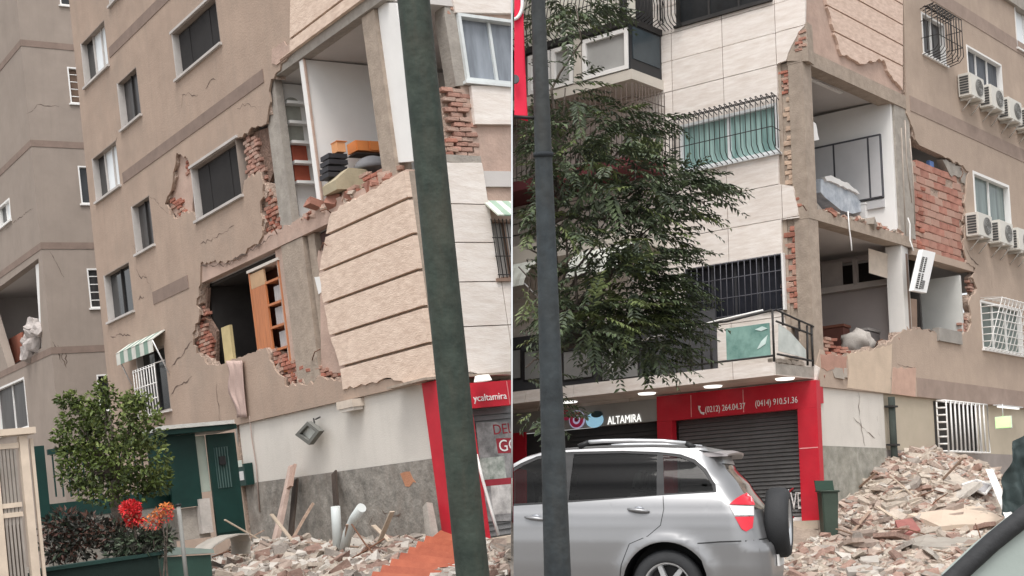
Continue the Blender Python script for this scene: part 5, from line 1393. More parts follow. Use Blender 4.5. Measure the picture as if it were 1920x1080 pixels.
def skin(name, fn, outer, holes, mat, parent, off=0, step=.07, mirror=False, clip=1):
    us = [p[0] for p in outer]; zs = [p[1] for p in outer]
    al = [min(us) + step * k for k in range(1, int((max(us) - min(us)) / step) + 1)]
    zl_ = [min(zs) + step * .7 * k for k in range(1, int((max(zs) - min(zs)) / step / .7) + 1)]
    b = flat(outer, holes, al, zl_)
    nor = {}
    e = .004
    for v in b.verts:
        u_, z_ = v.co.x, v.co.y
        p = fn(u_, z_); du = fn(u_ + e, z_) - fn(u_ - e, z_); dz = fn(u_, z_ + e) - fn(u_, z_ - e)
        n_ = du.cross(dz).normalized()
        if (fn is side_pt and n_.y < 0) or (fn is rear_pt and n_.x > 0): n_ = -n_
        p = p + n_ * off
        if mirror: p.y = -p.y
        v.co = CP(*p)
    o = finish(b, name, mat, parent, clip, smooth=True)
    if o is None: return None
    me = o.data; inv = {}
    org = CS.P(0, 0, -HW); ux, vz, ny = WD(CS.u), WD(CS.v), WD(CS.n)
    A = Matrix((ux, ny, vz)).transposed().inverted()
    ns = []
    for v in me.vertices:
        q = A @ (v.co - org)
        u_, z_ = (q.x if fn is side_pt else q.y), q.z
        if mirror: u_ = u_ if fn is side_pt else u_
        du = fn(u_ + e, z_) - fn(u_ - e, z_); dz = fn(u_, z_ + e) - fn(u_, z_ - e)
        n_ = du.cross(dz).normalized()
        if (fn is side_pt and n_.y < 0) or (fn is rear_pt and n_.x > 0): n_ = -n_
        if mirror: n_.y = -n_.y
        ns.append((ux * n_.x + ny * n_.y + vz * n_.z).normalized())
    # face winding must agree with the surface normal
    b = bmesh.new(); b.from_mesh(me); b.verts.ensure_lookup_table()
    for f in b.faces:
        if f.normal.dot(ns[f.verts[0].index]) < 0: f.normal_flip()
    b.to_mesh(me); b.free()
    me.polygons.foreach_set('use_smooth', [True] * len(me.polygons))
    me.normals_split_custom_set_from_vertices(ns)
    return o


silver = M('silver_paint', (.27, .272, .278), var=.015, scale=1, rough=.3, bump=0, metal=.55, spec=.5)
blk = M('black_rubber', (.03, .031, .033), rough=.7, bump=.15, bscale=80)
cgl = M('car_glass', (.012, .014, .014), var=.2, rough=.04, bump=0, spec=.28)
trim = M('black_trim', (.02, .02, .021), rough=.5, bump=0)
# tinted see-through glass
def tint_glass(name, col, f0=.06):
    m = bpy.data.materials.new(name); m.use_nodes = True; n = m.node_tree.nodes; l = m.node_tree.links; n.clear()
    o = n.new('ShaderNodeOutputMaterial'); mx = n.new('ShaderNodeMixShader'); tr = n.new('ShaderNodeBsdfTransparent'); gl = n.new('ShaderNodeBsdfGlossy'); fr = n.new('ShaderNodeFresnel')
    tr.inputs[0].default_value = (*col, 1); gl.inputs['Roughness'].default_value = .03; fr.inputs['IOR'].default_value = 1.27
    l.new(fr.outputs[0], mx.inputs[0]); l.new(tr.outputs[0], mx.inputs[1]); l.new(gl.outputs[0], mx.inputs[2]); l.new(mx.outputs[0], o.inputs[0])
    MATS[name] = m
    return m


cgl = tint_glass('car_tinted_glass', (.30, .32, .315))
car = thing('silver_car', 'silver off-road car with a spare wheel on its tail, before the red shop', 'car', CS.P(1.5, 0, -.8))
sp = lambda x, y, d=0: CS.sz(x, y, d)
# side outline in (x, z)
roofl = [sp(x, y, -.27) for x, y in ((1320, 839), (1292, 840), (1219, 838), (1116, 840), (1064, 843), (1017, 848), (986, 857), (940, 885))]
xf = sp(930, 1000)[0]
arch = [(xw + .42 * math.cos(R(a)), zw + .42 * math.sin(R(a))) for a in range(-10, 191, 8)]
rear_edge = [(lerp_tab(XT, z) + RC * .3, z) for z in (.34, .5, .7, .85, .98, 1.1, 1.25, 1.4, 1.52, 1.58)]
outer = rear_edge + [p for p in roofl if p[0] > rear_edge[-1][0] + .02] + [(xf, sp(930, 890, -.27)[1]), (xf, .3)] + [p for p in reversed(arch)]
# order: rear edge up, along the roof to the front, down, back along sill with arch
outer = rear_edge + [p for p in roofl if p[0] > rear_edge[-1][0] + .02] + [(xf, roofl[-1][1] - .1), (xf, .3)] + sorted([p for p in arch if p[1] > .3], key=lambda p: -p[0]) + [(rear_edge[0][0] + .02, .3)]
gq = lambda pts: [sp(x, y, -.12) for x, y in pts]
w_front = gq([(930, 946), (1044, 940), (1046, 853), (1030, 853), (1000, 860), (975, 872), (930, 902)])
w_rear = gq([(1068, 938), (1232, 928), (1226, 851), (1160, 848), (1068, 850)])
w_quart = gq([(1246, 925), (1338, 920), (1334, 908), (1316, 882), (1296, 866), (1270, 856), (1238, 852)])
dlo = gq([(925, 951), (1044, 944), (1140, 937), (1240, 929), (1344, 923), (1341, 908), (1321, 879), (1300, 861), (1272, 851), (1226, 846), (1160, 844), (1066, 846), (1030, 848), (998, 855), (970, 868), (925, 897)])
skin('body_side', side_pt, outer, [dlo], silver, car)
skin('body_side', side_pt, outer, [dlo], silver, car, mirror=True)
skin('window_surround', side_pt, dlo, [w_front, w_rear, w_quart], trim, car, off=-.006)
for nm, w_ in (('side_window', w_front), ('side_window', w_rear), ('quarter_window', w_quart)): skin(nm, side_pt, w_, [], cgl, car, off=-.012)
skin('side_window', side_pt, dlo, [], cgl, car, off=-.01, mirror=True)
# headrest and dark interior seen as dark glass; seams
def seam(pts, w=.007):
    q_ = [Vector(sp(*p)) for p in pts]; L1 = []; L2 = []
    for i, p in enumerate(q_):
        t = (q_[min(i + 1, len(q_) - 1)] - q_[max(i - 1, 0)]).normalized(); n_ = Vector((-t.y, t.x)) * w / 2
        L1.append((p.x + n_.x, p.y + n_.y)); L2.append((p.x - n_.x, p.y - n_.y))
    skin('panel_gap', side_pt, L1 + L2[::-1], [], trim, car, off=.0015)
seam([(1240, 930), (1243, 955), (1238, 985), (1215, 1005), (1180, 1020), (1165, 1060), (1160, 1100)])
seam([(1046, 946), (1048, 1000), (1050, 1100)]); seam([(1308, 1019), (1350, 1016), (1412, 1014)], .012)
# door handles
for x, y in ((1196, 957), (1003, 972)):
    a, z = sp(x, y); b = bmesh.new()
    P_ = [CP(a - .105 + .21 * k / 6, side_pt(a, z).y + .012 + .022 * math.sin(math.pi * k / 6), z + .004 * (k - 3)) for k in range(7)]
    tube(b, P_, [.010, .016, .018, .018, .018, .016, .010], 8); finish(b, 'door_handle', silver, car, 1)
    b = bmesh.new(); bmesh.ops.create_uvsphere(b, u_segments=12, v_segments=8, radius=.05); bmesh.ops.transform(b, matrix=CS.mat(a, z + .012, side_pt(a, z).y - HW - .006) @ Matrix.Diagonal((1, .3, .55, 1)), verts=b.verts[:]); finish(b, 'handle_cup', M('silver_shade', (.25, .26, .28), rough=.4, bump=0, metal=.5), car, 1, True)
# rear panel
zs_ = [.34, .5, .7, .85, 1.0]
def redge(z): return lerp_tab(WT, z) - RC * .3
ro = [(redge(z), z) for z in (.34, .5, .7, .85, .98, 1.1, 1.25, 1.4, 1.52, 1.58)]
rout = ro + [(-y, z) for y, z in reversed(ro)]
scr = [(.60, 1.06), (.52, 1.30), (.46, 1.50), (-.46, 1.50), (-.52, 1.30), (-.60, 1.06)]
skin('tailgate', rear_pt, rout, [scr], silver, car)
skin('rear_screen', rear_pt, scr, [], M('rear_glass', (.09, .085, .075), rough=.08, bump=0, spec=.6), car, off=-.008)
skin('panel_gap', rear_pt, [(.70, .78), (-.70, .78), (-.70, .792), (.70, .792)], [], trim, car, off=.002)
# tail lamps wrap round the corner: built on the side skin and the rear skin
red_l = M('lamp_red', (.60, .012, .03), rough=.12, bump=0, spec=.6); wht_l = M('lamp_clear', (.66, .64, .63), rough=.15, bump=0, spec=.6)
TL = [(1366, 947), (1378, 934), (1391, 924), (1402, 932), (1409, 948)]
for sgn, mir in ((1, False),):
    skin('tail_lamp', side_pt, [sp(x, y, -.02) for x, y in ((1366, 946), (1376, 936), (1392, 924), (1402, 932), (1409, 946), (1408, 948))], [], red_l, car, off=.006, step=.03)
    skin('tail_lamp', side_pt, [sp(x, y, -.02) for x, y in ((1366, 948), (1408, 949.5), (1410, 967), (1377, 967))], [], wht_l, car, off=.006, step=.03)
    skin('tail_lamp', side_pt, [sp(x, y, -.02) for x, y in ((1377, 969), (1410, 969), (1409, 990), (1398, 997), (1390, 992))], [], red_l, car, off=.006, step=.03)
# bumper
bu = [(lerp_tab(XT, z) + RC * .3, z) for z in (.32, .45, .6, .74)]
skin('bumper', side_pt, bu + [(sp(1309, 1019)[0], .745), (sp(1312, 1030)[0], .66), (sp(1325, 1060)[0], .48), (sp(1330, 1080)[0], .32)], [], silver, car, off=.014)
skin('bumper', rear_pt, [(redge(.4), .32), (redge(.5), .5), (redge(.74), .745), (-redge(.74), .745), (-redge(.5), .5), (-redge(.4), .32)], [], silver, car, off=.014)
# roof
b = bmesh.new(); rows = []
xs_ = [rear_edge[-1][0] - .1] + [p[0] for p in roofl[1:]] ; zs_ = [1.585] + [p[1] for p in roofl[1:]]
for x, z in zip(xs_, zs_):
    w = lerp_tab(WT, z) + .002
    rows.append([b.verts.new(CP(x, w * k / 6, z + .045 * (1 - (k / 6) ** 2))) for k in range(-6, 7)])
for r0, r1 in zip(rows, rows[1:]):
    for k in range(12): b.faces.new((r0[k], r0[k + 1], r1[k + 1], r1[k]))
finish(b, 'roof', silver, car, 1, True)
# spoiler
b = bmesh.new(); rows = []
for k in range(-8, 9):
    y = .56 * k / 8; x0 = .42 + .06 * (abs(k) / 8) ** 2; pr = [(x0 + .12, 1.60), (x0 - .08, 1.605), (x0 - .16, 1.585), (x0 - .15, 1.565), (x0 + .05, 1.56)]
    rows.append([b.verts.new(CP(x, y, z + .03 * (1 - (k / 8) ** 2))) for x, z in pr])
for r0, r1 in zip(rows, rows[1:]):
    for k in range(5): b.faces.new((r0[k], r0[(k + 1) % 5], r1[(k + 1) % 5], r1[k]))
b.faces.new(rows[0]); b.faces.new(rows[-1])
finish(b, 'spoiler', M('spoiler_silver', (.40, .37, .37), rough=.35, metal=.4, bump=0), car, 1)
for dy in (.52, -.52):
    d_ = dy - HW
    P_ = [CP(sp(x, 828, -.34)[0], dy, sp(x, y, -.34)[1]) for x, y in ((1302, 840), (1286, 831), (1240, 827), (1180, 826), (1130, 827), (1104, 829), (1085, 838))]
    b = bmesh.new(); tube(b, P_[1:-1], .02, 8); finish(b, 'roof_rail', M('rail_silver', (.62, .63, .65), metal=.5, rough=.3, bump=0), car, 1)
    b = bmesh.new(); tube(b, [P_[0], P_[1]], [.03, .024], 8); tube(b, [P_[-2], P_[-1]], [.024, .03], 8); finish(b, 'rail_foot', trim, car, 1)
# blunt front closing panel and windscreen
def cutx(y, z, off=.03):
    f0 = (CP(0, y, z) - EYE).dot(XN); f1 = (CP(1, y, z) - EYE).dot(XN); return (off - f0) / (f1 - f0)


for nm, zz_, m_ in (('nose_panel', (.3, .5, .7, .9, 1.0), silver), ('windscreen', (1.02, 1.2, 1.4, 1.5), cgl)):
    b = bmesh.new(); rows = []
    for z in zz_:
        w = lerp_tab(WT, z) - .012; rows.append([b.verts.new(CP(cutx(w * k / 6, z), w * k / 6, z)) for k in range(-6, 7)])
    for r0, r1 in zip(rows, rows[1:]):
        for k in range(12): b.faces.new((r0[k], r0[k + 1], r1[k + 1], r1[k]))
    finish(b, nm, m_, car, None, True)
# seats seen through the tinted glass
seatM = M('seat_cloth', (.06, .058, .055), var=.2, bump=.2)
for sx, ys_ in ((1.35, (.36, -.36)), (2.25, (.36, -.36))):
    for yy in ys_:
        b = bmesh.new()
        for (xa_, xb_, za_, zb2, hw_) in ((sx - .02, sx + .5, .62, .78, .25), (sx - .12, sx + .02, .7, 1.22, .24), (sx - .15, sx - .05, 1.25, 1.44, .13)):
            hexa(b, [CP(xa_, yy - hw_, za_), CP(xb_, yy - hw_, za_), CP(xb_, yy + hw_, za_), CP(xa_, yy + hw_, za_), CP(xa_ - .05, yy - hw_ * .85, zb2), CP(xb_ - .05, yy - hw_ * .85, zb2), CP(xb_ - .05, yy + hw_ * .85, zb2), CP(xa_ - .05, yy + hw_ * .85, zb2)])
        bmesh.ops.bevel(b, geom=b.edges[:], offset=.03, segments=2, affect='EDGES')
        finish(b, 'seat', seatM, car, 1, True)
# floor pan keeps light out of the cabin
b = bmesh.new(); hexa(b, [CP(.15, -.7, .32), CP(xf, -.7, .32), CP(xf, .7, .32), CP(.15, .7, .32), CP(.15, -.7, .36), CP(xf, -.7, .36), CP(xf, .7, .36), CP(.15, .7, .36)]); finish(b, 'underbody', trim, car, 1)
b = bmesh.new(); hexa(b, [CP(xw - .46, .35, .33), CP(xw + .46, .35, .33), CP(xw + .46, .42, .33), CP(xw - .46, .42, .33), CP(xw - .46, .35, .85), CP(xw + .46, .35, .85), CP(xw + .46, .42, .85), CP(xw - .46, .42, .85)]); finish(b, 'wheel_well', trim, car, 1)
b = bmesh.new(); n_ = 24
q0 = [b.verts.new(CP(xw + .425 * math.cos(math.pi * k / n_), .40, zw + .425 * math.sin(math.pi * k / n_))) for k in range(n_ + 1)]; q1 = [b.verts.new(CP(xw + .425 * math.cos(math.pi * k / n_), .85, zw + .425 * math.sin(math.pi * k / n_))) for k in range(n_ + 1)]
for k in range(n_): b.faces.new((q0[k], q0[k + 1], q1[k + 1], q1[k]))
finish(b, 'wheel_well', trim, car, 1)


def lathe(b, C, ax, prof, n=36, mi=0):
    """prof: (radius, offset along axis); C point, ax unit axis"""
    a = Vector((0, 0, 1)); a = (a - ax * a.dot(ax)).normalized(); c = ax.cross(a); rows = []
    for r_, h in prof: rows.append([b.verts.new(C + ax * h + (a * math.cos(2 * math.pi * k / n) + c * math.sin(2 * math.pi * k / n)) * r_) for k in range(n)])
    for r0, r1 in zip(rows, rows[1:]):
        for k in range(n):
            f = b.faces.new((r0[k], r0[(k + 1) % n], r1[(k + 1) % n], r1[k])); f.smooth = True; f.material_index = mi
    return rows


def wheel(C, ax, parent, name, r=.345, wd=.21):
    b = bmesh.new(); h = wd / 2
    lathe(b, C, ax, [(.21, -h), (.25, -h - .005), (r - .03, -h + .005), (r - .005, -h + .04), (r, 0), (r - .005, h - .04), (r - .03, h - .005), (.25, h + .005), (.225, h - .005), (.21, h - .03)])
    ty = finish(b, name, blk, parent, 1)
    b = bmesh.new(); lathe(b, C, ax, [(.235, h - .01), (.225, h - .004), (.21, h - .02), (.20, h - .06), (.19, -h + .02)], 36); finish(b, 'rim', M('alloy', (.55, .56, .57), metal=.7, rough=.3, bump=0), ty, 1)
    a = Vector((0, 0, 1)); a = (a - ax * a.dot(ax)).normalized(); c = ax.cross(a)
    b = bmesh.new(); rw = lathe(b, C, ax, [(.19, -.02), (.001, -.02)], 24); finish(b, 'brake_disc', trim, ty, 1)
    for k in range(6):
        t = k * math.pi / 3 + .3; d1 = a * math.cos(t) + c * math.sin(t); d2 = ax.cross(d1); b = bmesh.new()
        f = lambda r_, w, hh: C + d1 * r_ + d2 * w + ax * hh
        hexa(b, [f(.03, -.032, h - .07), f(.215, -.028, h - .06), f(.215, .028, h - .06), f(.03, .032, h - .07), f(.03, -.026, h - .03), f(.215, -.02, h - .025), f(.215, .02, h - .025), f(.03, .026, h - .03)])
        finish(b, 'spoke', MATS['alloy'], ty, 1)
    b = bmesh.new(); lathe(b, C, ax, [(.055, h - .08), (.055, h - .025), (.045, h - .015), (.001, h - .015)], 20); finish(b, 'hub', MATS['alloy'], ty, 1)
    return ty


nyW = WD(CS.n).normalized(); uxW = WD(CS.u).normalized()
wheel(CP(xw, .73, zw), nyW, car, 'wheel')
wheel(CP(xw, -.73, zw), -nyW, car, 'wheel')
wheel(CP(-.085, .05, .93), -uxW, car, 'spare_wheel', r=.34, wd=.22)
b = bmesh.new(); lathe(b, CP(-.02, .05, .93), -uxW, [(.1, -.05), (.1, .06)], 16); finish(b, 'spare_carrier', trim, car, 1)
b = bmesh.new(); hexa(b, [CP(-.095, -.25, .52), CP(-.075, -.25, .52), CP(-.075, .25, .52), CP(-.095, .25, .52), CP(-.09, -.25, .63), CP(-.07, -.25, .63), CP(-.07, .25, .63), CP(-.09, .25, .63)]); finish(b, 'number_plate', white, car, 1)

# ================================================================== POLES, BANNER
polM = M('pole_green', (.036, .052, .043), col2=(.056, .074, .060), var=.3, scale=7, rough=.65, bump=.35, bscale=18, stain=.55, stain_col=(.085, .07, .05), streak=.5)
polN = M('pole_slate', (.040, .050, .058), col2=(.058, .072, .08), var=.3, scale=7, rough=.65, bump=.35, bscale=18, stain=.5, stain_col=(.065, .06, .05), streak=.5)


def street_pole(x0, x1, y0, w0, X0, X1, y1, w1, Zd, mat, name, label, v, h):
    """x0..x1 at pixel row y0, X0..X1 at y1"""
    a = ray((x0 + x1) / 2, y0, Zd); b_ = ray((X0 + X1) / 2, y1, Zd); ax = (b_ - a)
    top = a - ax * .35; k = (-h - a.dot(v)) / ax.dot(v); bot = a + ax * k
    r0 = (x1 - x0) / 2 / FPX * Zd; r1 = (X1 - X0) / 2 / FPX * Zd
    t = thing(name, label, 'pole', W(bot))
    pts, rs_ = [], []
    for i in range(13):
        f = -.35 + (k + .35) * i / 12; pts.append(W(a + ax * f)); rs_.append(r0 + (r1 - r0) * max(-.35, f))
    bm = bmesh.new(); tube(bm, pts, rs_, 28); finish(bm, 'shaft', mat, t, smooth=False)
    axw = (pts[-1] - pts[0]).normalized()
    bm = bmesh.new(); tube(bm, [pts[-1] - axw * .35, pts[-1] - axw * .32, pts[-1] + axw * .05], [r1 * 1.0, r1 * 1.5, r1 * 1.7], 24); finish(bm, 'base_collar', mat, t)
    return t, a, ax


gp, ga, gax = street_pole(745, 806, 0, 0, 855, 918, 1080, 0, 8.0, polM, 'lamp_post', 'thick dark green street pole crossing the left block corner', vL, HL)
rp_, pa, pax = street_pole(996, 1022, 0, 0, 1020, 1071, 1080, 0, 8.4, polN, 'street_pole', 'tapering slate grey street pole in front of the silver car door', vR, HR)
f = 430 / 1080; c_ = W(pa + pax * (290 / 1080)); bm = bmesh.new(); axw = WD(pax).normalized(); tube(bm, [c_ - axw * .015, c_ + axw * .015], .066, 24); finish(bm, 'strap', M('strap_dark', (.03, .035, .04), bump=0), rp_)
# red banner on the slate pole
KF = Frame(ray(975, 100, 8.45), hR_, vR)
bn = thing('pole_banner', 'red banner with a white looped letter hung from the slate pole', 'banner', KF.at(975, 222))
bp_ = KF.poly([(950, -60), (979, -60), (982, 50), (985, 130), (990, 226), (950, 216)])
b = flat(bp_, [], [KF.sz(x, 100)[0] for x in range(955, 992, 5)], [KF.sz(975, y)[1] for y in range(-50, 225, 12)])
for v in b.verts: v.co = KF.P(v.co.x, v.co.y, .02 * math.sin(v.co.y * 5 + v.co.x * 9))
r__ = bmesh.ops.extrude_face_region(b, geom=b.faces[:])
for v in r__['geom']:
    if isinstance(v, bmesh.types.BMVert): v.co += WD(KF.n) * .004
finish(b, 'cloth', M('banner_red', (.70, .02, .06), var=.06, rough=.7, bump=.05), bn, 1, True)
b = bmesh.new(); kc = KF.sz(962, 5)
tube(b, [KF.P(kc[0] + .062 * math.cos(R(a)), kc[1] - .02 + .11 * math.sin(R(a)), .035) for a in range(-170, 100, 15)], .012, 6); finish(b, 'letter', wtx, bn, 1)
disc(KF, KF.sz(962, 152)[0], KF.sz(962, 152)[1], .03, 0, .035, trim, 'emblem', bn) if False else None
b = bmesh.new(); kc = KF.sz(965, 152); tube(b, [KF.P(kc[0], kc[1], .025), KF.P(kc[0], kc[1], .045)], .03, 16); finish(b, 'emblem', M('emblem_grey', (.10, .10, .11), bump=0), bn, 1)
tubes('arm', [[KF.P(KF.sz(950, -55)[0], KF.sz(975, -58)[1], .0), W(pa + pax * (-58 / 1080))], [KF.at(950, 218), W(pa + pax * (222 / 1080))]], .012, trim, bn, 1)

# ================================================================== CAR WINDOW EDGE AT BOTTOM RIGHT
NF = Frame(ray(1860, 1040, .95), hR_, vR)
ce = thing('car_window_edge', 'pale car door panel with a black rubber edge across the bottom right corner', 'car door', NF.at(1900, 1080))
slab('door_panel', NF, NF.poly([(1806, 1084), (1868, 1026), (1930, 976), (2000, 925), (2100, 925), (2100, 1300), (1806, 1300)]), [], -.05, 0, M('pale_green_trim', (.34, .39, .365), var=.06, scale=5, rough=.5, bump=.05), ce)
b = bmesh.new(); tube(b, [NF.at(1740, 1127, -.0), NF.at(1792, 1080, 0), NF.at(1860, 1017, 0), NF.at(1925, 965, 0), NF.at(2000, 912, 0)], [.0066, .0068, .0070, .0072, .0074], 16); finish(b, 'rubber_edge', blk, ce)
# ================================================================== TREES AND SHRUBS
def leafmat(name, c, c2, tr=.25):
    m = M(name, c, c2, var=.3, scale=3, rough=.55, bump=0, spec=.35)
    b = m.node_tree.nodes['Principled BSDF']
    try:
        b.inputs['Transmission Weight'].default_value = 0
        b.inputs['Subsurface Weight'].default_value = 0
    except Exception: pass
    return m


def add_leaf(bm, p, d, n, L, w, mi, bend=.15):
    d = d.normalized(); s = d.cross(n)
    if s.length < 1e-3: s = d.orthogonal()
    s.normalize(); n = s.cross(d).normalized()
    a = bm.verts.new(p); b1 = bm.verts.new(p + d * L * .45 + s * w / 2 + n * L * bend * .3); b2 = bm.verts.new(p + d * L * .45 - s * w / 2 + n * L * bend * .3); t = bm.verts.new(p + d * L - n * L * bend)
    f = bm.faces.new((a, b1, t, b2)); f.material_index = mi


def rvec(rg): 
    while True:
        v = Vector((rg.uniform(-1, 1), rg.uniform(-1, 1), rg.uniform(-1, 1)))
        if .05 < v.length < 1: return v.normalized()


def limb(bm, a, b, r0, r1, rg, wob=.12, n=5):
    pts = [a.lerp(b, i / n) + (rvec(rg) * wob * (b - a).length * .25 if 0 < i < n else Vector()) for i in range(n + 1)]
    tube(bm, pts, [r0 + (r1 - r0) * i / n for i in range(n + 1)], 8)
    return pts


# ---- the tree before the right block: feathery sprays
rg = random.Random(77)
barkM = M('bark', (.11, .09, .075), var=.3, scale=6, bump=.8, bscale=20)
lm = [leafmat('leaf_dark', (.05, .068, .043), (.085, .105, .066)), leafmat('leaf_mid', (.075, .105, .052), (.115, .15, .075)), leafmat('leaf_light', (.12, .155, .055), (.18, .22, .085))]
ZT = 16.5
basept = W(base(ray(1043, 1080, ZT), vR, HR))
tr_ = thing('street_tree', 'tall dark tree with feathery drooping sprays in front of the travertine wall', 'tree', basept)
blobs = [  # px, py, rx, ry, depth offset, sprays
    (1105, 235, 80, 45, .2, 34), (1185, 225, 55, 26, .6, 20), (1060, 290, 60, 60, .0, 30), (1140, 315, 80, 45, -.4, 34), (1240, 335, 70, 28, .3, 34), (1285, 350, 44, 18, .1, 20), (1215, 375, 60, 45, .2, 32), (1260, 395, 40, 22, .1, 14),
    (1060, 400, 60, 50, -.3, 26), (1140, 395, 60, 30, 0, 18), (1215, 460, 60, 40, .2, 32), (1150, 530, 85, 50, -.1, 54), (1195, 545, 80, 55, .2, 54), (1105, 600, 75, 45, -.4, 46), (1185, 605, 85, 50, .1, 54), (1235, 625, 50, 40, .3, 28), (1000, 590, 30, 40, 0, 10), (992, 400, 26, 50, .2, 14), (1210, 660, 60, 18, .1, 18),
    (995, 290, 26, 50, .2, 12), (1080, 10, 50, 18, .0, 20), (1035, 40, 22, 40, .3, 10), (1010, 770, 26, 26, 0, 10), (1060, 165, 26, 30, .4, 10), (1250, 560, 34, 26, .3, 10), (984, 160, 16, 50, .3, 8), (972, 500, 12, 50, .1, 8), (1120, 470, 50, 30, 0, 16), (985, 690, 20, 30, 0, 6)]
tm = bmesh.new()
trunk_top = W(ray(1036, 600, ZT))
lim = limb(tm, basept, trunk_top, .13, .10, rg, .02)
forks = []
for (x, y, rx, ry, dz, n_) in blobs:
    c = W(ray(x, y, ZT + dz)); st_ = trunk_top.lerp(basept, rg.uniform(0, .15)) if y > 350 else W(ray(1032, 420, ZT))
    if y <= 350 and not forks: forks.append(limb(tm, trunk_top, W(ray(1032, 420, ZT)), .11, .05, rg, .08))
    limb(tm, st_, c, .03, .008, rg, .3, 7)
lf = bmesh.new()
seam_n = XN
for (x, y, rx, ry, dz, n_) in blobs:
    for k in range(int(n_ * 1.5)):
        ang = rg.uniform(0, 2 * math.pi); q_ = math.sqrt(rg.random())
        px_, py_ = x + rx * q_ * math.cos(ang), y + ry * q_ * math.sin(ang)
        p = W(ray(px_, py_, ZT + dz + rg.uniform(-.7, .7)))
        out = Vector((math.cos(ang) * (.6 + .5 * q_) + .25, rg.uniform(-.7, .3), -.12 - .25 * rg.random() + .25 * max(0, -math.sin(ang))))
        out = (out + rvec(rg) * .35).normalized()
        L = rg.uniform(.36, .62); n_lf = 11
        lite = rg.random() < (.16 if py_ < 330 else .10) or (520 < py_ < 600 and 1100 < px_ < 1220 and rg.random() < .45)
        sidev = out.cross(Vector((0, 0, 1))).normalized(); upv = sidev.cross(out).normalized()
        for i in range(n_lf):
            f = (i + 1) / n_lf; q = p + out * L * f - Vector((0, 0, 1)) * L * .14 * f * f
            for sg in (-1, 1):
                d = out * .55 + sidev * sg * .8 - Vector((0, 0, 1)) * rg.uniform(.0, .35) + rvec(rg) * .25
                l_ = .128 * (1 - .5 * abs(f - .45)) * rg.uniform(.65, 1.3)
                if (q - EYE).dot(XN) < .12: continue
                add_leaf(lf, q, d, upv, l_, l_ * .34, 2 if lite else (0 if rg.random() < .5 else 1))
finish(tm, 'trunk', barkM, tr_, 1)
finish(lf, 'crown', lm, tr_)

# ---- small round tree before the left block
rg = random.Random(5)
ZB = 17.0
bp2 = W(base(ray(225, 1060, ZB), vL, HL))
t2 = thing('bushy_tree', 'small bushy green tree over the red flowers by the green gate', 'tree', bp2)
tm = bmesh.new(); top = W(ray(215, 900, ZB)); limb(tm, bp2, top, .09, .06, rg, .06)
lf = bmesh.new()
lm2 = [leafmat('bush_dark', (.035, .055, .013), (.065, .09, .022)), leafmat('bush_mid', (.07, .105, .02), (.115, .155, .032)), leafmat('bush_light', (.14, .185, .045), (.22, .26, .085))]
for (x, y, rx, ry, n_) in [(205, 850, 85, 75, 900), (150, 800, 45, 55, 420), (250, 800, 60, 60, 560), (200, 770, 60, 40, 380), (260, 870, 62, 55, 560), (160, 880, 50, 50, 380), (290, 900, 32, 30, 220), (130, 750, 22, 16, 110), (195, 735, 16, 26, 90), (255, 748, 24, 20, 120), (215, 920, 80, 26, 300), (118, 830, 18, 40, 110)]:
    c = ray(x, y, ZB); limb(tm, top, W(c), .03, .008, rg, .2, 4)
    for k in range(int(n_ * 1.7)):
        v = rvec(rg) * (rg.random() ** .4)
        p = W(c + Vector((v.x * rx / FPX * ZB, v.y * ry / FPX * ZB, v.z * rx / FPX * ZB)))
        if noise.noise(p * 3.1) < -.28: continue
        d = WD(Vector((v.x, v.y * .6 + .1, v.z))) + rvec(rg) * .8; l_ = rg.uniform(.05, .095)
        hi = (-v.y + .3 * rg.uniform(-1, 1)) + (.25 if y > 830 and x > 200 else 0)  # light from above painted in: paler leaves high in each clump, darker below
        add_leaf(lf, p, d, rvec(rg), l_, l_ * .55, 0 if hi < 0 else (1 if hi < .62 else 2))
finish(tm, 'trunk', barkM, t2); finish(lf, 'crown', lm2, t2)

# ---- flowering shrub and dark shrub in the planter
def shrub(name, label, blobs, Zd, mats, pick, leaf=(.06, .11), group=None, seed=1, w=.45, base_px=None, cat='shrub'):
    rg = random.Random(seed); b0 = base(ray(base_px[0], base_px[1], Zd), vL, HL); t = thing(name, label, cat, W(b0), group)
    tm = bmesh.new(); lf = bmesh.new()
    for (x, y, rx, ry, n_) in blobs:
        c = ray(x, y, Zd); limb(tm, W(b0), W(c), .018, .006, rg, .12, 4)
        for k in range(n_):
            v = rvec(rg) * (rg.random() ** .45)
            p = W(c + Vector((v.x * rx, v.y * ry, v.z * rx)) * (Zd / FPX))
            d = WD(Vector((v.x, v.y, v.z))) + rvec(rg) * .6; l_ = rg.uniform(*leaf)
            add_leaf(lf, p, d, rvec(rg), l_, l_ * w, pick(rg, v))
    finish(tm, 'stem', barkM, t); finish(lf, 'foliage', mats, t)
    return t


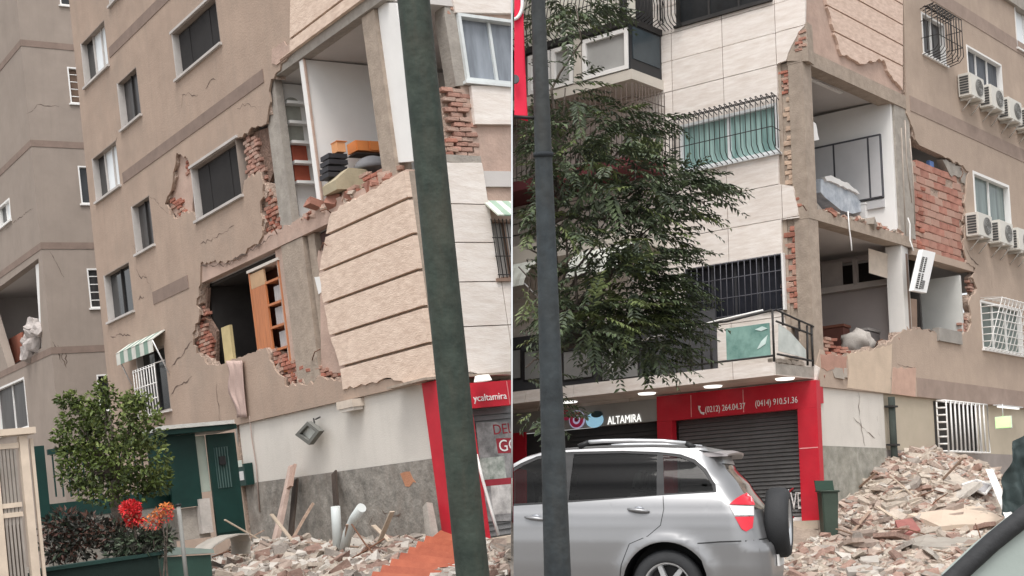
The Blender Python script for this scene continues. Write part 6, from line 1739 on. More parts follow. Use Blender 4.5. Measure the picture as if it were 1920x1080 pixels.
drk = leafmat('shrub_dark', (.022, .024, .02), (.045, .045, .035)); mrn = leafmat('shrub_maroon', (.07, .03, .025), (.13, .065, .045)); gm = leafmat('shrub_green', (.04, .062, .035), (.07, .10, .06))
shrub('dark_shrub', 'dark maroon leafed shrub left of the red flowers', [(120, 985, 42, 28, 420), (165, 995, 45, 30, 420), (215, 1000, 40, 26, 360), (140, 1020, 60, 26, 420), (110, 1030, 28, 24, 200)], 16.2, [drk, mrn, gm], lambda r_, v: 1 if r_.random() < .3 else (2 if r_.random() < .12 else 0), seed=3, base_px=(150, 1060))
shrub('low_green_shrub', 'low green shrub under the red flowers', [(285, 1020, 38, 20, 300), (300, 1008, 28, 16, 180), (240, 1035, 38, 16, 200), (255, 1010, 45, 20, 260)], 16.0, [drk, gm, leafmat('shrub_pale', (.09, .12, .075), (.14, .17, .11))], lambda r_, v: r_.choice((0, 0, 1, 1, 2)), seed=4, base_px=(270, 1060))
rd = leafmat('petal_red', (.62, .02, .03), (.78, .05, .05)); og = leafmat('petal_orange', (.62, .16, .04), (.75, .28, .08)); dr = leafmat('petal_dull', (.30, .07, .045), (.42, .14, .08))
shrub('red_flower_head', 'bright red flower head on the left of the two blooms', [(245, 955, 18, 15, 420), (252, 975, 15, 12, 220)], 15.9, [rd, dr, og], lambda r_, v: 0 if v.y < .3 or r_.random() < .5 else 1, leaf=(.035, .06), seed=5, w=.6, base_px=(248, 1050), cat='flower', group='blooms by the gate')
shrub('red_flower_head', 'smaller orange and red flower head on the right of the two blooms', [(312, 955, 13, 11, 130), (303, 968, 20, 14, 130), (285, 980, 24, 12, 120)], 15.9, [og, rd, dr], lambda r_, v: 0 if v.y < -.1 else r_.choice((1, 2, 2)), leaf=(.03, .055), seed=6, w=.6, base_px=(300, 1050), cat='flower', group='blooms by the gate')

# plants on the caged balcony
rg = random.Random(9)
for i, (x, y, n_, lb_) in enumerate(((1120, 290, 120, 'pale green potted plant on the caged balcony behind the tree'), (1215, 285, 130, 'yellow green potted plant at the corner of the caged balcony'))):
    c0 = YF.at(x, y + 20, -.15); t = thing('potted_plant', lb_, 'plant', c0, 'plants on the caged balcony'); b = bmesh.new()
    for k in range(n_):
        d = Vector((rg.uniform(-.5, .5), rg.uniform(-.5, .2), 1)); add_leaf(b, c0 + Vector((rg.uniform(-.25, .25), rg.uniform(-.1, .1), rg.uniform(0, .25))), d, rvec(rg), rg.uniform(.2, .5), .05, rg.choice((0, 1)))
    finish(b, 'foliage', [leafmat('plant_pale', (.16, .20, .09), (.25, .28, .14)), leafmat('plant_mid', (.08, .12, .045), (.14, .18, .07))], t)
    b = bmesh.new(); lathe(b, c0 - Vector((0, 0, .12)), Vector((0, 0, 1)), [(.001, -.1), (.09, -.1), (.12, .1), (.10, .1), (.001, .06)], 14); finish(b, 'pot', M('pot_clay', (.30, .13, .08), bump=.1), t)

# ================================================================== LEFT FOREGROUND
def FB(Zd, x, y): return Frame(base(ray(x, y, Zd), vL, HL), uLF, vL)


def prect(name, F, x0, x1, y0, y1, d0, d1, mat, parent):
    xm, ym = (x0 + x1) / 2, (y0 + y1) / 2
    return box(name, F, F.sz(x0, ym)[0], F.sz(x1, ym)[0], F.sz(xm, y1)[1], F.sz(xm, y0)[1], d0, d1, mat, parent, -1)


# cream metal fence
F1 = FB(14.5, 30, 900)
cf = thing('cream_fence', 'cream metal fence with thin bars at the bottom left edge', 'fence', F1.P(0, 0, 0))
prect('cap', F1, -40, 62, 806, 818, -.12, .12, cream, cf)
zb_ = 0.0
def post(x, w, y0=818, nm='post', d=.05, mat=cream, par=cf, F=F1):
    a, z = F.sz(x, y0); ww = w / FPX * 14.5 / 2
    return box(nm, F, a - ww, a + ww, -.1, z - .002, -d, d, mat, par, -1)
post(41, 15); post(-18, 15); post(58, 6, 822, 'bar', .02)
prect('rail', F1, -10, 34, 832, 842, -.035, .035, cream, cf); prect('rail', F1, -10, 40, 944, 953, -.036, .036, cream, cf); prect('rail', F1, -10, 42, 962, 971, -.036, .036, cream, cf)
for x in (-2, 5, 12, 19, 26): 
    a, z = F1.sz(x, 842); box('bar', F1, a - .012, a + .012, .0, z - .002, -.02, .02, M('bar_grey', (.30, .27, .24), bump=0), cf, -1)
prect('infill_panel', F1, -10, 48, 985, 1100, -.03, -.025, M('rusty_infill', (.20, .125, .095), var=.3, scale=3, bump=.2), cf)
# green railing gate further back
F2 = FB(19.5, 120, 900)
gg = thing('green_fence', 'dark green sheet metal fence behind the small bushy tree', 'fence', F2.P(0, 0, 0))
prect('post', F2, 67, 88, 836, 985, -.05, .05, greenD, gg); prect('top_rail', F2, 88, 330, 832, 842, -.035, .035, greenD, gg); prect('sheet', F2, 88, 330, 932, 962, -.02, .02, greenD, gg)
for x in range(100, 330, 14): prect('bar', F2, x, x + 2.5, 842, 932, -.012, .012, greenD, gg)
prect('kick_sheet', F2, 88, 330, 962, 1060, -.03, .01, M('grey_kerb_wall', (.20, .19, .17), bump=.3), gg)
# green gate booth by the wall
F3 = FB(20.6, 400, 900)
gb = thing('green_gate', 'dark green metal gate with a barred door and a thin flat roof', 'gate', F3.P(F3.sz(420, 900)[0], 0, 0))
prect('roof_sheet', F3, 288, 424, 797, 804, -.6, .35, M('roof_pale', (.52, .52, .49), var=.2, bump=.3), gb)
prect('fascia', F3, 292, 430, 804, 813, -.55, .3, greenD, gb)
prect('side_sheet', F3, 316, 372, 815, 952, -.03, .03, greenD, gb); prect('side_sheet', F3, 280, 313, 815, 930, -.03, .03, greenD, gb)
prect('jamb', F3, 374, 394, 815, 922, -.2, -.1, M('pale_green_jamb', (.52, .58, .50), var=.08, bump=.2), gb)
dr_ = prect('door', F3, 397, 450, 812, 1005, -.04, .02, greenD, gb)
prect('door_pane', F3, 404, 430, 838, 915, .02, .026, M('door_window', (.10, .16, .15), rough=.3, bump=0), dr_)
for x in range(405, 431, 5): prect('door_bar', F3, x, x + 1.6, 838, 915, .027, .045, greenD, dr_)
prect('lock_box', F3, 408, 420, 856, 872, .046, .08, trim, dr_)
prect('kick_panel', F3, 402, 445, 925, 998, .02, .035, greenD, dr_)
tag(prect('base_block', F3, 345, 395, 950, 1010, -.4, -.05, concG, None), 'grey concrete block below the green gate side sheet', 'block')
tag(prect('stone_stack', F3, 372, 392, 935, 1000, -.04, .1, M('pale_stone', (.46, .43, .40), var=.2, bump=.5), None), 'pale stone stub beside the green gate door', 'stone')
t = thing('meter_box', 'small dark green meter box on the white wall right of the green gate', 'meter box', LS.at(456, 890))
a, z = LS.sz(446, 912); b_, z_ = LS.sz(467, 868); box('case', LS, b_, a, z, z_, -.06, .1, greenD, t); box('dial', LS, b_ + .06, a - .06, z + .1, z + .26, .1, .115, alu, t); box('label', LS, b_ + .08, a - .08, z + .34, z + .46, .1, .112, M('label_pale', (.5, .55, .5), bump=0), t)
# planter and post
F4 = FB(15.6, 230, 1050)
pl_ = thing('green_planter', 'dark green planter box below the shrubs', 'planter', F4.P(0, 0, 0))
prect('body', F4, 75, 305, 1056, 1200, -.4, 0, M('planter_green', (.008, .018, .015), bump=.1), pl_); prect('rim', F4, 72, 308, 1050, 1056.5, -.43, .03, M('planter_rim', (.015, .04, .034), bump=.1), pl_)
t = thing('thin_post', 'thin grey metal post beside the green bin', 'post', F4.P(F4.sz(331, 1000)[0], 0, 0)); a, z = F4.sz(329, 950); tubes('shaft', [[F4.P(a, 0, .1), F4.P(a, z, .1)]], .028, M('post_grey', (.24, .24, .225), bump=0), t, None, 10); tubes('cap', [[F4.P(a, z, .1), F4.P(a, z + .03, .1)]], .036, trim, t, None, 10)
F6 = FB(17.2, 350, 1050)
bi = thing('tipped_bin', 'tipped green bin with a pale lid among the rubble', 'bin', F6.P(F6.sz(355, 1050)[0], 0, 0))
slab('body', F6, F6.poly([(300, 1045), (395, 1040), (402, 1120), (310, 1120)]), [], -.4, 0, M('bin_green', (.03, .07, .055), var=.15, rough=.5, bump=.1), bi); slab('lid', F6, F6.poly([(296, 1032), (330, 1026), (398, 1030), (400, 1037), (300, 1042)]), [], -.45, .04, M('bin_lid', (.25, .31, .28), rough=.5, bump=.05), bi)
b = bmesh.new(); F8 = FB(18.5, 430, 1020)
P_ = [(395, 1030), (405, 1020), (425, 1008), (450, 1000), (466, 1000), (470, 1012), (470, 1035)]
va = [F8.at(x, y) for x, y in P_]; vb = [p + WD(F8.n) * -.7 for p in va]
A_ = [b.verts.new(p) for p in va]; B_ = [b.verts.new(p) for p in vb]
for k in range(len(A_) - 1): b.faces.new((A_[k], A_[k + 1], B_[k + 1], B_[k]))
r__ = bmesh.ops.extrude_face_region(b, geom=b.faces[:])
for v in r__['geom']:
    if isinstance(v, bmesh.types.BMVert): v.co -= Vector((0, 0, .02))
tag(finish(b, 'curved_sheet', M('sheet_grey', (.40, .37, .33), var=.2, rough=.5, bump=.2)), 'bent pale grey sheet standing over the rubble by the green door', 'sheet')

# fittings on the white ground wall
t = thing('broken_lamp', 'broken square wall lamp dangling on the white wall', 'lamp', LS.at(577, 812)); FLm = LS.shift(d=.12)
slab('frame', FLm, FLm.poly([(556, 815), (579, 790), (602, 808), (582, 834)]), [FLm.poly([(564, 813), (579, 797), (594, 809), (581, 826)])], -.06, .03, M('lamp_grey', (.16, .16, .145), bump=.1), t)
slab('glass', FLm, FLm.poly([(564, 813), (579, 797), (594, 809), (581, 826)]), [], -.05, -.03, M('lamp_glass', (.45, .46, .43), bump=0, rough=.3), t); tubes('bracket', [[LS.at(588, 785, 0), FLm.at(590, 795, -.05)], [LS.at(592, 786, 0), LS.at(600, 782, .05)]], .014, dkmet, t)
t = thing('wall_light_box', 'pale boxy light fitting under the overhang of the white wall', 'lamp', LS.at(660, 770, .1)); FLm = LS.shift(d=.0)
a, z = LS.sz(648, 778); b_, z_ = LS.sz(675, 750); box('case', LS, b_, a, z + .09, z_ + .03, -.07, .14, M('fitting_cream', (.60, .52, .44), bump=.1), t); box('diffuser', LS, b_ + .03, a - .03, z + .04, z + .088, -.05, .12, M('fitting_pale', (.68, .63, .57), bump=0), t)
# cables down the wall
tubes('wall_cable', [[LS.at(468, 780, .0), LS.at(472, 820, -.04), LS.at(480, 870, -.04), LS.at(487, 960, -.04)]], .012, M('cable_rose', (.42, .33, .29), bump=0), lb)
tubes('wall_conduit', [[LS.at(443, 800, -.02), LS.at(448, 860, -.02), LS.at(450, 1000, -.02)]], .02, M('conduit_dark', (.22, .20, .18), bump=0), lb)

# leaning timbers and pipes
def plank(name, label, A, B, w, th, mat, cat, d0=.25, d1=.6, extra=None):
    p0, p1 = LS.at(*A, d0), LS.at(*B, d1); ax = (p1 - p0); s_ = WD(LS.n).cross(ax).normalized(); n_ = ax.cross(s_).normalized()
    b = bmesh.new(); q = [p0 - s_ * w / 2, p0 + s_ * w / 2, p0 + s_ * w / 2 + n_ * th, p0 - s_ * w / 2 + n_ * th]
    hexa(b, q + [x + ax for x in q]); bmesh.ops.subdivide_edges(b, edges=b.edges[:], cuts=2, use_grid_fill=True)
    for v in b.verts: v.co += Vector((noise.noise(v.co * 6), noise.noise(v.co * 6 + Vector((5, 0, 0))), noise.noise(v.co * 6 + Vector((0, 5, 0))))) * th * .25
    return tag(finish(b, name, mat), label, cat)


plank('timber', 'pale rose timber leaning on the grey dado', (551, 876), (518, 1025), .16, .07, M('rose_timber', (.46, .35, .30), var=.25, scale=5, bump=.3), 'timber', .05, .6)
plank('black_plank', 'black board leaning behind the pale rose timber', (556, 900), (546, 1020), .2, .03, woodD, 'board', .0, .35)  # thin black plank standing behind the rose timber
plank('red_tile', 'brick red tile stuck on top of the pale rose timber', (553, 874), (546, 915), .15, .05, brickP, 'tile', .14, .3)
plank('stick', 'thin stick leaning in the rubble beside the timbers', (588, 945), (540, 1030), .05, .04, woodO, 'stick', .3, .9)
plank('dark_board', 'dark board leaning behind the white pipes', (628, 886), (637, 1020), .17, .03, woodD, 'board', -.02, .3)
for i, (pts, lab) in enumerate((([(629, 950), (631, 985), (634, 1040)], 'upright white plastic pipe standing in the rubble'), ([(678, 952), (664, 972), (652, 1000), (644, 1035)], 'bent white plastic pipe leaning away from the upright one'))):
    b = bmesh.new(); P_ = [LS.at(x, y, .9) for x, y in pts]; tube(b, P_, .07, 16)
    tag(finish(b, 'white_pipe', M('pvc_white', (.56, .60, .59), var=.04, rough=.4, bump=0, stain=.3, stain_col=(.5, .5, .48))), lab, 'pipe', 'white pipes')
plank('plaster_stub', 'grey broken post against the dado next to the red shop column', (808, 945), (818, 1025), .16, .1, concG, 'post', .1, .25)
# ================================================================== RUBBLE
rg = random.Random(2024)


def heapR(p):                                # p camera space
    q = p - RS.O; s = q.dot(RS.u); d = q.dot(RS.n)
    side_ = math.exp(-(abs(s - 4.6) / (3.7 if s < 4.6 else 3.4)) ** 2.2)
    h = 1.82 * side_ * math.exp(-(max(0, d - .3) / 2.5) ** 1.5) if d > -1 else 0
    h += .28 * math.exp(-((s - 3) / 5) ** 4) * math.exp(-(max(0, d) / 7) ** 4)
    return h


def heapL(p):
    q = p - LS.O; s = q.dot(LS.u); d = q.dot(LS.n)
    h = .13 * math.exp(-((s - 3.0) / 3.6) ** 4) * math.exp(-(max(0, d - .2) / 3.4) ** 3)
    h += .22 * math.exp(-((s - 3.6) / 1.3) ** 2) * math.exp(-((d - .9) / .8) ** 2)
    return h


def heap(x, y):
    z = gz(x, y); v = Vector((x, y, z)) - EYE; p = RT * v.x + FW * v.y + UP * v.z
    h = heapR(p) if p.x > .3 else heapL(p)
    if h > .02: h += .13 * noise.noise(Vector((x * 1.3, y * 1.3, 0))) + .05 * noise.noise(Vector((x * 4, y * 4, 3)))
    return z, max(0, h)


def hit(px, py, zmax=34, z0=10):
    d = ray(px, py, 1); Zc = z0; st = .12
    while Zc < zmax:
        w = W(d * Zc); g, h = heap(w.x, w.y)
        if w.z < g + h + .005: return w, Zc
        Zc += st
    return None, None


pal = [M('rubble_beige', (.40, .34, .285), var=.2, scale=6, bump=.6, rnd=.2), M('rubble_cream', (.45, .395, .335), var=.15, scale=6, bump=.5, rnd=.15), M('rubble_rose', (.36, .285, .24), var=.2, scale=6, bump=.6, rnd=.2),
       M('rubble_brick', (.28, .185, .15), var=.25, scale=8, bump=.6, rnd=.25), M('rubble_grey', (.29, .255, .225), var=.2, scale=6, bump=.6, rnd=.2), M('rubble_pale', (.50, .465, .42), var=.1, scale=6, bump=.4, rnd=.1), M('rubble_dust', (.33, .27, .22), var=.25, scale=3, bump=.8, bscale=18, bdist=.05)]

# dusty heaps: one height field each, with fine crumbs joined in
for nm, lab, x0, x1, y0, y1, reg in (('rubble_heap', 'dusty heap of fine rubble against the right side wall', .5, 17, 15, 34, [(1450, 1085), (1480, 1035), (1552, 1000), (1560, 930), (1600, 885), (1670, 850), (1730, 830), (1800, 850), (1870, 885), (1925, 930), (1925, 1085)]),
                                     ('rubble_strip', 'fine rubble strewn along the foot of the left block', -12, 0, 15, 27, [(330, 1085), (345, 1035), (470, 1020), (600, 1008), (800, 1015), (955, 1010), (958, 1085)])):
    bm = bmesh.new(); n_ = 110; gr_ = []
    for j in range(n_ + 1):
        row = []
        for i in range(n_ + 1):
            x = x0 + (x1 - x0) * i / n_; y = y0 + (y1 - y0) * j / n_; g, h = heap(x, y)
            row.append(bm.verts.new((x, y, g + (h if h > .03 else -.06))))
        gr_.append(row)
    for j in range(n_):
        for i in range(n_): 
            f = bm.faces.new((gr_[j][i], gr_[j][i + 1], gr_[j + 1][i + 1], gr_[j + 1][i])); f.material_index = 6; f.smooth = True
    k = 0; tries = 0
    want = 6500 if nm == 'rubble_heap' else 4200
    xs_ = [p[0] for p in reg]; ys_ = [p[1] for p in reg]
    while k < want and tries < want * 3:
        tries += 1
        px, py = rg.uniform(min(xs_), max(xs_)), rg.uniform(min(ys_), max(ys_))
        if not inside((px, py), reg): continue
        w, Zc = hit(px, py)
        if w is None: continue
        if (w - EYE).dot(XN) * (1 if nm == 'rubble_heap' else -1) < .12: continue
        r_ = rg.uniform(.02, .07) * (1.0 if rg.random() < .8 else 1.5)
        m4 = Matrix.Translation(w + Vector((0, 0, r_ * .25))) @ Matrix.Rotation(rg.uniform(0, 6.28), 4, 'Z') @ Matrix.Rotation(rg.uniform(-.5, .5), 4, 'X') @ Matrix.Rotation(rg.uniform(-.5, .5), 4, 'Y') @ Matrix.Diagonal((r_ * rg.uniform(.8, 2.0), r_ * rg.uniform(.7, 1.3), r_ * rg.uniform(.25, .7), 1))
        vv = [bm.verts.new(m4 @ Vector((a + rg.uniform(-.3, .3), b + rg.uniform(-.3, .3), c + rg.uniform(-.2, .2)))) for c in (-1, 1) for a, b in ((-1, -1), (1, -1), (1, 1), (-1, 1))]
        mi = rg.choices(range(6), (4, 3, 3, 3.2, 2.5, 1.3) if nm == 'rubble_heap' else (3, 2.5, 2.5, 3, 3, 3))[0]
        for f in ((3, 2, 1, 0), (4, 5, 6, 7), (0, 1, 5, 4), (1, 2, 6, 5), (2, 3, 7, 6), (3, 0, 4, 7)):
            fc = bm.faces.new([vv[i] for i in f]); fc.material_index = mi
        k += 1
    o = finish(bm, nm, pal, None, 1 if nm == 'rubble_heap' else -1)
    tag(o, lab, 'rubble', None, 'stuff')

# shapes for countable pieces
CH = {}


def chunk_mesh(kind, k, mat):
    key = (kind, k, mat.name)
    if key in CH: return CH[key]
    r2 = random.Random(hash((kind, k)) % 9999 if False else (len(kind) * 101 + k * 13))
    bm = bmesh.new()
    if kind == 'slab_fragment':              # flat broken plate with irregular outline
        n = r2.randrange(5, 8); a0 = r2.random() * 6
        o_ = [Vector((math.cos(a0 + 2 * math.pi * i / n) * r2.uniform(.65, 1.1), math.sin(a0 + 2 * math.pi * i / n) * r2.uniform(.45, .8), 0)) for i in range(n)]
        t_ = [bm.verts.new(p + Vector((0, 0, .12 + r2.uniform(-.02, .02)))) for p in o_]; b_ = [bm.verts.new(p * r2.uniform(.92, 1.04) + Vector((0, 0, -.12))) for p in o_]
        bm.faces.new(t_); bm.faces.new(b_[::-1])
        for i in range(n): bm.faces.new((b_[i], b_[(i + 1) % n], t_[(i + 1) % n], t_[i]))
    elif kind == 'loose_brick':
        bmesh.ops.create_cube(bm, size=1)
        for v in bm.verts: v.co = Vector((v.co.x * 1.7, v.co.y * .8, v.co.z * .55)) + Vector((r2.uniform(-.1, .1), r2.uniform(-.1, .1), r2.uniform(-.07, .07)))
        bmesh.ops.bevel(bm, geom=bm.edges[:], offset=.05, segments=1, affect='EDGES')
    else:                                    # lump of masonry
        for i in range(14): bm.verts.new(rvec(r2) * r2.uniform(.75, 1.05))
        for v in bm.verts: v.co.z *= .62; v.co.y *= .8
        bmesh.ops.convex_hull(bm, input=bm.verts[:])
        for v in [v for v in bm.verts if not v.link_faces]: bm.verts.remove(v)
    bmesh.ops.recalc_face_normals(bm, faces=bm.faces[:])
    me = bpy.data.meshes.new(kind); bm.to_mesh(me); bm.free(); me.materials.append(mat); CH[key] = me
    return me


TONE = ['beige', 'cream', 'rose-tan', 'brick red', 'grey', 'pale']
KIND = {'slab_fragment': 'flat broken slab', 'loose_brick': 'loose brick', 'masonry_lump': 'lump of masonry'}


def zone(px, py, right):
    if right:
        if py > 1045: return 'in the low rubble at the bottom edge'
        if px < 1600 and py > 985: return 'in the low rubble beside the silver car'
        if py > 1000: return 'at the front foot of the right heap'
        if py < 905: return 'near the top of the right heap'
        if px < 1650: return 'on the left slope of the right heap'
        if px > 1760: return 'on the right slope of the right heap'
        return 'in the middle of the right heap'
    if px > 900: return 'in front of the poster covered shutter'
    if px > 700: return 'in the rubble behind the corrugated sheet'
    if px > 560: return 'in the rubble round the white pipes'
    if px > 460: return 'in the rubble before the leaning timbers'
    return 'in the rubble near the tipped bin'


def strew(reg, n, right, smin, smax, ws):
    xs_ = [p[0] for p in reg]; ys_ = [p[1] for p in reg]; k = 0; tries = 0; used = []
    while k < n and tries < n * 12:
        tries += 1
        px, py = rg.uniform(min(xs_), max(xs_)), rg.uniform(min(ys_), max(ys_))
        if not inside((px, py), reg): continue
        w, Zc = hit(px, py)
        if w is None or (w - EYE).dot(XN) * (1 if right else -1) < .3: continue
        if any((px - a) ** 2 + (py - b) ** 2 < 60 for a, b in used): continue
        used.append((px, py))
        kind = rg.choices(('slab_fragment', 'loose_brick', 'masonry_lump'), ws)[0]
        mi = rg.choices(range(6), (4, 3, 2.5, 2.4, 2, 1.6) if right else (3, 3, 2, 2, 3, 3.5))[0]
        if kind == 'loose_brick' and rg.random() < .6: mi = 3
        r_ = rg.uniform(smin, smax) * (1.0 if rg.random() < .75 else 1.45)
        if kind == 'loose_brick': r_ *= .7
        o = bpy.data.objects.new(kind, chunk_mesh(kind, rg.randrange(7), pal[mi])); COL.objects.link(o)
        o.matrix_basis = Matrix.Translation(w + Vector((0, 0, r_ * .25))) @ Matrix.Rotation(rg.uniform(0, 6.28), 4, 'Z') @ Matrix.Rotation(rg.gauss(0, .33), 4, 'X') @ Matrix.Rotation(rg.gauss(0, .33), 4, 'Y') @ Matrix.Scale(r_, 4)
        tag(o, TONE[mi] + ' ' + KIND[kind] + ' ' + zone(px, py, right), {'slab_fragment': 'slab', 'loose_brick': 'brick', 'masonry_lump': 'masonry'}[kind], TONE[mi] + ' ' + kind.replace('_', ' ') + 's ' + zone(px, py, right))
        k += 1


strew([(1455, 1085), (1485, 1040), (1555, 1005), (1562, 935), (1600, 888), (1670, 858), (1730, 842), (1790, 866), (1860, 898), (1920, 945), (1800, 1085)], 270, True, .065, .15, (5, 2.0, 4))
strew([(1590, 1070), (1600, 960), (1640, 900), (1730, 862), (1800, 890), (1850, 930), (1840, 1040)], 42, True, .2, .32, (1, 0, 0))
strew([(340, 1080), (350, 1040), (470, 1022), (600, 1012), (800, 1018), (845, 1020), (700, 1080)], 130, False, .07, .15, (6, 1.5, 3))
strew([(920, 1082), (922, 1030), (955, 1025), (957, 1082)], 9, False, .1, .2, (3, 2, 4))


# splintered timber and bent bars
for i in range(26):
    right = i < 16
    px, py = (rg.uniform(1590, 1850), rg.uniform(900, 1060)) if right else (rg.uniform(400, 760), rg.uniform(1022, 1072))
    w, Zc = hit(px, py)
    if w is None: continue
    L_ = rg.uniform(.35, .9); d = Vector((rg.uniform(-1, 1), rg.uniform(-.6, .6), rg.uniform(0, .45))).normalized(); b = bmesh.new()
    if i % 3:
        sdv = d.cross(Vector((0, 0, 1))).normalized() * .035; upv = sdv.cross(d).normalized() * .018; q = [w - sdv, w + sdv, w + sdv + upv, w - sdv + upv]; q = [x + Vector((0, 0, .06)) for x in q]
        hexa(b, q + [x + d * L_ for x in q]); nm, lab, m_ = 'timber_scrap', 'splintered timber scrap', rg.choice((woodO, M('pale_timber', (.46, .38, .30), var=.2, bump=.3)))
    else:
        tube(b, [w + Vector((0, 0, .05)), w + d * L_ * .5 + Vector((0, 0, .12)), w + d * L_ + Vector((0, 0, rg.uniform(.0, .25)))], .012, 6); nm, lab, m_ = 'bent_bar', 'bent rusty reinforcing bar', MATS['rebar_rust']
    tag(finish(b, nm, m_), lab + ' ' + zone(px, py, right), 'timber' if i % 3 else 'bar', lab + 's ' + zone(px, py, right))
# big named pieces lying on the heap
def plate(name, label, cat, pts, mat, th=.07, lift=.12, group=None, dz=None):
    """pixel outline draped on a best-fit plane above the heap"""
    H_ = [hit(x, y) for x, y in pts]; Zs = [h[1] for h in H_ if h[1]]
    P_ = []
    for (x, y), (w, Zc) in zip(pts, H_): P_.append(w + Vector((0, 0, lift)) if w is not None else W(ray(x, y, sum(Zs) / len(Zs))) )
    b = bmesh.new(); t_ = [b.verts.new(p) for p in P_]; b_ = [b.verts.new(p - Vector((0, 0, th)) - WD(RS.n) * .02) for p in P_]
    b.faces.new(t_); b.faces.new(b_[::-1]); n = len(t_)
    for i in range(n): b.faces.new((b_[i], b_[(i + 1) % n], t_[(i + 1) % n], t_[i]))
    bmesh.ops.triangulate(b, faces=b.faces[:])
    return tag(finish(b, name, mat), label, cat, group)


t = plate('wall_panel', 'large pale beige wall panel lying flat near the foot of the heap', 'panel', [(1704, 980), (1770, 972), (1838, 963), (1882, 988), (1860, 1000), (1800, 1000), (1765, 1004), (1735, 990)], M('panel_beige', (.56, .46, .37), var=.08, bump=.25), .09, .16)
plate('red_board', 'dull red square board in the heap beside the large beige panel', 'board', [(1680, 990), (1712, 986), (1728, 1008), (1690, 1018)], M('board_red', (.30, .12, .105), var=.2, bump=.3), .08, .14)
plate('grey_slab', 'long grey slab lying in front of the dull red board', 'slab', [(1692, 1028), (1740, 1014), (1830, 1022), (1850, 1034), (1780, 1040), (1725, 1038)], M('slab_grey', (.36, .33, .29), var=.15, bump=.4), .1, .12)
plate('beige_slab', 'thin beige slab leaning in the middle of the heap', 'slab', [(1652, 958), (1710, 942), (1717, 950), (1662, 966)], pal[1], .1, .15)
plate('beige_slab', 'broad beige slab near the top right of the heap', 'slab', [(1760, 925), (1800, 908), (1825, 920), (1795, 928)], pal[0], .1, .1)
plate('pale_tile', 'square cream tile on the low rubble in front', 'tile', [(1614, 1054), (1647, 1052), (1650, 1066), (1616, 1067)], pal[5], .06, .1)
plate('pale_tile', 'broad cream tile cut by the bottom edge', 'tile', [(1588, 1076), (1625, 1070), (1660, 1078), (1630, 1084), (1592, 1086)], pal[5], .06, .1)
# window screen, white plank and dark teal shape at the right
sc_ = [hit(x, y)[0] + Vector((0, 0, .22)) for x, y in ((1806, 930), (1834, 921), (1862, 931), (1850, 948))]
ws = thing('window_screen', 'grey window screen with a white frame lying on the right of the heap', 'screen', sc_[0])
b = bmesh.new()
for i in range(4): tube(b, [sc_[i], sc_[(i + 1) % 4]], .025, 6)
finish(b, 'frame', white, ws)
b = bmesh.new(); f = b.faces.new([b.verts.new(p - Vector((0, 0, .01))) for p in sc_]); finish(b, 'mesh', M('screen_mesh', (.36, .35, .36), bump=.1), ws)
p0, p1 = hit(1862, 925)[0] + Vector((0, 0, .45)), W(ray(1902, 990, 20.5))
b = bmesh.new(); ax = p1 - p0; s_ = WD(Vector((1, 0, 0))) * .07; q = [p0 - s_, p0 + s_, p0 + s_ + Vector((0, .06, .03)), p0 - s_ + Vector((0, .06, .03))]; hexa(b, q + [x + ax for x in q])
tag(finish(b, 'white_plank', white), 'white plank slanting down the right end of the heap', 'plank')
# rumpled dark teal surface upright at the far right
TF = Frame(base(ray(1895, 940, 21.5), vR, HR), hR_, vR)
b = flat(TF.poly([(1884, 965), (1888, 930), (1896, 895), (1908, 858), (1922, 825), (1960, 800), (1975, 980), (1900, 985)]), [], [TF.sz(x, 900)[0] for x in range(1875, 1975, 5)], [TF.sz(1900, y)[1] for y in range(800, 985, 6)])
for v in b.verts: v.co = TF.P(v.co.x, v.co.y, .07 * math.sin(v.co.x * 16 + v.co.y * 3) + .16 * noise.noise(Vector((v.co.x * 4, v.co.y * 3, 0))) + .06 * noise.noise(Vector((v.co.x * 11, v.co.y * 8, 0))) - .2 * v.co.y)
r__ = bmesh.ops.extrude_face_region(b, geom=b.faces[:])
for v in r__['geom']:
    if isinstance(v, bmesh.types.BMVert): v.co -= WD(TF.n) * .015
tag(finish(b, 'teal_shape', M('dark_teal', (.035, .05, .05), var=.3, scale=4, rough=.75, bump=.3), smooth=True), 'dark teal rumpled shape at the right edge beside the heap', 'teal_shape')
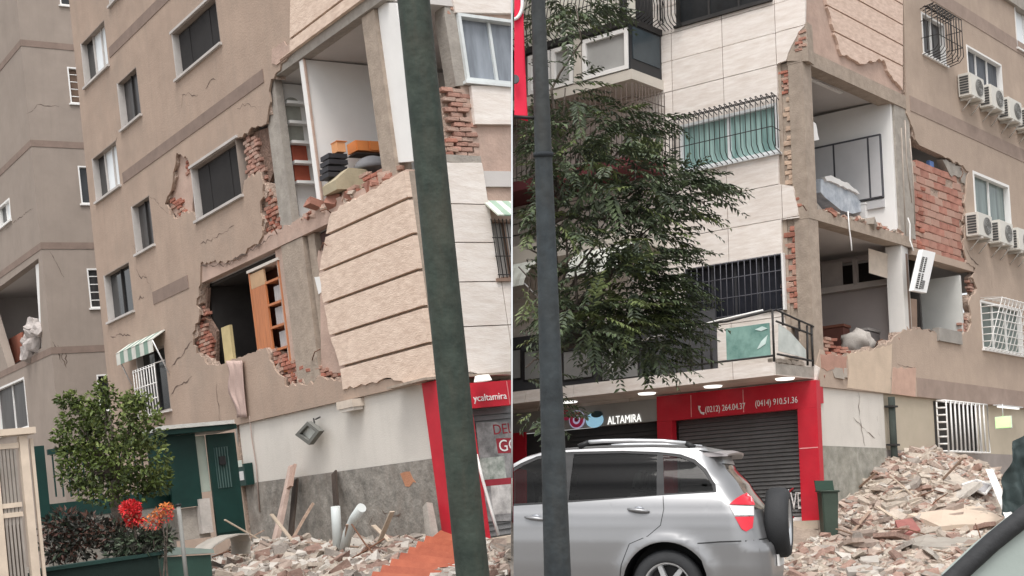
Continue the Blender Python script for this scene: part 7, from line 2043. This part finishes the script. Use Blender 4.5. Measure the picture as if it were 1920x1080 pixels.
# green wheelie bin by the red jamb
GF = Frame(base(ray(1556, 950, 23.6), vR, HR), hR_, vR)
gbn = thing('waste_bin', 'open dark green waste bin between the red jamb and the rubble heap', 'bin', GF.P(*GF.sz(1558, 1005)))
x0, x1 = GF.sz(1541, 950)[0], GF.sz(1572, 950)[0]; z1 = GF.sz(1556, 921)[1]
b = bmesh.new(); hexa(b, [GF.P(x0 + .04, .1, -.3), GF.P(x1 - .04, .1, -.3), GF.P(x1 - .04, .1, 0), GF.P(x0 + .04, .1, 0), GF.P(x0, z1, -.36), GF.P(x1, z1, -.36), GF.P(x1, z1, .04), GF.P(x0, z1, .04)])
gm_ = M('bin_dark_green', (.045, .065, .05), var=.15, rough=.5, bump=.1)
bmesh.ops.bevel(b, geom=b.edges[:], offset=.02, segments=2, affect='EDGES'); finish(b, 'body', gm_, gbn)
b = bmesh.new(); hexa(b, [GF.P(x0 - .02, z1, -.36), GF.P(x1 + .02, z1, -.36), GF.P(x1 + .02, z1 + .02, -.33), GF.P(x0 - .02, z1 + .02, -.33), GF.P(x0 - .02, z1 + .2, -.46), GF.P(x1 + .02, z1 + .2, -.46), GF.P(x1 + .02, z1 + .2, -.42), GF.P(x0 - .02, z1 + .2, -.42)]); finish(b, 'lid', M('bin_lid_green', (.025, .05, .036), bump=.1), gbn)
tubes('rim', [[GF.P(x0 - .01, z1, .05), GF.P(x1 + .01, z1, .05), GF.P(x1 + .01, z1, -.37), GF.P(x0 - .01, z1, -.37), GF.P(x0 - .01, z1, .05)]], .02, gm_, gbn)

# rusty corrugated sheet
b = bmesh.new(); A_, B_, C_, D_ = [W(ray(x, y, z_)) for x, y, z_ in ((690, 1090, 13.6), (806, 1010, 15.4), (868, 1024, 15.0), (866, 1105, 13.3))]
nn = (B_ - A_).cross(D_ - A_).normalized(); rows = []
for j in range(29):
    f = j / 28; row = []
    for i in range(13):
        g_ = i / 12; p = (A_.lerp(B_, f)).lerp(D_.lerp(C_, f), g_); row.append(b.verts.new(p + nn * .06 * (abs((j % 4) - 2) - 1)))
    rows.append(row)
for r0, r1 in zip(rows, rows[1:]):
    for k in range(12): b.faces.new((r0[k], r0[k + 1], r1[k + 1], r1[k]))
r__ = bmesh.ops.extrude_face_region(b, geom=b.faces[:])
for v in r__['geom']:
    if isinstance(v, bmesh.types.BMVert): v.co -= nn * .012
cr_ = thing('corrugated_sheet', 'rust red corrugated metal sheet lying at the foot of the dark green pole', 'sheet', A_)
finish(b, 'sheet', M('rust_red', (.29, .065, .032), col2=(.37, .10, .05), var=.2, scale=3, rough=.6, bump=.1, stain=.3, stain_col=(.25, .07, .04)), cr_)
b = bmesh.new(); q = [W(ray(x, y, z_)) for x, y, z_ in ((806, 1011, 15.4), (826, 994, 15.5), (872, 1012, 15.1), (868, 1025, 15.0))]; hexa(b, q + [p + Vector((0, .03, 0)) for p in q]); finish(b, 'edge_flange', MATS['rust_red'], cr_)
